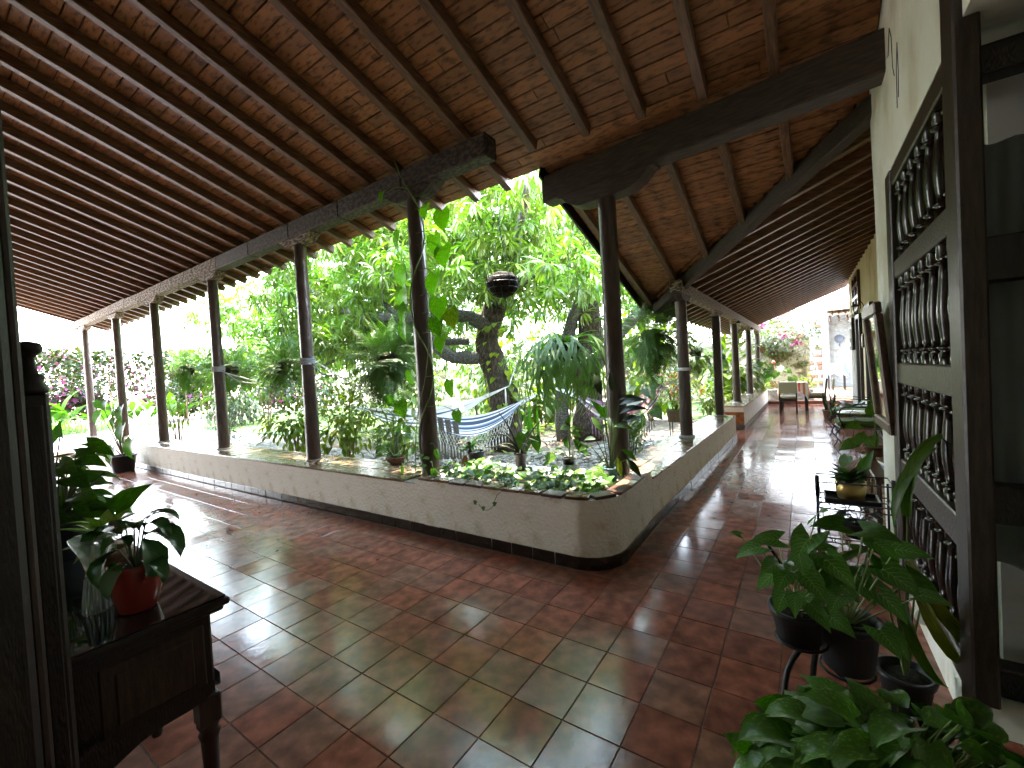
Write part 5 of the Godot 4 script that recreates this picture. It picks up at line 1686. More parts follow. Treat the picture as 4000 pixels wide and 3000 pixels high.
func stand_plants():
	# pothos in the near right corner
	var t = thing("floor_pothos", "big bushy variegated pothos in the bottom right corner", "potted plant", Vector3(0.19, 0.0, -1.42))
	inst("pot", pot_mesh(0.13, 0.16, 0.26, 0.014), M.black_plastic, t)
	pot_soil(t, 0.15, 0.22)
	var lm = variants(6, 0.14, 0.088, HEART, 0.1, 0.3, 0.9, 0.025)
	var L = []
	for i in 290:
		var a = rng.randf() * TAU
		var el = rng.randf_range(0.1, 1.0)
		var r = 0.34 * sqrt(1.02 - el * el) * rng.randf_range(0.75, 1.0)
		var p = Vector3(cos(a) * r * 1.25 + 0.06, 0.2 + 0.29 * el + rng.randf_range(-0.03, 0.03), sin(a) * r * 0.9)
		if p.x > 0.2:
			p.y -= 0.05
		var d = Vector3(cos(a), rng.randf_range(-0.8, 0.25), sin(a)) + rdir() * 0.4
		L.append([Vector3(cos(a) * 0.06, 0.22, sin(a) * 0.06), p, d, rng.randf_range(0.6, 1.15), Vector3(cos(a) * 0.6, 1, sin(a) * 0.6) + rdir() * 0.3])
	for q in [[-0.32, 0.38, 0.0], [-0.36, 0.3, 0.02], [-0.3, 0.26, 0.1], [-0.35, 0.22, 0.08], [-0.26, 0.33, 0.08]]:
		L.append([Vector3(-0.05, 0.22, 0.05), Vector3(q[0], q[1], q[2]), Vector3(-0.6, rng.randf_range(-0.9, 0.9), 0.4), rng.randf_range(0.45, 0.65), Vector3(-0.3, 0.7, 0.7)])
	stems_leaves(t, L, lm, [M.pothos_plain, M.pothos, M.pothos_plain, M.garden_leaf], M.stem, 0.0032, 0.25)

	# two black pots on a little iron stand
	t = thing("pot_stand", "black iron plant stand with curved arms holding two black pots", "plant stand", Vector3(0.03, 0.0, -2.12))
	var st = tool_smooth()
	for q in [[-0.07, 0.08, 0.3], [0.07, 0.02, 0.19], [-0.02, 0.06, 0.3]]:
		tube(st, curve_pts([Vector3(q[0] * 0.5, q[2], 0), Vector3(q[0] * 1.7, q[2] * 0.6, q[1]), Vector3(q[0] * 2.0, 0.01, q[1] * 1.6)], 8), 0.011, 7)
	for q in [[-0.07, 0.31, 0.06, 0.09], [0.08, 0.19, -0.02, 0.09]]:
		var ring = []
		for i in 17:
			ring.append(Vector3(q[0] + cos(TAU * i / 16) * q[3], q[1], q[2] + sin(TAU * i / 16) * q[3]))
		tube(st, ring, 0.006, 6, false)
	tube(st, curve_pts([Vector3(0.02, 0.19, -0.1), Vector3(-0.03, 0.4, -0.16), Vector3(-0.12, 0.5, -0.14), Vector3(-0.19, 0.62, -0.12)], 10), 0.007, 6)
	obj("frame", st, M.iron, t)
	t = thing("potted_syngonium", "black pot at left on the iron stand with pale-veined arrow leaves", "potted plant", Vector3(-0.045, 0.31, -2.05))
	inst("pot", pot_mesh(0.075, 0.092, 0.145, 0.01), M.black_plastic, t, Transform3D(Basis.from_euler(Vector3(0.08, 0, 0.05)), Vector3.ZERO))
	pot_soil(t, 0.088, 0.115)
	var la = variants(4, 0.125, 0.095, ARROW, 0.3, 0.22, 0.7, 0.02)
	L = []
	for q in [[-0.06, 0.4, -0.8, 0.0, 0.2, 0.95], [0.05, 0.43, -0.3, -0.3, 0.6, 1.15], [0.07, 0.52, 0.1, 0.3, 0.3, 0.8], [-0.12, 0.38, -0.9, -0.3, 0.3, 0.9], [-0.2, 0.4, -0.9, 0.3, 0.1, 0.35], [-0.06, 0.28, -0.7, -0.4, 0.6, 1.05], [0.02, 0.3, 0.2, -0.5, 0.8, 0.9], [0.1, 0.36, 0.5, -0.3, 0.5, 1.0], [0.0, 0.34, -0.2, 0.1, 0.6, 0.8], [0.12, 0.26, 0.8, -0.4, 0.5, 0.8]]:
		L.append([Vector3(-0.02, 0.11, 0.0), Vector3(q[0], q[1], rng.randf_range(-0.05, 0.08)), Vector3(q[2], q[3], q[4]), q[5], Vector3(-0.2, 0.9, 0.5)])
	for i in 14:
		var a = rng.randf() * TAU
		L.append([Vector3(-0.02, 0.11, 0.0), Vector3(cos(a) * rng.randf_range(0.05, 0.17), rng.randf_range(0.14, 0.42), sin(a) * 0.12), Vector3(cos(a), rng.randf_range(-0.7, 0.2), sin(a) + 0.3), rng.randf_range(0.6, 0.95), Vector3(-0.1, 0.9, 0.5)])
	stems_leaves(t, L, la, M.syngonium, M.stem_pale, 0.0036, 0.0)
	t = thing("potted_arrow_plant", "larger black pot at right on the iron stand with tall dark leaves and yellowing straps", "potted plant", Vector3(0.115, 0.2, -2.14))
	inst("pot", pot_mesh(0.085, 0.108, 0.2, 0.012), M.grey_plastic, t)
	pot_soil(t, 0.1, 0.17)
	L = []
	for q in [[-0.03, 0.42, -0.3, -0.2, 0.6, 1.4], [0.06, 0.58, 0.3, 0.1, 0.3, 1.0], [0.1, 0.52, 0.7, -0.7, 0.4, 1.1], [0.0, 0.55, -0.5, 0.1, 0.3, 1.0], [0.12, 0.42, 0.7, -0.3, 0.5, 1.1], [0.04, 0.36, 0.4, -0.5, 0.7, 1.0], [0.16, 0.5, 0.9, 0.1, 0.2, 0.9], [-0.06, 0.5, -0.8, -0.2, 0.2, 0.9], [0.2, 0.4, 0.9, -0.5, 0.2, 0.9]]:
		L.append([Vector3(0.0, 0.16, 0), Vector3(q[0], q[1], rng.randf_range(-0.1, 0.05)), Vector3(q[2], q[3], q[4]), q[5], Vector3(-0.1, 0.9, 0.6)])
	for i in 20:
		var a = rng.randf() * TAU
		L.append([Vector3(0, 0.16, 0.0), Vector3(cos(a) * rng.randf_range(0.06, 0.24), rng.randf_range(0.22, 0.56), sin(a) * 0.16), Vector3(cos(a), rng.randf_range(-0.8, 0.2), sin(a) + 0.2), rng.randf_range(0.6, 1.0), Vector3(-0.1, 0.9, 0.5)])
	stems_leaves(t, L, la, [M.syngonium, M.garden_leaf], M.stem_pale, 0.0036, 0.0)
	var gr = leaf_mesh(0.12, 0.012, STRAP, 0.0, 0.3, 1.0)
	for i in 7:
		var a = TAU * i / 7.0
		inst("offset_leaf", gr, M.bright_leaf, t, leaf_xf(Vector3(-0.05, 0.18, 0.05), Vector3(cos(a), 1.2, sin(a)), UP, rng.randf_range(0.5, 0.8)))
	t = thing("strap_leaf_plant", "long drooping green and yellow strap leaves before the lattice foot", "plant", Vector3(0.31, 0.0, -2.3))
	inst("pot", pot_mesh(0.07, 0.09, 0.15), M.black_plastic, t)
	pot_soil(t, 0.085, 0.12)
	var ls = [leaf_mesh(0.5, 0.052, STRAP, 0.0, 0.3, 1.9), leaf_mesh(0.42, 0.045, LANCE, 0.0, 0.3, 1.5)]
	L = []
	for q in [[-0.02, 0.75, 0.1, 0.8, 0.0, 0], [0.02, 0.62, 0.3, -0.6, 0.4, 0], [-0.04, 0.66, -0.4, 0.0, 0.3, 1], [0.04, 0.55, 0.2, -0.9, 0.5, 1], [0.0, 0.45, 0.1, -0.9, 0.6, 1], [0.06, 0.5, 0.5, -0.6, 0.4, 0], [-0.06, 0.5, -0.7, -0.2, 0.4, 1], [0.02, 0.8, 0.1, 1.0, -0.1, 0]]:
		L.append([Vector3(0, 0.12, 0), Vector3(q[0], q[1], 0.02), Vector3(q[2], q[3], q[4]), rng.randf_range(0.75, 1.05), Vector3(-0.5, 0.6, 0.6)])
	stems_leaves(t, L, ls, [M.garden_leaf, M.yellowing, M.bright_leaf], M.stem, 0.005, 0.0)
	t = thing("porcelain_knob", "round cream porcelain lid leaning low on the white wall", "lid", Vector3(0.445, 0.2, -2.72), PI / 2)
	var sm = tool_smooth()
	lathe(sm, [[0.001, 0.014], [0.014, 0.016], [0.022, 0.008], [0.038, 0.014], [0.042, 0.008], [0.04, 0.0], [0.001, 0.0]], 22, Transform3D(Basis.from_euler(Vector3(0, 0, PI / 2)), Vector3.ZERO))
	obj("disc", sm, M.white_plastic, t)

	# wire stand with the golden pot
	t = thing("wire_stand", "black wire plant stand with two trays against the white wall", "plant stand", Vector3(0.27, 0.0, -3.72))
	st = tool_smooth()
	for q in [[-0.21, -0.12], [0.19, -0.12], [-0.21, 0.14], [0.19, 0.14]]:
		tube(st, [Vector3(q[0], 0.0, q[1]), Vector3(q[0], 0.62 if q[1] > 0 else 0.56, q[1])], 0.007, 6)
		if q[1] > 0:
			tube(st, [Vector3(q[0], 0.5, q[1]), Vector3(q[0], 0.645, q[1])], 0.013, 8)
	for y in [0.6, 0.46, 0.42, 0.22, 0.19]:
		tube(st, [Vector3(-0.21, y, -0.12), Vector3(0.19, y, -0.12), Vector3(0.19, y, 0.14), Vector3(-0.21, y, 0.14), Vector3(-0.21, y, -0.12)], 0.005, 5, false)
	for y in [0.44, 0.205]:
		for i in 5:
			var x = lerp(-0.17, 0.15, i / 4.0)
			var ring = []
			for k in 13:
				ring.append(Vector3(x + cos(TAU * k / 12) * 0.035, y + sin(TAU * k / 12) * 0.02, 0.14))
			tube(st, ring, 0.003, 5, false)
		for i in 8:
			var x = lerp(-0.2, 0.18, i / 7.0)
			tube(st, [Vector3(x, y, -0.12), Vector3(x, y, 0.14)], 0.003, 5, false)
	obj("frame", st, M.iron, t)
	t = thing("saucer_tray", "square black plastic saucer on the top tier of the wire stand", "tray", Vector3(0.25, 0.452, -3.7))
	st = tool_flat()
	box(st, Vector3(0, 0.006, 0), Vector3(0.3, 0.012, 0.22), 0.003)
	for q in [[0, 0.105, 0.3, 0.012], [0, -0.105, 0.3, 0.012], [0.145, 0, 0.012, 0.2], [-0.145, 0, 0.012, 0.2]]:
		box(st, Vector3(q[0], 0.024, q[1]), Vector3(q[2], 0.03, q[3]), 0.004)
	obj("dish", st, M.black_plastic, t)
	t = thing("gold_pot_plant", "golden metal pot with a dark bromeliad on the wire stand", "potted plant", Vector3(0.25, 0.466, -3.7))
	sm = tool_smooth()
	lathe(sm, [[0.001, 0], [0.055, 0.0], [0.072, 0.012], [0.084, 0.06], [0.086, 0.13], [0.082, 0.132], [0.08, 0.1]], 28)
	obj("pot", sm, M.gold, t)
	pot_soil(t, 0.079, 0.1)
	var lb = variants(3, 0.17, 0.05, OVATE, 0.0, 0.4, 0.7, 0.01)
	for i in 22:
		var a = TAU * i / 22.0 * 3.7
		inst("leaf", lb[i % 3], M.dark_leaf if i % 4 else M.garden_leaf, t, leaf_xf(Vector3(0, 0.11 + 0.03 * i / 22.0, 0), Vector3(cos(a), 0.15 + 1.1 * i / 22.0, sin(a)), UP, rng.randf_range(0.75, 1.05)))
	inst("leaf", lb[0], M.garden_leaf, t, leaf_xf(Vector3(0.05, 0.13, -0.03), Vector3(0.35, 1.0, -0.1), Vector3(-0.5, 0.2, 0.8), 1.4))
	t = thing("lower_shelf_plant", "dark leafy pot plant on the lower tier of the wire stand", "potted plant", Vector3(0.28, 0.212, -3.7))
	inst("pot", pot_mesh(0.07, 0.085, 0.1), M.grey_plastic, t)
	pot_soil(t, 0.08, 0.08)
	L = []
	for i in 14:
		var a = rng.randf() * TAU
		L.append([Vector3(0, 0.08, 0), Vector3(cos(a) * 0.09, rng.randf_range(0.1, 0.19), sin(a) * 0.08), Vector3(cos(a), -0.1, sin(a)), rng.randf_range(0.5, 0.8)])
	stems_leaves(t, L, la, M.dark_leaf, M.stem_dark, 0.003, 0.05)

	# lattice rack beyond the pier
	t = thing("magazine_rack", "low wooden rack with crossed lattice sides behind the white pier", "rack", Vector3(0.78, 0, -4.72))
	st = tool_flat()
	for q in [[-0.32, -0.45], [0.25, -0.45], [-0.32, 0.45], [0.25, 0.45]]:
		bar(st, Vector3(q[0], 0, q[1]), Vector3(q[0], 0.5, q[1]), 0.035, 0.035)
	for y in [0.12, 0.48]:
		bar(st, Vector3(-0.32, y, -0.45), Vector3(-0.32, y, 0.45), 0.03, 0.035)
		bar(st, Vector3(-0.32, y, 0.45), Vector3(0.25, y, 0.45), 0.03, 0.035)
		bar(st, Vector3(0.25, y, -0.45), Vector3(0.25, y, 0.45), 0.03, 0.035)
	box(st, Vector3(-0.035, 0.5, 0), Vector3(0.62, 0.02, 0.96), 0.004)
	obj("frame", st, M.frame_wood, t)
	st = tool_flat()
	for i in 4:
		var z = lerp(-0.4, 0.2, i / 3.0)
		bar(st, Vector3(-0.33, 0.14, z), Vector3(-0.33, 0.46, z + 0.2), 0.012, 0.02, 0.002)
		bar(st, Vector3(-0.322, 0.46, z), Vector3(-0.322, 0.14, z + 0.2), 0.012, 0.02, 0.002)
	obj("lattice", st, M.wicker, t)
	for i in 3:
		var b = tool_flat()
		box(b, Vector3.ZERO, Vector3(0.2, 0.022, 0.26), 0.003)
		var o = obj("book", b, [M.blue_plastic, M.paper, M.terracotta][i], self)
		o.transform = Transform3D(Basis.from_euler(Vector3(0, i * 0.12, 0)), Vector3(0.62, 0.523 + i * 0.0235, -4.6))
		tag(o, ["blue book at the bottom of the pile on the lattice rack", "cream book in the middle of the pile on the lattice rack", "brick-red book on top of the pile on the lattice rack"][i], "book", "books on the lattice rack")
	t = thing("trailing_ivy", "trailing heart-leaved plant on the lattice rack beside the near iron chair", "potted plant", Vector3(0.52, 0.51, -4.98))
	inst("pot", pot_mesh(0.06, 0.08, 0.12), M.terracotta, t)
	pot_soil(t, 0.075, 0.1)
	L = []
	var li = variants(3, 0.13, 0.1, HEART, 0.14, 0.2, 0.7, 0.02)
	for q in [[-0.1, 0.3, -0.8, 0.0, 1.0], [0.0, 0.4, -0.2, 0.6, 1.0], [-0.14, 0.16, -0.9, -0.4, 1.1], [-0.2, 0.02, -0.5, -0.9, 1.1], [-0.24, -0.14, -0.3, -1.0, 1.0], [-0.2, -0.3, -0.6, -0.7, 1.0], [0.06, 0.3, 0.5, 0.2, 1.0], [-0.06, 0.22, -0.5, -0.3, 1.1], [0.02, 0.5, 0.1, 0.8, 0.9], [-0.02, 0.2, 0.1, -0.6, 1.0]]:
		L.append([Vector3(0, 0.1, 0), Vector3(q[0], q[1], rng.randf_range(-0.08, 0.1)), Vector3(q[2], q[3], 0.4), q[4], Vector3(-0.4, 0.5, 0.7)])
	stems_leaves(t, L, li, M.bright_leaf, M.stem, 0.003, 0.05)

	# framed mirror hung leaning from the pier
	t = thing("mirror", "wood-framed mirror hung tilted on the white pier reflecting the garden", "mirror", Vector3(0.44, 0.97, -3.66))
	var tb = Transform3D(Basis.from_euler(Vector3(0, 0, 0.07)), Vector3.ZERO)
	st = tool_flat()
	for q in [[0.03, -0.3, 0.03, 0.3], [0.77, -0.3, 0.77, 0.3]]:
		box(st, Vector3(0, q[0], 0), Vector3(0.04, 0.07, 0.6), 0.008, tb)
	for z in [-0.27, 0.27]:
		box(st, Vector3(0, 0.4, z), Vector3(0.04, 0.67, 0.07), 0.008, tb)
	obj("frame", st, M.frame_wood, t)
	st = tool_flat()
	box(st, Vector3(0.004, 0.4, 0), Vector3(0.008, 0.68, 0.48), 0.0, tb)
	obj("glass", st, M.mirror, t)

func iron_chair(label, at, turn):
	var t = thing("iron_chair", label, "chair", at, turn, "wrought iron garden chairs")
	# faces -x; seat centre at the origin, x from -0.3 (front) to 0.3 (back)
	var st
	for z in [-0.25, 0.25]:
		for c in [[Vector3(-0.28, 0.36, z), Vector3(-0.34, 0.25, z), Vector3(-0.27, 0.12, z), Vector3(-0.32, 0.0, z)], [Vector3(0.24, 0.36, z), Vector3(0.29, 0.2, z), Vector3(0.36, 0.0, z)]]:
			st = tool_smooth()
			tube(st, curve_pts(c, 9), 0.01, 6)
			obj("leg", st, M.iron, t)
	st = tool_smooth()
	tube(st, [Vector3(-0.29, 0.36, -0.26), Vector3(0.27, 0.36, -0.26), Vector3(0.27, 0.36, 0.26), Vector3(-0.29, 0.36, 0.26), Vector3(-0.29, 0.36, -0.26)], 0.011, 6)
	for k in 4:
		var z = lerp(-0.19, 0.19, k / 3.0)
		var ring = []
		for i in 17:
			var a = TAU * i / 16.0
			ring.append(Vector3(-0.29, 0.3 + sin(a) * 0.045, z + cos(a) * 0.055))
		tube(st, ring, 0.005, 5, false)
	tube(st, [Vector3(-0.29, 0.255, -0.25), Vector3(-0.29, 0.255, 0.25)], 0.005, 5)
	obj("seat_frame", st, M.iron, t)
	for z in [-0.27, 0.27]:
		st = tool_smooth()
		tube(st, curve_pts([Vector3(-0.24, 0.36, z), Vector3(-0.3, 0.58, z), Vector3(-0.24, 0.68, z), Vector3(0.1, 0.67, z), Vector3(0.33, 0.66, z)], 12), 0.009, 6)
		tube(st, curve_pts([Vector3(-0.22, 0.62, z), Vector3(-0.05, 0.6, z), Vector3(-0.12, 0.5, z), Vector3(0.05, 0.45, z)], 8), 0.005, 5)
		obj("armrest", st, M.iron, t)
	st = tool_smooth()
	tube(st, curve_pts([Vector3(0.27, 0.36, -0.26), Vector3(0.34, 0.65, -0.26), Vector3(0.38, 0.86, -0.2), Vector3(0.4, 0.93, 0.0), Vector3(0.38, 0.86, 0.2), Vector3(0.34, 0.65, 0.26), Vector3(0.27, 0.36, 0.26)], 20), 0.01, 6)
	for k in 5:
		var z = lerp(-0.18, 0.18, k / 4.0)
		tube(st, curve_pts([Vector3(0.28, 0.38, z), Vector3(0.34, 0.6, z * 1.15), Vector3(0.39, 0.88, z * 0.6)], 6), 0.006, 5)
	obj("back", st, M.iron, t)
	st = tool_flat()
	box(st, Vector3(-0.01, 0.42, 0), Vector3(0.6, 0.1, 0.52), 0.035)
	obj("cushion", st, M.cushion, t)

func chair_upholstered(label, at, turn):
	var t = thing("dining_chair", label, "chair", at, turn, "dining chairs")
	# faces -z; back at +z
	for q in [[-0.19, 0.2], [0.19, 0.2], [-0.18, -0.2], [0.18, -0.2]]:
		var st = tool_flat()
		var top = 0.86 if q[1] > 0 else 0.4
		bar(st, Vector3(q[0] * 0.98, 0.0, q[1]), Vector3(q[0], 0.42, q[1]), 0.034, 0.034, 0.004)
		if q[1] > 0:
			bar(st, Vector3(q[0], 0.42, q[1]), Vector3(q[0], top, q[1] + 0.05), 0.03, 0.03, 0.004)
		obj("leg", st, M.dark_wood, t)
	var st = tool_flat()
	for z in [-0.2, 0.2]:
		bar(st, Vector3(-0.18, 0.36, z), Vector3(0.18, 0.36, z), 0.022, 0.05)
		bar(st, Vector3(-0.18, 0.2, z), Vector3(0.18, 0.2, z), 0.018, 0.02)
	for x in [-0.185, 0.185]:
		bar(st, Vector3(x, 0.36, -0.2), Vector3(x, 0.36, 0.2), 0.022, 0.05)
	obj("rail", st, M.dark_wood, t)
	st = tool_flat()
	box(st, Vector3(0, 0.43, 0), Vector3(0.4, 0.09, 0.42), 0.03)
	obj("seat", st, M.upholstery, t)
	st = tool_flat()
	box(st, Vector3(0, 0.73, 0.238), Vector3(0.41, 0.3, 0.05), 0.02, Transform3D(Basis.from_euler(Vector3(0.1, 0, 0)), Vector3(0, 0.0, 0.07)))
	obj("backrest", st, M.upholstery, t)
	st = tool_smooth()
	for e in [-0.19, 0.19]:
		for i in 7:
			lathe(st, [[0.001, 0.006], [0.008, 0.003], [0.009, 0.0]], 6, Transform3D(Basis.from_euler(Vector3(PI / 2, 0, 0)), Vector3(e, 0.6 + 0.04 * i, 0.262 + 0.004 * (6 - i) * -0.3)))
	obj("stud", st, M.brass, t)

func far_veranda():
	iron_chair("nearer wrought iron chair with a thick green seat cushion", Vector3(0.72, 0, -8.35), 0.05)
	iron_chair("farther wrought iron chair with a green cushion behind the glass side table", Vector3(0.72, 0, -9.95), -0.08)
	var t = thing("side_table", "round white-topped side table between the two iron chairs", "table", Vector3(0.72, 0, -9.15))
	var st = tool_smooth()
	lathe(st, [[0.001, 0.485], [0.24, 0.485], [0.25, 0.495], [0.24, 0.505], [0.001, 0.505]], 28)
	obj("top", st, M.white_plastic, t)
	for i in 4:
		var a = TAU * i / 4.0 + 0.4
		st = tool_smooth()
		tube(st, curve_pts([Vector3(cos(a) * 0.16, 0.485, sin(a) * 0.16), Vector3(cos(a) * 0.08, 0.25, sin(a) * 0.08), Vector3(cos(a) * 0.2, 0.0, sin(a) * 0.2)], 8), 0.008, 6)
		obj("leg", st, M.iron, t)
	t = thing("basket_planter", "round wicker planter of dark dieffenbachia leaves by the house wall", "potted plant", Vector3(0.82, 0, -10.9))
	inst("basket", pot_mesh(0.22, 0.27, 0.34, 0.02), M.wicker, t)
	pot_soil(t, 0.25, 0.3)
	var lm = variants(3, 0.3, 0.12, OVATE, 0.0, 0.3, 1.2, 0.03)
	for i in 34:
		var a = rng.randf() * TAU
		inst("leaf", lm[i % 3], M.garden_leaf if i % 3 else M.dark_leaf, t, leaf_xf(Vector3(cos(a) * 0.08, 0.32 + rng.randf() * 0.15, sin(a) * 0.08), Vector3(cos(a), rng.randf_range(0.0, 1.0), sin(a)), UP, rng.randf_range(0.7, 1.1)))
	t = thing("snake_plant", "potted snake plant with upright pointed leaves near the wicker planter", "potted plant", Vector3(0.5, 0, -12.3))
	inst("pot", pot_mesh(0.11, 0.14, 0.22), M.terracotta, t)
	pot_soil(t, 0.13, 0.19)
	var ls = leaf_mesh(0.5, 0.07, STRAP, 0.0, 0.4, 0.2, 0.03)
	for i in 9:
		var a = TAU * i / 9.0
		inst("leaf", ls, M.dark_leaf, t, leaf_xf(Vector3(cos(a) * 0.05, 0.19, sin(a) * 0.05), Vector3(cos(a) * 0.25, 1, sin(a) * 0.25), Vector3(cos(a + 1), 0.1, sin(a + 1)), rng.randf_range(0.6, 1.05)))
	# things on the house wall
	t = thing("wall_lantern", "black iron lantern on a bracket above the doors", "lantern", Vector3(0.98, 2.32, -11.6))
	st = tool_smooth()
	lathe(st, [[0.001, 0.22], [0.03, 0.2], [0.09, 0.17], [0.085, 0.16], [0.08, 0.16]], 6)
	lathe(st, [[0.05, 0.0], [0.055, 0.012], [0.001, -0.02]], 6)
	for i in 6:
		var a = TAU * i / 6.0
		tube(st, [Vector3(cos(a) * 0.052, 0.0, sin(a) * 0.052), Vector3(cos(a) * 0.08, 0.16, sin(a) * 0.08)], 0.005, 4)
	tube(st, curve_pts([Vector3(0, 0.2, 0), Vector3(0.03, 0.3, 0), Vector3(0.12, 0.2, 0), Vector3(0.14, 0.02, 0)], 8), 0.008, 5)
	obj("frame", st, M.iron, t)
	st = tool_smooth()
	lathe(st, [[0.045, 0.0], [0.07, 0.155]], 6)
	obj("pane", st, M.glass, t)
	t = thing("picture_group", "dark board of small white-mounted pictures on the white pilaster", "picture frame", Vector3(1.05, 1.62, -13.45))
	st = tool_flat()
	box(st, Vector3(0, 0.35, 0), Vector3(0.06, 0.78, 0.55), 0.01)
	obj("board", st, M.black_wood, t)
	for i in 3:
		st = tool_flat()
		box(st, Vector3(-0.036, 0.1 + 0.25 * i, 0), Vector3(0.012, [0.1, 0.2, 0.1][i], 0.26), 0.003)
		obj("mount", st, M.paper, t)
	t = thing("small_picture", "small framed picture hung between the two dark doors", "picture frame", Vector3(1.07, 1.6, -11.5))
	st = tool_flat()
	box(st, Vector3(0, 0.14, 0), Vector3(0.03, 0.28, 0.24), 0.006)
	obj("frame", st, M.frame_wood, t)
	st = tool_flat()
	box(st, Vector3(-0.017, 0.14, 0), Vector3(0.006, 0.2, 0.16), 0.0)
	obj("mount", st, M.paper, t)
	# dining group
	t = thing("dining_table", "small square table under a red striped cloth at the end of the right arm", "table", Vector3(-0.22, 0, -14.5))
	for q in [[-0.28, -0.42], [0.28, -0.42], [-0.28, 0.42], [0.28, 0.42]]:
		st = tool_flat()
		bar(st, Vector3(q[0], 0, q[1]), Vector3(q[0], 0.75, q[1]), 0.05, 0.05)
		obj("leg", st, M.dark_wood, t)
	st = tool_flat()
	box(st, Vector3(0, 0.765, 0), Vector3(0.66, 0.03, 0.96), 0.006)
	obj("tabletop", st, M.white_paint, t)
	var c = tool_smooth()
	var n = 24
	for side in 4:
		for i in n:
			var u0 = float(i) / n
			var u1 = float(i + 1) / n
			var P = []
			for u in [u0, u1]:
				var p
				var o
				if side == 0:
					p = Vector3(lerp(-0.335, 0.335, u), 0.784, 0.485); o = Vector3(0, 0, 1)
				elif side == 1:
					p = Vector3(lerp(-0.335, 0.335, u), 0.784, -0.485); o = Vector3(0, 0, -1)
				elif side == 2:
					p = Vector3(-0.335, 0.784, lerp(-0.485, 0.485, u)); o = Vector3(-1, 0, 0)
				else:
					p = Vector3(0.335, 0.784, lerp(-0.485, 0.485, u)); o = Vector3(1, 0, 0)
				var dip = 0.22 + 0.26 * pow(abs(u * 2.0 - 1.0), 3.0)
				P.append([p, p + o * (0.03 + 0.025 * sin(u * 18.0)) - UP * dip, u])
			for q in [[0, 0], [1, 0], [1, 1], [0, 0], [1, 1], [0, 1]]:
				c.set_uv(Vector2(0.5, P[q[0]][2] * 2.0))
				c.add_vertex(P[q[0]][q[1]])
	for q in [[-1, -1], [1, -1], [1, 1], [-1, -1], [1, 1], [-1, 1]]:
		c.set_uv(Vector2(0.5, 0.62 + 0.02 * q[0]))
		c.add_vertex(Vector3(q[0] * 0.335, 0.784, q[1] * 0.485))
	var oc = obj("tablecloth", c, M.cloth, self)
	oc.position = Vector3(-0.22, 0, -14.5)
	tag(oc, "red and cream striped cloth hanging over the small square table", "tablecloth")
	chair_upholstered("dining chair with pale seat, its back to us, in front of the striped cloth", Vector3(-0.33, 0, -13.55), 0.0)
	chair_upholstered("dining chair seen side-on at the right of the striped cloth", Vector3(0.3, 0, -14.4), PI / 2)
	# bird feeder and small lamp on the far columns
	t = thing("bird_feeder", "small wooden bird feeder hanging at the farthest right column", "bird feeder", Vector3(edge_x(-16.2) - 0.08, 1.72, -16.05))
	st = tool_flat()
	box(st, Vector3(0, 0, 0), Vector3(0.18, 0.02, 0.14), 0.003)
	box(st, Vector3(0, 0.09, -0.05), Vector3(0.16, 0.16, 0.016), 0.003)
	box(st, Vector3(0, 0.19, 0), Vector3(0.2, 0.016, 0.17), 0.003)
	obj("tray", st, M.wicker, t)
	st = tool_smooth()
	tube(st, [Vector3(0, 0.19, 0), Vector3(0.02, 0.6, 0)], 0.004, 4)
	obj("cord", st, M.rope_white, t)
	for q in [[-11.1, "little clear lantern fixed to the second right-hand parapet's first column"], [-13.7, "little clear lantern fixed to the middle column of the second right-hand parapet"]]:
		t = thing("column_lantern", q[1], "lantern", Vector3(edge_x(q[0]) - 0.12, 2.2, q[0] + 0.06), 0.0, "small lanterns on columns")
		st = tool_smooth()
		lathe(st, [[0.03, 0.0], [0.05, 0.14], [0.02, 0.17], [0.001, 0.19]], 6)
		obj("glass", st, M.glass, t)
		st = tool_smooth()
		lathe(st, [[0.001, 0.2], [0.05, 0.16], [0.054, 0.145], [0.05, 0.14]], 6)
		obj("cap", st, M.iron, t)

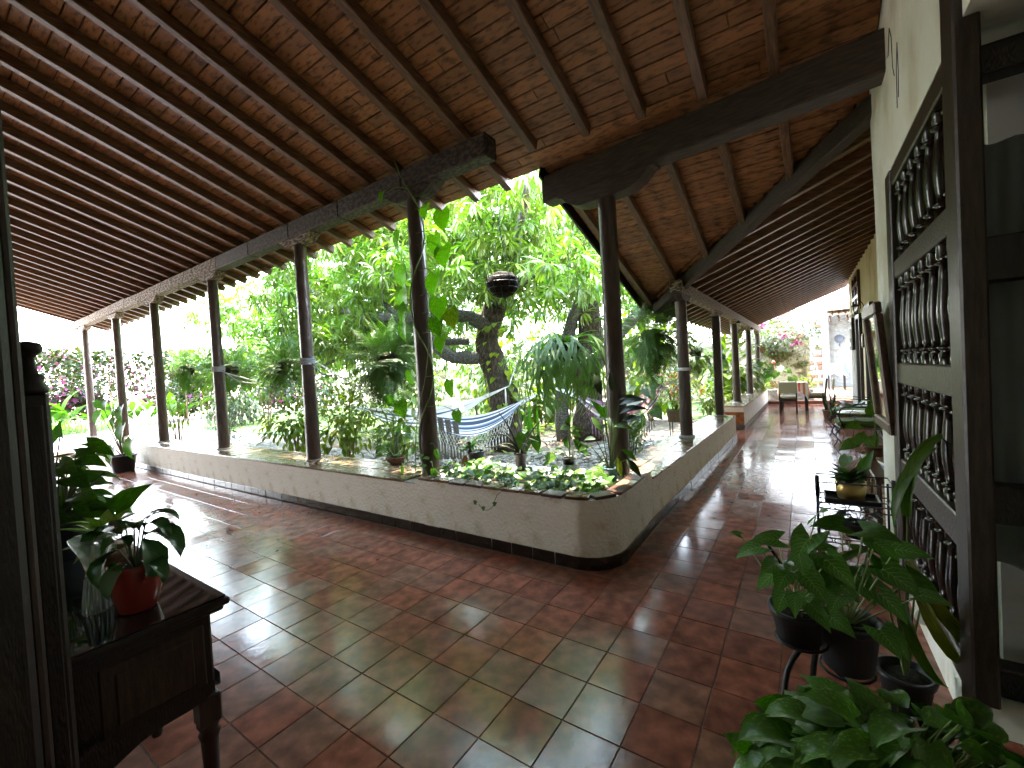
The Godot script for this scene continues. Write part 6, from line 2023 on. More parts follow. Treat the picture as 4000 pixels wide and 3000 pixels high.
func patio_build():
	var p = struct_root("patio_floor")
	var st = tool_flat()
	box(st, Vector3(0.9, -0.045, -20.6), Vector3(4.4, 0.31, 8.7), 0.0)
	obj("slab", st, M.grout_pale, p)
	var bm = boxm(Vector3(0.386, 0.02, 0.386), 0.004)
	var sets = [[], [], []]
	for i in 10:
		for k in 20:
			sets[rng.randi() % 3].append(Transform3D(Basis.from_euler(Vector3(rng.randfn(0, 0.004), 0, rng.randfn(0, 0.004))), Vector3(-0.85 + 0.4 * i, 0.115 + rng.randfn(0, 0.001), -16.5 - 0.4 * k)))
	for i in 3:
		many("paving_tile", bm, M["patio%d" % i], p, sets[i])
	st = tool_flat()
	box(st, Vector3(0.1, 0.055, -16.2), Vector3(2.3, 0.12, 0.12), 0.008)
	obj("step", st, M.cap_red, p)
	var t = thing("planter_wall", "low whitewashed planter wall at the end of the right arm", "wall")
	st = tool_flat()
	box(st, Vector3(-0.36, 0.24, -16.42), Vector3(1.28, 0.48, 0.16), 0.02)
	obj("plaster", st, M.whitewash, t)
	t = thing("patio_wall", "stained old plaster wall overhung by bougainvillea behind the dining table", "wall")
	st = tool_flat()
	box(st, Vector3(-2.9, 1.08, -18.2), Vector3(6.3, 2.2, 0.3), 0.02)
	obj("plaster", st, M.mossy, t)
	st = tool_smooth()
	for i in 14:
		_half_tile(st, Vector3(-2.9 + 0.225 * i, 2.2, -18.0), Vector3(-2.9 + 0.225 * i, 2.24, -18.4), 0.11)
	obj("ridge_tile", st, M.clay, t)
	# the old stone and brick wall behind, in courses
	t = thing("stone_wall", "tall old whitewashed stone and brick wall with creeper in the sunlit patio", "wall")
	st = tool_flat()
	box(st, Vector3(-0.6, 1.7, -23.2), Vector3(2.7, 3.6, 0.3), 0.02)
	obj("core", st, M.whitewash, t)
	var y = 0.2
	var row = 0
	while y < 3.4:
		var hh = rng.randf_range(0.14, 0.24)
		var x = -1.95 + 0.12 * (row % 2)
		while x < 0.7:
			var w = rng.randf_range(0.22, 0.46)
			if rng.randf() < 0.9:
				var low = y < 1.15 and x > -0.3
				inst("stone", boxm(Vector3(min(w, 0.74 - x) - 0.03, hh - 0.03, 0.1), 0.02), M.brick if (low and rng.randf() < 0.8) or rng.randf() < 0.12 else (M.whitewash if rng.randf() < 0.7 else M.mossy), t, Transform3D(Basis.from_euler(Vector3(0, 0, rng.randfn(0, 0.03))), Vector3(x + w * 0.5, y + hh * 0.5, -23.05 + rng.randfn(0, 0.008))))
			x += w
		y += hh
		row += 1
	t = thing("white_pillar", "narrow whitewashed pillar between the stone wall and the tarpaulin", "pillar")
	st = tool_flat()
	box(st, Vector3(0.88, 1.7, -22.9), Vector3(0.26, 3.4, 0.4), 0.03)
	obj("plaster", st, M.whitewash, t)
	t = thing("balcony", "upper balcony railing glimpsed above the stone wall", "balcony")
	st = tool_flat()
	box(st, Vector3(-0.5, 3.62, -23.6), Vector3(2.6, 0.14, 0.6), 0.02)
	obj("ledge", st, M.clay_pale, t)
	st = tool_flat()
	for i in 16:
		bar(st, Vector3(-1.7 + 0.15 * i, 3.69, -23.4), Vector3(-1.7 + 0.15 * i, 4.3, -23.4), 0.02, 0.02)
	bar(st, Vector3(-1.75, 4.32, -23.4), Vector3(0.6, 4.32, -23.4), 0.05, 0.04)
	obj("railing", st, M.iron, t)
	t = thing("outbuilding", "white outhouse wall with a little roof of pale clay tiles at the far right", "building")
	st = tool_flat()
	box(st, Vector3(2.2, 1.8, -23.3), Vector3(2.4, 3.8, 0.3), 0.02)
	box(st, Vector3(1.85, 2.1, -19.2), Vector3(0.3, 4.4, 8.6), 0.02)
	obj("wall", st, M.whitewash, t)
	st = tool_smooth()
	for i in 5:
		for k in 5:
			_half_tile(st, Vector3(0.98 + 0.21 * i, 3.0 + 0.14 * k, -21.3 - 0.3 * k), Vector3(0.98 + 0.21 * i, 3.16 + 0.14 * k, -21.68 - 0.3 * k), 0.115)
	obj("roof_tile", st, M.clay_pale, t)
	st = tool_flat()
	for i in 4:
		bar(st, Vector3(1.0 + 0.28 * i, 2.86, -21.3), Vector3(1.0 + 0.28 * i, 3.55, -22.9), 0.06, 0.08)
	box(st, Vector3(1.45, 3.27, -22.1), Vector3(1.1, 0.02, 1.7), 0.0, Transform3D(Basis(), Vector3.ZERO))
	obj("rafter", st, M.frame_wood, t)
	t = thing("wall_pan", "round dark frying pan hung on the outhouse wall", "pan", Vector3(1.36, 2.2, -23.08))
	st = tool_smooth()
	lathe(st, [[0.001, 0.02], [0.14, 0.02], [0.16, 0.05], [0.165, 0.05], [0.15, 0.0], [0.001, 0.0]], 24, Transform3D(Basis.from_euler(Vector3(PI / 2, 0, 0)), Vector3(0, 0, -0.03)))
	tube(st, [Vector3(0, -0.15, 0), Vector3(0, -0.32, 0)], 0.018, 6)
	obj("pan", st, M.zinc, t)
	t = thing("covered_table", "grey-blue tarpaulin draped over a table in the patio", "table", Vector3(1.12, 0.12, -21.2))
	for q in [[-0.25, 0.25], [0.25, 0.25], [-0.25, -0.25], [0.25, -0.25]]:
		st = tool_flat()
		bar(st, Vector3(q[0], 0, q[1]), Vector3(q[0], 0.75, q[1]), 0.04, 0.04)
		obj("leg", st, M.dark_wood, t)
	st = tool_smooth()
	n_tarp(st)
	obj("tarpaulin", st, M.tarp, t)

func n_tarp(st):
	var n = 22
	var P = []
	for i in n + 1:
		var row = []
		for k in n + 1:
			var u = float(i) / n * 2 - 1
			var v = float(k) / n * 2 - 1
			var e = max(abs(u), abs(v))
			var y = 0.9 + 0.55 * exp(-8.0 * ((u - 0.55) * (u - 0.55) + v * v)) + 0.12 * (1.0 - e)
			if e > 0.6:
				y -= (e - 0.6) * 0.75
			y += 0.035 * sin(u * 9.0 + v * 4.0) + 0.03 * sin(v * 13.0 - u * 3.0)
			var sp = 0.34 * (1.0 + 0.1 * sin(atan2(v, u) * 7.0) * e)
			row.append(Vector3(u * sp, y, v * sp))
		P.append(row)
	for i in n:
		for k in n:
			quad(st, P[i][k], P[i + 1][k], P[i + 1][k + 1], P[i][k + 1], UP)

# ------------------------------------------------------------------ garden
func hammock(label, A, B, sag, width, m, fringe_m, rope_l, rope_r, side):
	var t = thing("hammock", label, "hammock", Vector3.ZERO, 0.0, "hammocks in the garden")
	var d = (B - A)
	var across = Vector3(-d.z, 0, d.x).normalized() * side
	var n = 30
	var mseg = 12
	var st = tool_smooth()
	var P = []
	for i in n + 1:
		var u = float(i) / n
		var c = A.lerp(B, u) - UP * sag * 4.0 * u * (1 - u)
		var w = width * pow(sin(PI * clamp(u, 0.02, 0.98)), 0.6)
		var row = []
		for k in mseg + 1:
			var v = float(k) / mseg - 0.5
			var ruff = 0.012 * sin(k * 2.4 + u * 5.0) * (0.4 + abs(u - 0.5))
			row.append(c + across * v * w * 0.75 + UP * (-w * 0.62 * v + w * 0.5 * v * v + ruff))
		P.append(row)
	for i in n:
		for k in mseg:
			for q in [[i, k], [i + 1, k], [i + 1, k + 1], [i, k], [i + 1, k + 1], [i, k + 1]]:
				st.set_uv(Vector2(float(q[0]) / n, float(q[1]) / mseg))
				st.add_vertex(P[q[0]][q[1]])
	obj("cloth", st, m, t)
	# macrame fringe: diamond net below both edges with hanging tassels
	for e in [0, mseg]:
		st = tool_smooth()
		var last = []
		var cells = 26
		for j in cells + 1:
			var u = 0.1 + 0.8 * j / cells
			var f = u * n
			var i = min(int(f), n - 1)
			last.append(P[i][e].lerp(P[i + 1][e], f - i))
		var drop = 0.05
		for r in 4:
			var nxt = []
			for j in last.size() - 1:
				var q = (last[j] + last[j + 1]) * 0.5 - UP * drop
				nxt.append(q)
				tube(st, [last[j], q], 0.0045, 4, false)
				tube(st, [last[j + 1], q], 0.0045, 4, false)
			last = nxt
		for q in last:
			tube(st, [q, q - UP * 0.05, q - UP * 0.16], [0.004, 0.011, 0.008], 5)
		obj("fringe", st, fringe_m, t)
	for e in 2:
		st = tool_smooth()
		for i in 9:
			var k = int(lerp(0.0, float(mseg), i / 8.0))
			if e == 0:
				tube(st, [P[1][k], A + (A - B).normalized() * 0.42 + UP * 0.14], 0.006, 4, false)
			else:
				tube(st, [P[n - 1][k], B + (B - A).normalized() * 0.42 + UP * 0.14], 0.006, 4, false)
		obj("clew", st, M.rope_white, t)
	st = tool_smooth()
	tube(st, curve_pts([A + (A - B).normalized() * 0.42 + UP * 0.14, rope_l], 6), 0.011, 6)
	tube(st, curve_pts([B + (B - A).normalized() * 0.42 + UP * 0.14, rope_r], 6), 0.014, 6)
	for q in [B + (B - A).normalized() * 0.34 + UP * 0.12]:
		tube(st, [q, q - UP * 0.14, q - UP * 0.34], [0.008, 0.016, 0.012], 6)
	obj("rope", st, M.rope_white, t)

func post_rope(label, at, r, turns, tail, m):
	var t = thing("column_rope", label, "rope", at, 0.0)
	var st = tool_smooth()
	var pts = []
	for i in turns * 12 + 1:
		var a = TAU * i / 12.0
		pts.append(Vector3(cos(a) * r, 0.022 * i / 12.0, sin(a) * r))
	tube(st, pts, 0.011, 6)
	tube(st, curve_pts([Vector3(r * 0.6, 0.02, r * 0.8), Vector3(r * 1.1, 0.0, -0.02), tail * 0.5 - Vector3(0, 0.06, 0), tail], 10), 0.012, 6)
	obj("strand", st, m, t)

func garden_build():
	var g = struct_root("garden_ground")
	var st = tool_flat()
	quad(st, Vector3(-160, -0.12, -160), Vector3(160, -0.12, -160), Vector3(160, -0.12, 160), Vector3(-160, -0.12, 160), UP)
	obj("earth", st, M.ground, g)
	var l = struct_root("lawn")
	st = tool_flat()
	prism(st, [Vector2(-27, -7.5), Vector2(-13.5, -7.2), Vector2(-9.6, -9.5), Vector2(-9.2, -20), Vector2(-27, -24)], -0.3, -0.1, true)
	prism(st, [Vector2(-4.2, -14.5), Vector2(-1.9, -12.0), Vector2(-1.9, -18.0), Vector2(-5, -19)], -0.3, -0.1, true)
	obj("turf", st, M.lawn, l)
	var gs = tool_smooth()
	for i in 7:
		var a = rng.randf() * TAU
		add_leaf(gs, leaf_xf(Vector3(rng.randf_range(-0.05, 0.05), 0, rng.randf_range(-0.05, 0.05)), Vector3(cos(a) * 0.5, 1, sin(a) * 0.5)), rng.randf_range(0.04, 0.1), 0.008, SHORT, 0.0, 0.2, 0.8)
	var gm = mesh_of(gs)
	var xs = []
	var cs = []
	for i in 5000:
		xs.append(Transform3D(Basis.from_euler(Vector3(0, rng.randf() * TAU, 0)), Vector3(rng.randf_range(-24, -9.8), -0.1, rng.randf_range(-19, -7.6))))
		cs.append(_vary(Color(1.1, 1.0, 1)))
	many("grass", gm, M.leafy, l, xs, cs)
	var y = struct_root("yard")
	st = tool_flat()
	prism(st, [Vector2(-29, 2), Vector2(-17.3, 2), Vector2(-17.3, -2.9), Vector2(-15.2, -3.6), Vector2(-15.2, -6.6), Vector2(-29, -7.2)], -0.3, -0.085, true)
	obj("concrete", st, M.yard, y)
	# cobbled path behind the parapets
	var pth = struct_root("cobbled_path")
	st = tool_flat()
	prism(st, [Vector2(-15.2, -3.5), Vector2(-1.7, -3.92), Vector2(-1.7, -10.0), Vector2(-3.2, -9.6), Vector2(-3.8, -7.6), Vector2(-5.5, -6.3), Vector2(-9.0, -6.1), Vector2(-15.2, -6.5)], -0.3, -0.09, true)
	obj("bed", st, M.ground, pth)
	var poly = PackedVector2Array([Vector2(-14.8, -4.2), Vector2(-2.0, -4.3), Vector2(-2.0, -9.6), Vector2(-3.0, -9.3), Vector2(-3.7, -7.4), Vector2(-5.4, -6.15), Vector2(-9.0, -5.95), Vector2(-14.8, -6.3)])
	var cm = []
	for i in 4:
		var s2 = tool_smooth()
		lathe(s2, [[0.02, -0.03], [0.062, -0.012], [0.07, 0.004], [0.055, 0.019], [0.02, 0.026], [0.001, 0.027]], 7, Transform3D(), 0.12)
		cm.append(mesh_of(s2))
	var spots = []
	var z = -4.3
	var row = 0
	while z > -9.6:
		var x = -14.8 + 0.08 * (row % 2)
		while x < -2.0:
			var q = Vector2(x + rng.randfn(0, 0.02), z + rng.randfn(0, 0.015))
			if Geometry2D.is_point_in_polygon(q, poly):
				spots.append(q)
			x += rng.randf_range(0.15, 0.19)
		z -= 0.115
		row += 1
	spots.sort_custom(func(a, b): return (a.x + 3.2) * (a.x + 3.2) + (a.y + 6.2) * (a.y + 6.2) < (b.x + 3.2) * (b.x + 3.2) + (b.y + 6.2) * (b.y + 6.2))
	var sets = [[], [], []]
	for i in spots.size():
		var xf = Transform3D(Basis.from_euler(Vector3(rng.randfn(0, 0.06), rng.randf() * TAU, rng.randfn(0, 0.06))) * Basis.from_scale(Vector3(rng.randf_range(1.0, 1.4), 1, rng.randf_range(0.75, 1.0))), Vector3(spots[i].x, -0.085 + rng.randfn(0, 0.003), spots[i].y))
		if i < 220:
			inst("cobble", cm[rng.randi() % 4], M["cobble%d" % (rng.randi() % 3)], pth, xf)
		else:
			sets[rng.randi() % 3].append(xf)
	for i in 3:
		many("cobble_field", cm[i], M["cobble%d" % i], pth, sets[i])
	# ground cover under the trees
	var gl = leaf_mesh(0.11, 0.085, HEART, 0.14, 0.2, 0.5)
	xs = []
	cs = []
	for i in 2600:
		var x = rng.randf_range(-10.5, -3.6)
		var zz = rng.randf_range(-11.5, -6.4)
		var soil = Vector2((x + 4.7) / 1.5, (zz + 7.9) / 1.2).length()
		if soil < 1.0 or zz > -6.3 + 0.12 * (x + 5.5) and x > -6.0:
			continue
		xs.append(leaf_xf(Vector3(x, -0.06 + rng.randf() * 0.16, zz), Vector3(rng.randf_range(-1, 1), 0.15, rng.randf_range(-1, 1)), UP, rng.randf_range(0.7, 1.5)))
		cs.append(_vary(Color(1.5, 1.4, 1.0)))
	many("ground_cover", gl, M.leafy, self, xs, cs)
	xs = []
	cs = []
	var dl = leaf_mesh(0.12, 0.04, OVATE, 0.0, 0.5, 1.4)
	for i in 260:
		xs.append(Transform3D(Basis.from_euler(Vector3(rng.randfn(0, 0.3), rng.randf() * TAU, rng.randfn(0, 0.3))), Vector3(rng.randf_range(-6.8, -2.4), -0.05, rng.randf_range(-9.5, -4.6))))
		cs.append(_vary(Color(0.9, 0.7, 0.5)))
	many("leaf_litter", dl, M.dry_leaf, self, xs, [])

	# shrubs just behind the left parapet
	var lo = leaf_mesh(0.17, 0.075, OVATE, 0.0, 0.3, 0.8, 0.02)
	var lov = leaf_mesh(0.14, 0.07, OVATE, 0.0, 0.3, 0.7, 0.02)
	var sm = leaf_mesh(0.05, 0.025, OVATE, 0.0, 0.2, 0.4)
	var rd = leaf_mesh(0.13, 0.13, HEART, 0.08, 0.15, 0.3)
	shrub("shrub", "bushy light green shrub behind the parapet between the roped columns", "shrub", Vector3(-8.6, -0.1, -4.7), 0.75, 1.45, 0.15, lo, 420, Color(0.8, 0.75, 0.7), "", 8)
	shrub("shrub", "tall thin light green shrub behind the roped column nearest the pothos", "shrub", Vector3(-6.6, -0.1, -4.5), 0.55, 1.75, 0.1, lo, 360, Color(0.9, 0.8, 0.7), "", 7)
	shrub("shrub", "small drooping pale shrub right of the roped column, before the hammocks", "shrub", Vector3(-5.75, -0.1, -4.9), 0.45, 1.25, 0.2, lo, 170, Color(1.0, 0.9, 0.7), "", 5)
	shrub("clipped_bush", "dark dense small-leaved bush behind the left parapet", "shrub", Vector3(-12.9, -0.1, -5.1), 0.62, 1.35, 0.0, sm, 2400, Color(0.2, 0.24, 0.3), "", 8, 0.0)
	shrub("shrub", "pale feathery bush in front of the free-standing last column", "shrub", Vector3(-16.0, -0.1, -4.4), 0.7, 0.75, 0.0, sm, 900, Color(0.4, 0.38, 0.3), "", 8, 0.0)
	shrub("shrub", "twiggy flowering bush behind the floor pot at the left columns", "shrub", Vector3(-12.6, -0.1, -3.95), 0.4, 1.9, 0.7, lov, 90, Color(0.5, 0.5, 0.45), "", 6)
	shrub("round_leaf_tree", "dense dark tree with round bluish leaves at left against the sky", "tree", Vector3(-15.8, -0.1, -7.6), 1.45, 4.9, 0.9, rd, 1700, Color(0.22, 0.27, 0.5), "", 9, 0.1)
	shrub("shrub", "bright green bush in the middle distance left of the hammocks", "shrub", Vector3(-11.4, -0.1, -8.4), 1.0, 1.6, 0.0, lov, 700, Color(0.55, 0.5, 0.4))
	# middle distance behind the trees
	var hb = leaf_mesh(0.3, 0.2, HEART, 0.14, 0.2, 0.6, 0.02)
	for q in [[-10.2, -13.5, 1.7, 3.6, "broad-leaved yellow-green thicket at the back of the garden, left of the trunks", 1.6], [-7.2, -13.6, 1.6, 3.0, "broad-leaved thicket directly behind the vine-clad trunk", 1.7], [-3.6, -12.2, 1.4, 3.4, "broad-leaved thicket behind the two leaning trunks", 1.6], [-2.1, -15.4, 1.2, 2.6, "yellow-green thicket seen past the corner column", 1.5], [-6.2, -10.6, 0.9, 1.5, "leafy clump at the foot of the mango tree", 1.6], [-13.6, -12.4, 1.7, 2.6, "broad-leaved thicket in the far left of the garden", 1.5]]:
		shrub("thicket", q[4], "shrub", Vector3(q[0], -0.1, q[1]), q[2], q[3], 0.0, hb, int(300 * q[2]), Color(q[5] * 0.42, q[5] * 0.39, 0.4))
	# upright sansevieria clump by the trunk
	var t = thing("sansevieria_bed", "clump of tall striped upright snake plants beside the mango trunk", "plant", Vector3(-5.6, -0.1, -8.4))
	var ss = leaf_mesh(1.0, 0.075, STRAP, 0.0, 0.4, 0.15, 0.02)
	for i in 46:
		var p = Vector3(rng.randf_range(-1.0, 0.5), 0, rng.randf_range(-0.35, 0.35))
		inst("leaf", ss, M.dark_leaf if i % 3 == 0 else M.garden_leaf, t, leaf_xf(p, Vector3(rng.randfn(0, 0.16), 1, rng.randfn(0, 0.16)), Vector3(cos(i), 0.1, sin(i)), rng.randf_range(0.6, 1.15)))
	# red-leaved bush by the far parapet
	shrub("cordyline", "red and pink leaved bush beyond the square-cut column", "shrub", Vector3(-3.0, -0.1, -12.6), 0.7, 1.7, 0.3, lo, 150, Color(2.0, 0.25, 0.7))
	shrub("shrub", "leafy green shrub behind the second right parapet", "shrub", Vector3(-2.3, -0.1, -13.6), 0.6, 1.1, 0.0, lov, 300, Color(0.5, 0.5, 0.4))
	# bright bed at the end of the yard and the bougainvillea behind
	t = thing("heliconia_bed", "bed of big yellow-green banana-like leaves at the end of the yard", "plant", Vector3(-28.2, -0.1, -5.2))
	var bn = leaf_mesh(1.5, 0.42, OVATE, 0.0, 0.25, 1.0, 0.02)
	for i in 90:
		var p = Vector3(rng.randf_range(-1.2, 0.8), rng.randf_range(0.2, 0.9), rng.randf_range(-5.0, 4.5))
		inst("leaf", bn, M.bright_leaf, t, leaf_xf(p, Vector3(rng.randf_range(-0.6, 0.9), rng.randf_range(0.5, 1.2), rng.randf_range(-0.9, 0.9)), UP, rng.randf_range(0.55, 1.1)))
	t = thing("tuft_bed", "tufts of bluish grass-like blades along the yard edge", "plant", Vector3(-26.4, -0.1, -2.6))
	xs = []
	for i in 500:
		xs.append(leaf_xf(Vector3(rng.randf_range(-0.8, 0.6), 0, rng.randf_range(-3.2, 2.6)), Vector3(rng.randfn(0, 0.5), 1, rng.randfn(0, 0.5)), UP, rng.randf_range(0.6, 1.1)))
	many("blades", leaf_mesh(0.9, 0.05, STRAP, 0.0, 0.3, 1.0), M.staghorn, t, xs)
	var bl = leaf_mesh(0.14, 0.1, OVATE, 0.0, 0.2, 0.4)
	var fl = leaf_mesh(0.12, 0.11, HEART, 0.0, 0.4, 0.4)
	for q in [[-31.0, -1.5, 2.2, 4.0, "pink bougainvillea mass at the far left end of the garden hedge"], [-31.0, -5.5, 2.4, 4.2, "pink bougainvillea mass in the middle of the garden hedge"], [-30.5, -10.0, 2.4, 4.1, "pink bougainvillea mass behind the slender far columns"], [-28.0, -14.5, 2.6, 3.8, "pink bougainvillea mass at the right end of the garden hedge"]]:
		t = shrub("bougainvillea", q[4], "shrub", Vector3(q[0], -0.1, q[1]), q[2], q[3], 0.2, bl, 3600, Color(0.17, 0.16, 0.16), "bougainvillea along the garden end", 10, 0.1, 1.5)
		xs = []
		cs = []
		for i in 800:
			var d = rdir()
			xs.append(leaf_xf(Vector3(d.x * q[2], q[3] * (0.55 + 0.42 * d.y), d.z * q[2]), rdir(), UP, rng.randf_range(1.2, 2.4)))
			cs.append(_vary(Color(0.22, 0.4, 0.4)))
		many("flower", fl, M.flower, t, xs, cs)
	# dark twiggy hedge on wires in front
	t = thing("creeper_fence", "dark twiggy creeper trained along a fence across the end of the yard", "hedge", Vector3(-24.5, -0.1, -4.8))
	st = tool_smooth()
	for i in 60:
		var a = Vector3(rng.randf_range(-0.2, 0.2), rng.randf_range(1.7, 3.4), rng.randf_range(-6.5, 5.0))
		var b = a + Vector3(rng.randf_range(-0.2, 0.2), rng.randf_range(-0.6, 0.4), rng.randf_range(-1.6, 1.6))
		tube(st, curve_pts([a, (a + b) * 0.5 + Vector3(0, 0.2, 0), b], 5), 0.014, 4, false)
	for i in 5:
		tube(st, [Vector3(0, 0, -6 + 2.7 * i), Vector3(0, 3.2, -6 + 2.7 * i)], 0.03, 6)
	obj("twig", st, M.twig, t)
	xs = []
	cs = []
	for i in 5200:
		var zz = rng.randf_range(-6.8, 5.2)
		var yy = rng.randf_range(1.75, 3.45) if rng.randf() < 0.6 else rng.randf_range(2.9, 3.6)
		xs.append(leaf_xf(Vector3(rng.randfn(0, 0.18), yy, zz), rdir() + Vector3(0, -0.3, 0), UP, rng.randf_range(0.7, 1.4)))
		cs.append(_vary(Color(0.13, 0.13, 0.16)))
	many("leaves", bl, M.leafy, t, xs, cs)
	shrub("yellow_tree", "sunlit yellow-green tree rising over the hedge at the far left", "tree", Vector3(-33.5, -0.1, 1.4), 2.6, 6.4, 2.2, lo, 1600, Color(0.4, 0.34, 0.2), "", 8, 0.2, 2.0)
	shrub("far_tree", "pale green tree far behind the round-leaved tree", "tree", Vector3(-24.0, -0.1, -19.0), 2.8, 5.0, 1.0, lo, 1500, Color(0.24, 0.23, 0.2), "", 8, 0.2, 1.8)
	shrub("far_tree", "pale green tree at the back of the garden behind the mango tree", "tree", Vector3(-13.5, -0.1, -18.5), 2.8, 5.5, 0.6, lo, 1600, Color(0.24, 0.23, 0.2), "", 8, 0.2, 1.8)
	shrub("far_tree", "pale green tree at the back of the garden to the right", "tree", Vector3(-6.0, -0.1, -18.2), 2.6, 5.2, 0.6, lo, 1600, Color(0.24, 0.23, 0.2), "", 8, 0.2, 1.8)
	for q in [[-19.5, -12.0, 2.0, 3.4, "green bush between the round-leaved tree and the lawn"], [-20.5, -8.5, 1.5, 2.6, "dark green bush behind the round-leaved tree"], [-17.0, -16.5, 2.2, 3.8, "tall green bush at the back of the lawn, left"], [-10.0, -17.0, 2.0, 4.2, "tall green bush at the back of the lawn, right"], [-2.6, -19.5, 1.6, 3.8, "tall green bush behind the patio wall"]]:
		shrub("far_bush", q[4], "shrub", Vector3(q[0], -0.1, q[1]), q[2], q[3], 0.0, lo, 1100, Color(0.26, 0.25, 0.22), "", 8, 0.2, 1.6)
	# garden wall at the back
	t = thing("garden_wall", "pale garden wall closing the back of the garden", "wall")
	st = tool_flat()
	box(st, Vector3(-18.0, 1.0, -22.0), Vector3(34.0, 2.2, 0.3), 0.02)
	obj("plaster", st, M.mossy, t)

	# hammocks
	hammock("navy and white striped hammock with white macrame fringe, the nearer of the pair", Vector3(-5.1, 0.86, -4.9), Vector3(-3.72, 1.02, -5.75), 0.33, 0.46, M.ham_blue, M.fringe, Vector3(-5.32, 1.78, -3.2), Vector3(-3.05, 1.75, -6.2), 1.0)
	hammock("cream and navy striped hammock behind the navy one", Vector3(-6.9, 0.95, -5.1), Vector3(-4.9, 1.08, -6.35), 0.32, 0.48, M.ham_cream, M.fringe, Vector3(-7.95, 1.75, -3.2), Vector3(-4.6, 1.75, -7.0), 1.0)
	hammock("purple and grey striped hammock behind the corner column", Vector3(-3.1, 1.1, -6.3), Vector3(-1.95, 1.12, -7.35), 0.46, 0.55, M.ham_pink, M.ham_pink, Vector3(-3.6, 1.9, -8.7), Vector3(edge_x(-6.2) - 0.24, 1.35, -6.3), 1.0)
	post_rope("grey striped rope wound round the column nearest the pothos column", Vector3(-5.34, 1.74, -3.12), 0.088, 4, Vector3(0.25, -0.16, -0.25), M.rope)
	post_rope("grey striped rope wound round the second roped column from the pothos", Vector3(-8.0, 1.78, -3.12), 0.088, 4, Vector3(0.45, -0.24, -0.4), M.rope)
	post_rope("knotted white cloth strip tied round the column under the valley beam", Vector3(edge_x(-6.2) - 0.225, 1.38, -6.2), 0.084, 2, Vector3(-0.16, -0.28, 0.06), M.rope_white)
	# white wooden garden chair behind the pothos column
	t = thing("garden_chair", "weathered white wooden garden chair half hidden behind the pothos column", "chair", Vector3(-5.0, -0.08, -5.35), 0.5)
	for q in [[-0.28, -0.25, 0.58], [0.28, -0.25, 0.58]]:
		st = tool_flat()
		bar(st, Vector3(q[0], 0, q[1]), Vector3(q[0], q[2], q[1]), 0.07, 0.03)
		obj("leg", st, M.weathered, t)
		st = tool_flat()
		bar(st, Vector3(q[0], 0.35, -0.3), Vector3(q[0], 0.02, 0.6), 0.03, 0.1)
		obj("side_rail", st, M.weathered, t)
		st = tool_flat()
		bar(st, Vector3(q[0], 0.6, -0.38), Vector3(q[0], 0.56, 0.38), 0.12, 0.026)
		obj("armrest", st, M.weathered, t)
	for i in 5:
		st = tool_flat()
		bar(st, Vector3(-0.27, 0.37 - 0.035 * i, -0.26 + 0.1 * i), Vector3(0.27, 0.37 - 0.035 * i, -0.26 + 0.1 * i), 0.08, 0.02)
		obj("seat_slat", st, M.weathered, t)
	for i in 5:
		st = tool_flat()
		bar(st, Vector3(-0.22 + 0.11 * i, 0.2, 0.24), Vector3(-0.24 + 0.12 * i, 0.92 - 0.03 * abs(i - 2), 0.52), 0.09, 0.02)
		obj("back_slat", st, M.weathered, t)

	# plants at the end of the right arm
	t = thing("anthurium", "tall anthurium with large bright leaves and a salmon flower behind the planter wall", "plant", Vector3(-0.65, 0.35, -16.8))
	var le = leaf_mesh(0.34, 0.26, HEART, 0.18, 0.2, 0.5)
	var L = []
	for q in [[-0.28, 0.6, -0.5, -0.9, 1.15], [0.02, 0.85, 0.1, -0.3, 1.0], [0.2, 0.75, 0.6, -0.4, 0.8], [0.36, 0.5, 0.3, -0.9, 1.1], [-0.05, 0.7, -0.3, -0.8, 0.9]]:
		L.append([Vector3.ZERO, Vector3(q[0], q[1], 0.05), Vector3(q[2], q[3], 0.5), q[4], Vector3(0, 0.4, 1)])
	stems_leaves(t, L, [le], M.bright_leaf, M.stem_pale, 0.008, 0.05)
	st = tool_smooth()
	tube(st, [Vector3.ZERO, Vector3(-0.12, 0.95, 0.05)], 0.006, 5)
	lathe(st, [[0.001, -0.02], [0.05, 0.0], [0.06, 0.03], [0.03, 0.08], [0.001, 0.1]], 10, Transform3D(Basis(), Vector3(-0.13, 0.98, 0.05)))
	obj("flower", st, M.anthurium_flower, t)
	shrub("bedding_plant", "round light green bush at the right end of the planter wall", "shrub", Vector3(0.12, 0.3, -16.85), 0.36, 0.62, 0.05, lov, 160, Color(1.5, 1.4, 1.0), "", 6, 0.2, 0.7)
	shrub("bedding_plant", "low green bush beside the farthest column at the planter wall", "shrub", Vector3(-1.1, 0.3, -16.8), 0.28, 0.5, 0.05, lov, 110, Color(1.3, 1.3, 1.0), "", 6, 0.2, 0.7)
	shrub("bedding_plant", "dark purple leaved plant in the middle of the planter wall", "shrub", Vector3(-0.8, 0.3, -16.95), 0.32, 0.42, 0.05, sm, 220, Color(1.1, 0.35, 0.8), "", 6, 0.2, 1.2)
	t = shrub("wall_bougainvillea", "magenta bougainvillea spilling over the stained patio wall", "shrub", Vector3(-0.85, 1.5, -18.0), 1.15, 1.5, 0.0, bl, 760, Color(0.32, 0.3, 0.25), "", 8, 0.4, 0.8)
	xs = []
	cs = []
	for i in 170:
		var c = [Vector3(-0.3, 1.25, 0.35), Vector3(0.35, 0.75, 0.45), Vector3(0.75, 0.45, 0.4), Vector3(0.1, 1.5, 0.2), Vector3(-0.7, 1.4, 0.3)][i % 5]
		xs.append(leaf_xf(c + rdir() * rng.randf_range(0.02, 0.22), rdir(), UP, rng.randf_range(0.5, 0.9)))
		cs.append(_vary(Color(0.6, 0.7, 0.8)))
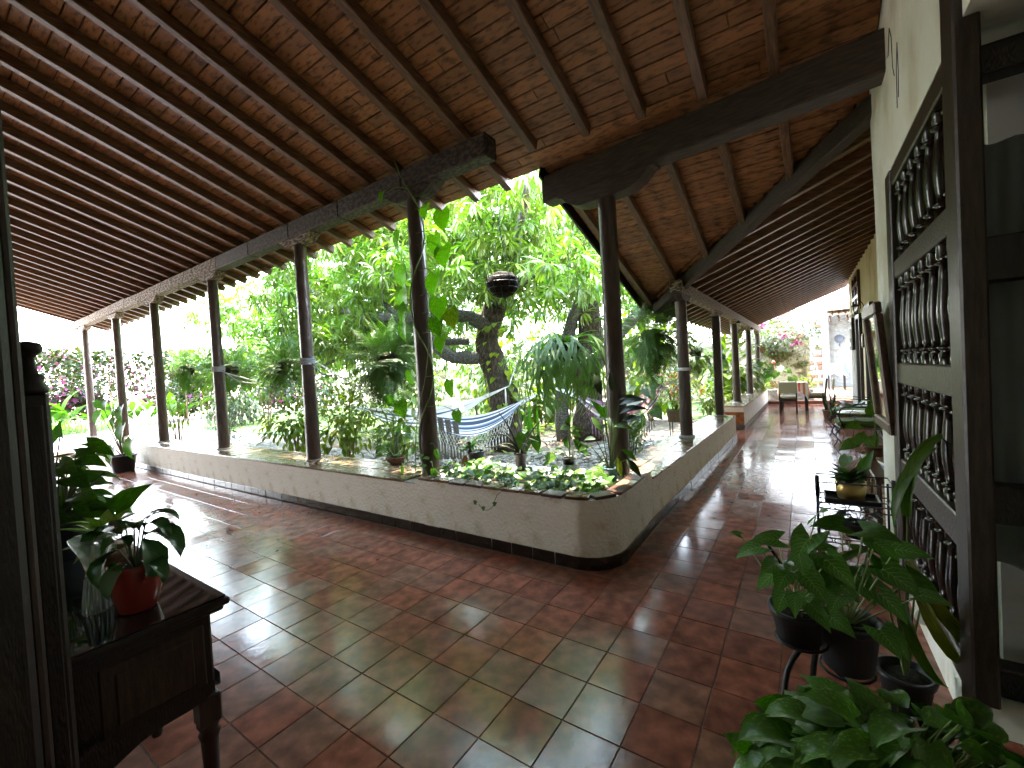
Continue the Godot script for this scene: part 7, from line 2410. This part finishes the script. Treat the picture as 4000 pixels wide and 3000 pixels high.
	many("flower", fl, M.flower, t, xs, cs)
	t = thing("wall_creeper", "dry brown creeper hanging down the stained patio wall", "vine", Vector3(-0.6, 1.9, -17.95))
	st = tool_smooth()
	for i in 46:
		var a = Vector3(rng.randf_range(-0.9, 0.75), rng.randf_range(-0.3, 0.25), 0.0)
		var b = a + Vector3(rng.randf_range(-0.4, 0.4), rng.randf_range(-0.7, -0.1), 0.05)
		tube(st, curve_pts([a, (a + b) * 0.5 + Vector3(0.05, 0.05, 0.12), b], 5), 0.006, 4, false)
	obj("twig", st, M.twig, t)
	xs = []
	cs = []
	for i in 240:
		xs.append(leaf_xf(Vector3(rng.randf_range(-0.95, 0.78), rng.randf_range(-0.75, 0.2), rng.randf_range(0.0, 0.12)), rdir() + Vector3(0, -0.5, 0.3), UP, rng.randf_range(0.4, 0.7)))
		cs.append(_vary(Color(0.7, 0.65, 0.6)))
	many("leaves", bl, M.leafy, t, xs, cs)
	t = thing("stone_creeper", "green creeper spread over the top of the stone wall", "vine", Vector3(-0.5, 2.4, -22.95))
	xs = []
	cs = []
	for i in 420:
		xs.append(leaf_xf(Vector3(rng.randf_range(-1.2, 1.2), rng.randfn(0.2, 0.32), rng.randf_range(0.02, 0.12)), rdir() + Vector3(0, -0.4, 0.5), UP, rng.randf_range(0.4, 0.8)))
		cs.append(_vary(Color(0.45, 0.45, 0.4)))
	many("leaves", bl, M.leafy, t, xs, cs)
	t = thing("hanging_pot_plant", "leafy plant hanging from the farthest right column", "potted plant", Vector3(edge_x(-16.0) - 0.02, 1.25, -15.95))
	L = []
	for i in 16:
		L.append([Vector3.ZERO, Vector3(rng.randf_range(-0.15, 0.15), rng.randf_range(-0.3, 0.15), rng.randf_range(-0.1, 0.15)), Vector3(rng.randf_range(-1, 1), -0.6, 0.5), rng.randf_range(0.3, 0.5), Vector3(0, 0.5, 0.8)])
	stems_leaves(t, L, [le], M.garden_leaf, M.stem, 0.003, 0.05)

func _ready():
	rng.seed = 20240611
	# ---- camera
	var cam = Camera3D.new()
	cam.name = "camera"
	cam.fov = 84.07
	cam.near = 0.05
	cam.far = 400.0
	cam.transform = Transform3D(Basis.from_euler(Vector3(-0.0231, 0.5984, -0.0564), EULER_ORDER_YXZ), Vector3(0, 1.461, 0))
	add_child(cam)
	# ---- sky, exposure
	var sky_m = ProceduralSkyMaterial.new()
	sky_m.sky_top_color = Color(0.68, 0.77, 0.88)
	sky_m.sky_horizon_color = Color(0.97, 0.96, 0.93)
	sky_m.sky_curve = 0.2
	sky_m.ground_horizon_color = Color(0.6, 0.6, 0.56)
	sky_m.ground_bottom_color = Color(0.3, 0.28, 0.24)
	sky_m.energy_multiplier = 2.1
	var sky = Sky.new()
	sky.sky_material = sky_m
	var env = Environment.new()
	env.background_mode = Environment.BG_SKY
	env.sky = sky
	env.tonemap_mode = Environment.TONE_MAPPER_LINEAR
	env.tonemap_exposure = 20.0
	env.sdfgi_enabled = true
	env.ssao_enabled = true
	env.ssil_enabled = true
	var we = WorldEnvironment.new()
	we.name = "environment"
	we.environment = env
	add_child(we)
	# ---- sun
	var sun = DirectionalLight3D.new()
	sun.name = "sun"
	sun.light_energy = 0.7
	sun.light_color = Color(1.0, 0.95, 0.86)
	sun.light_angular_distance = 0.5
	sun.shadow_enabled = true
	sun.look_at_from_position(Vector3(-0.3, 0.92, -0.24) * 30.0, Vector3.ZERO, UP)
	add_child(sun)
	materials()
	# ---- setting, then things
	floor_build()
	garden_build()
	walls_build()
	parapets_build()
	beams_build()
	roof_build()
	patio_build()
	mango_trees()
	hangers_build()
	column_vine()
	planter_plants()
	far_veranda()
	sideboard()
	stand_plants()
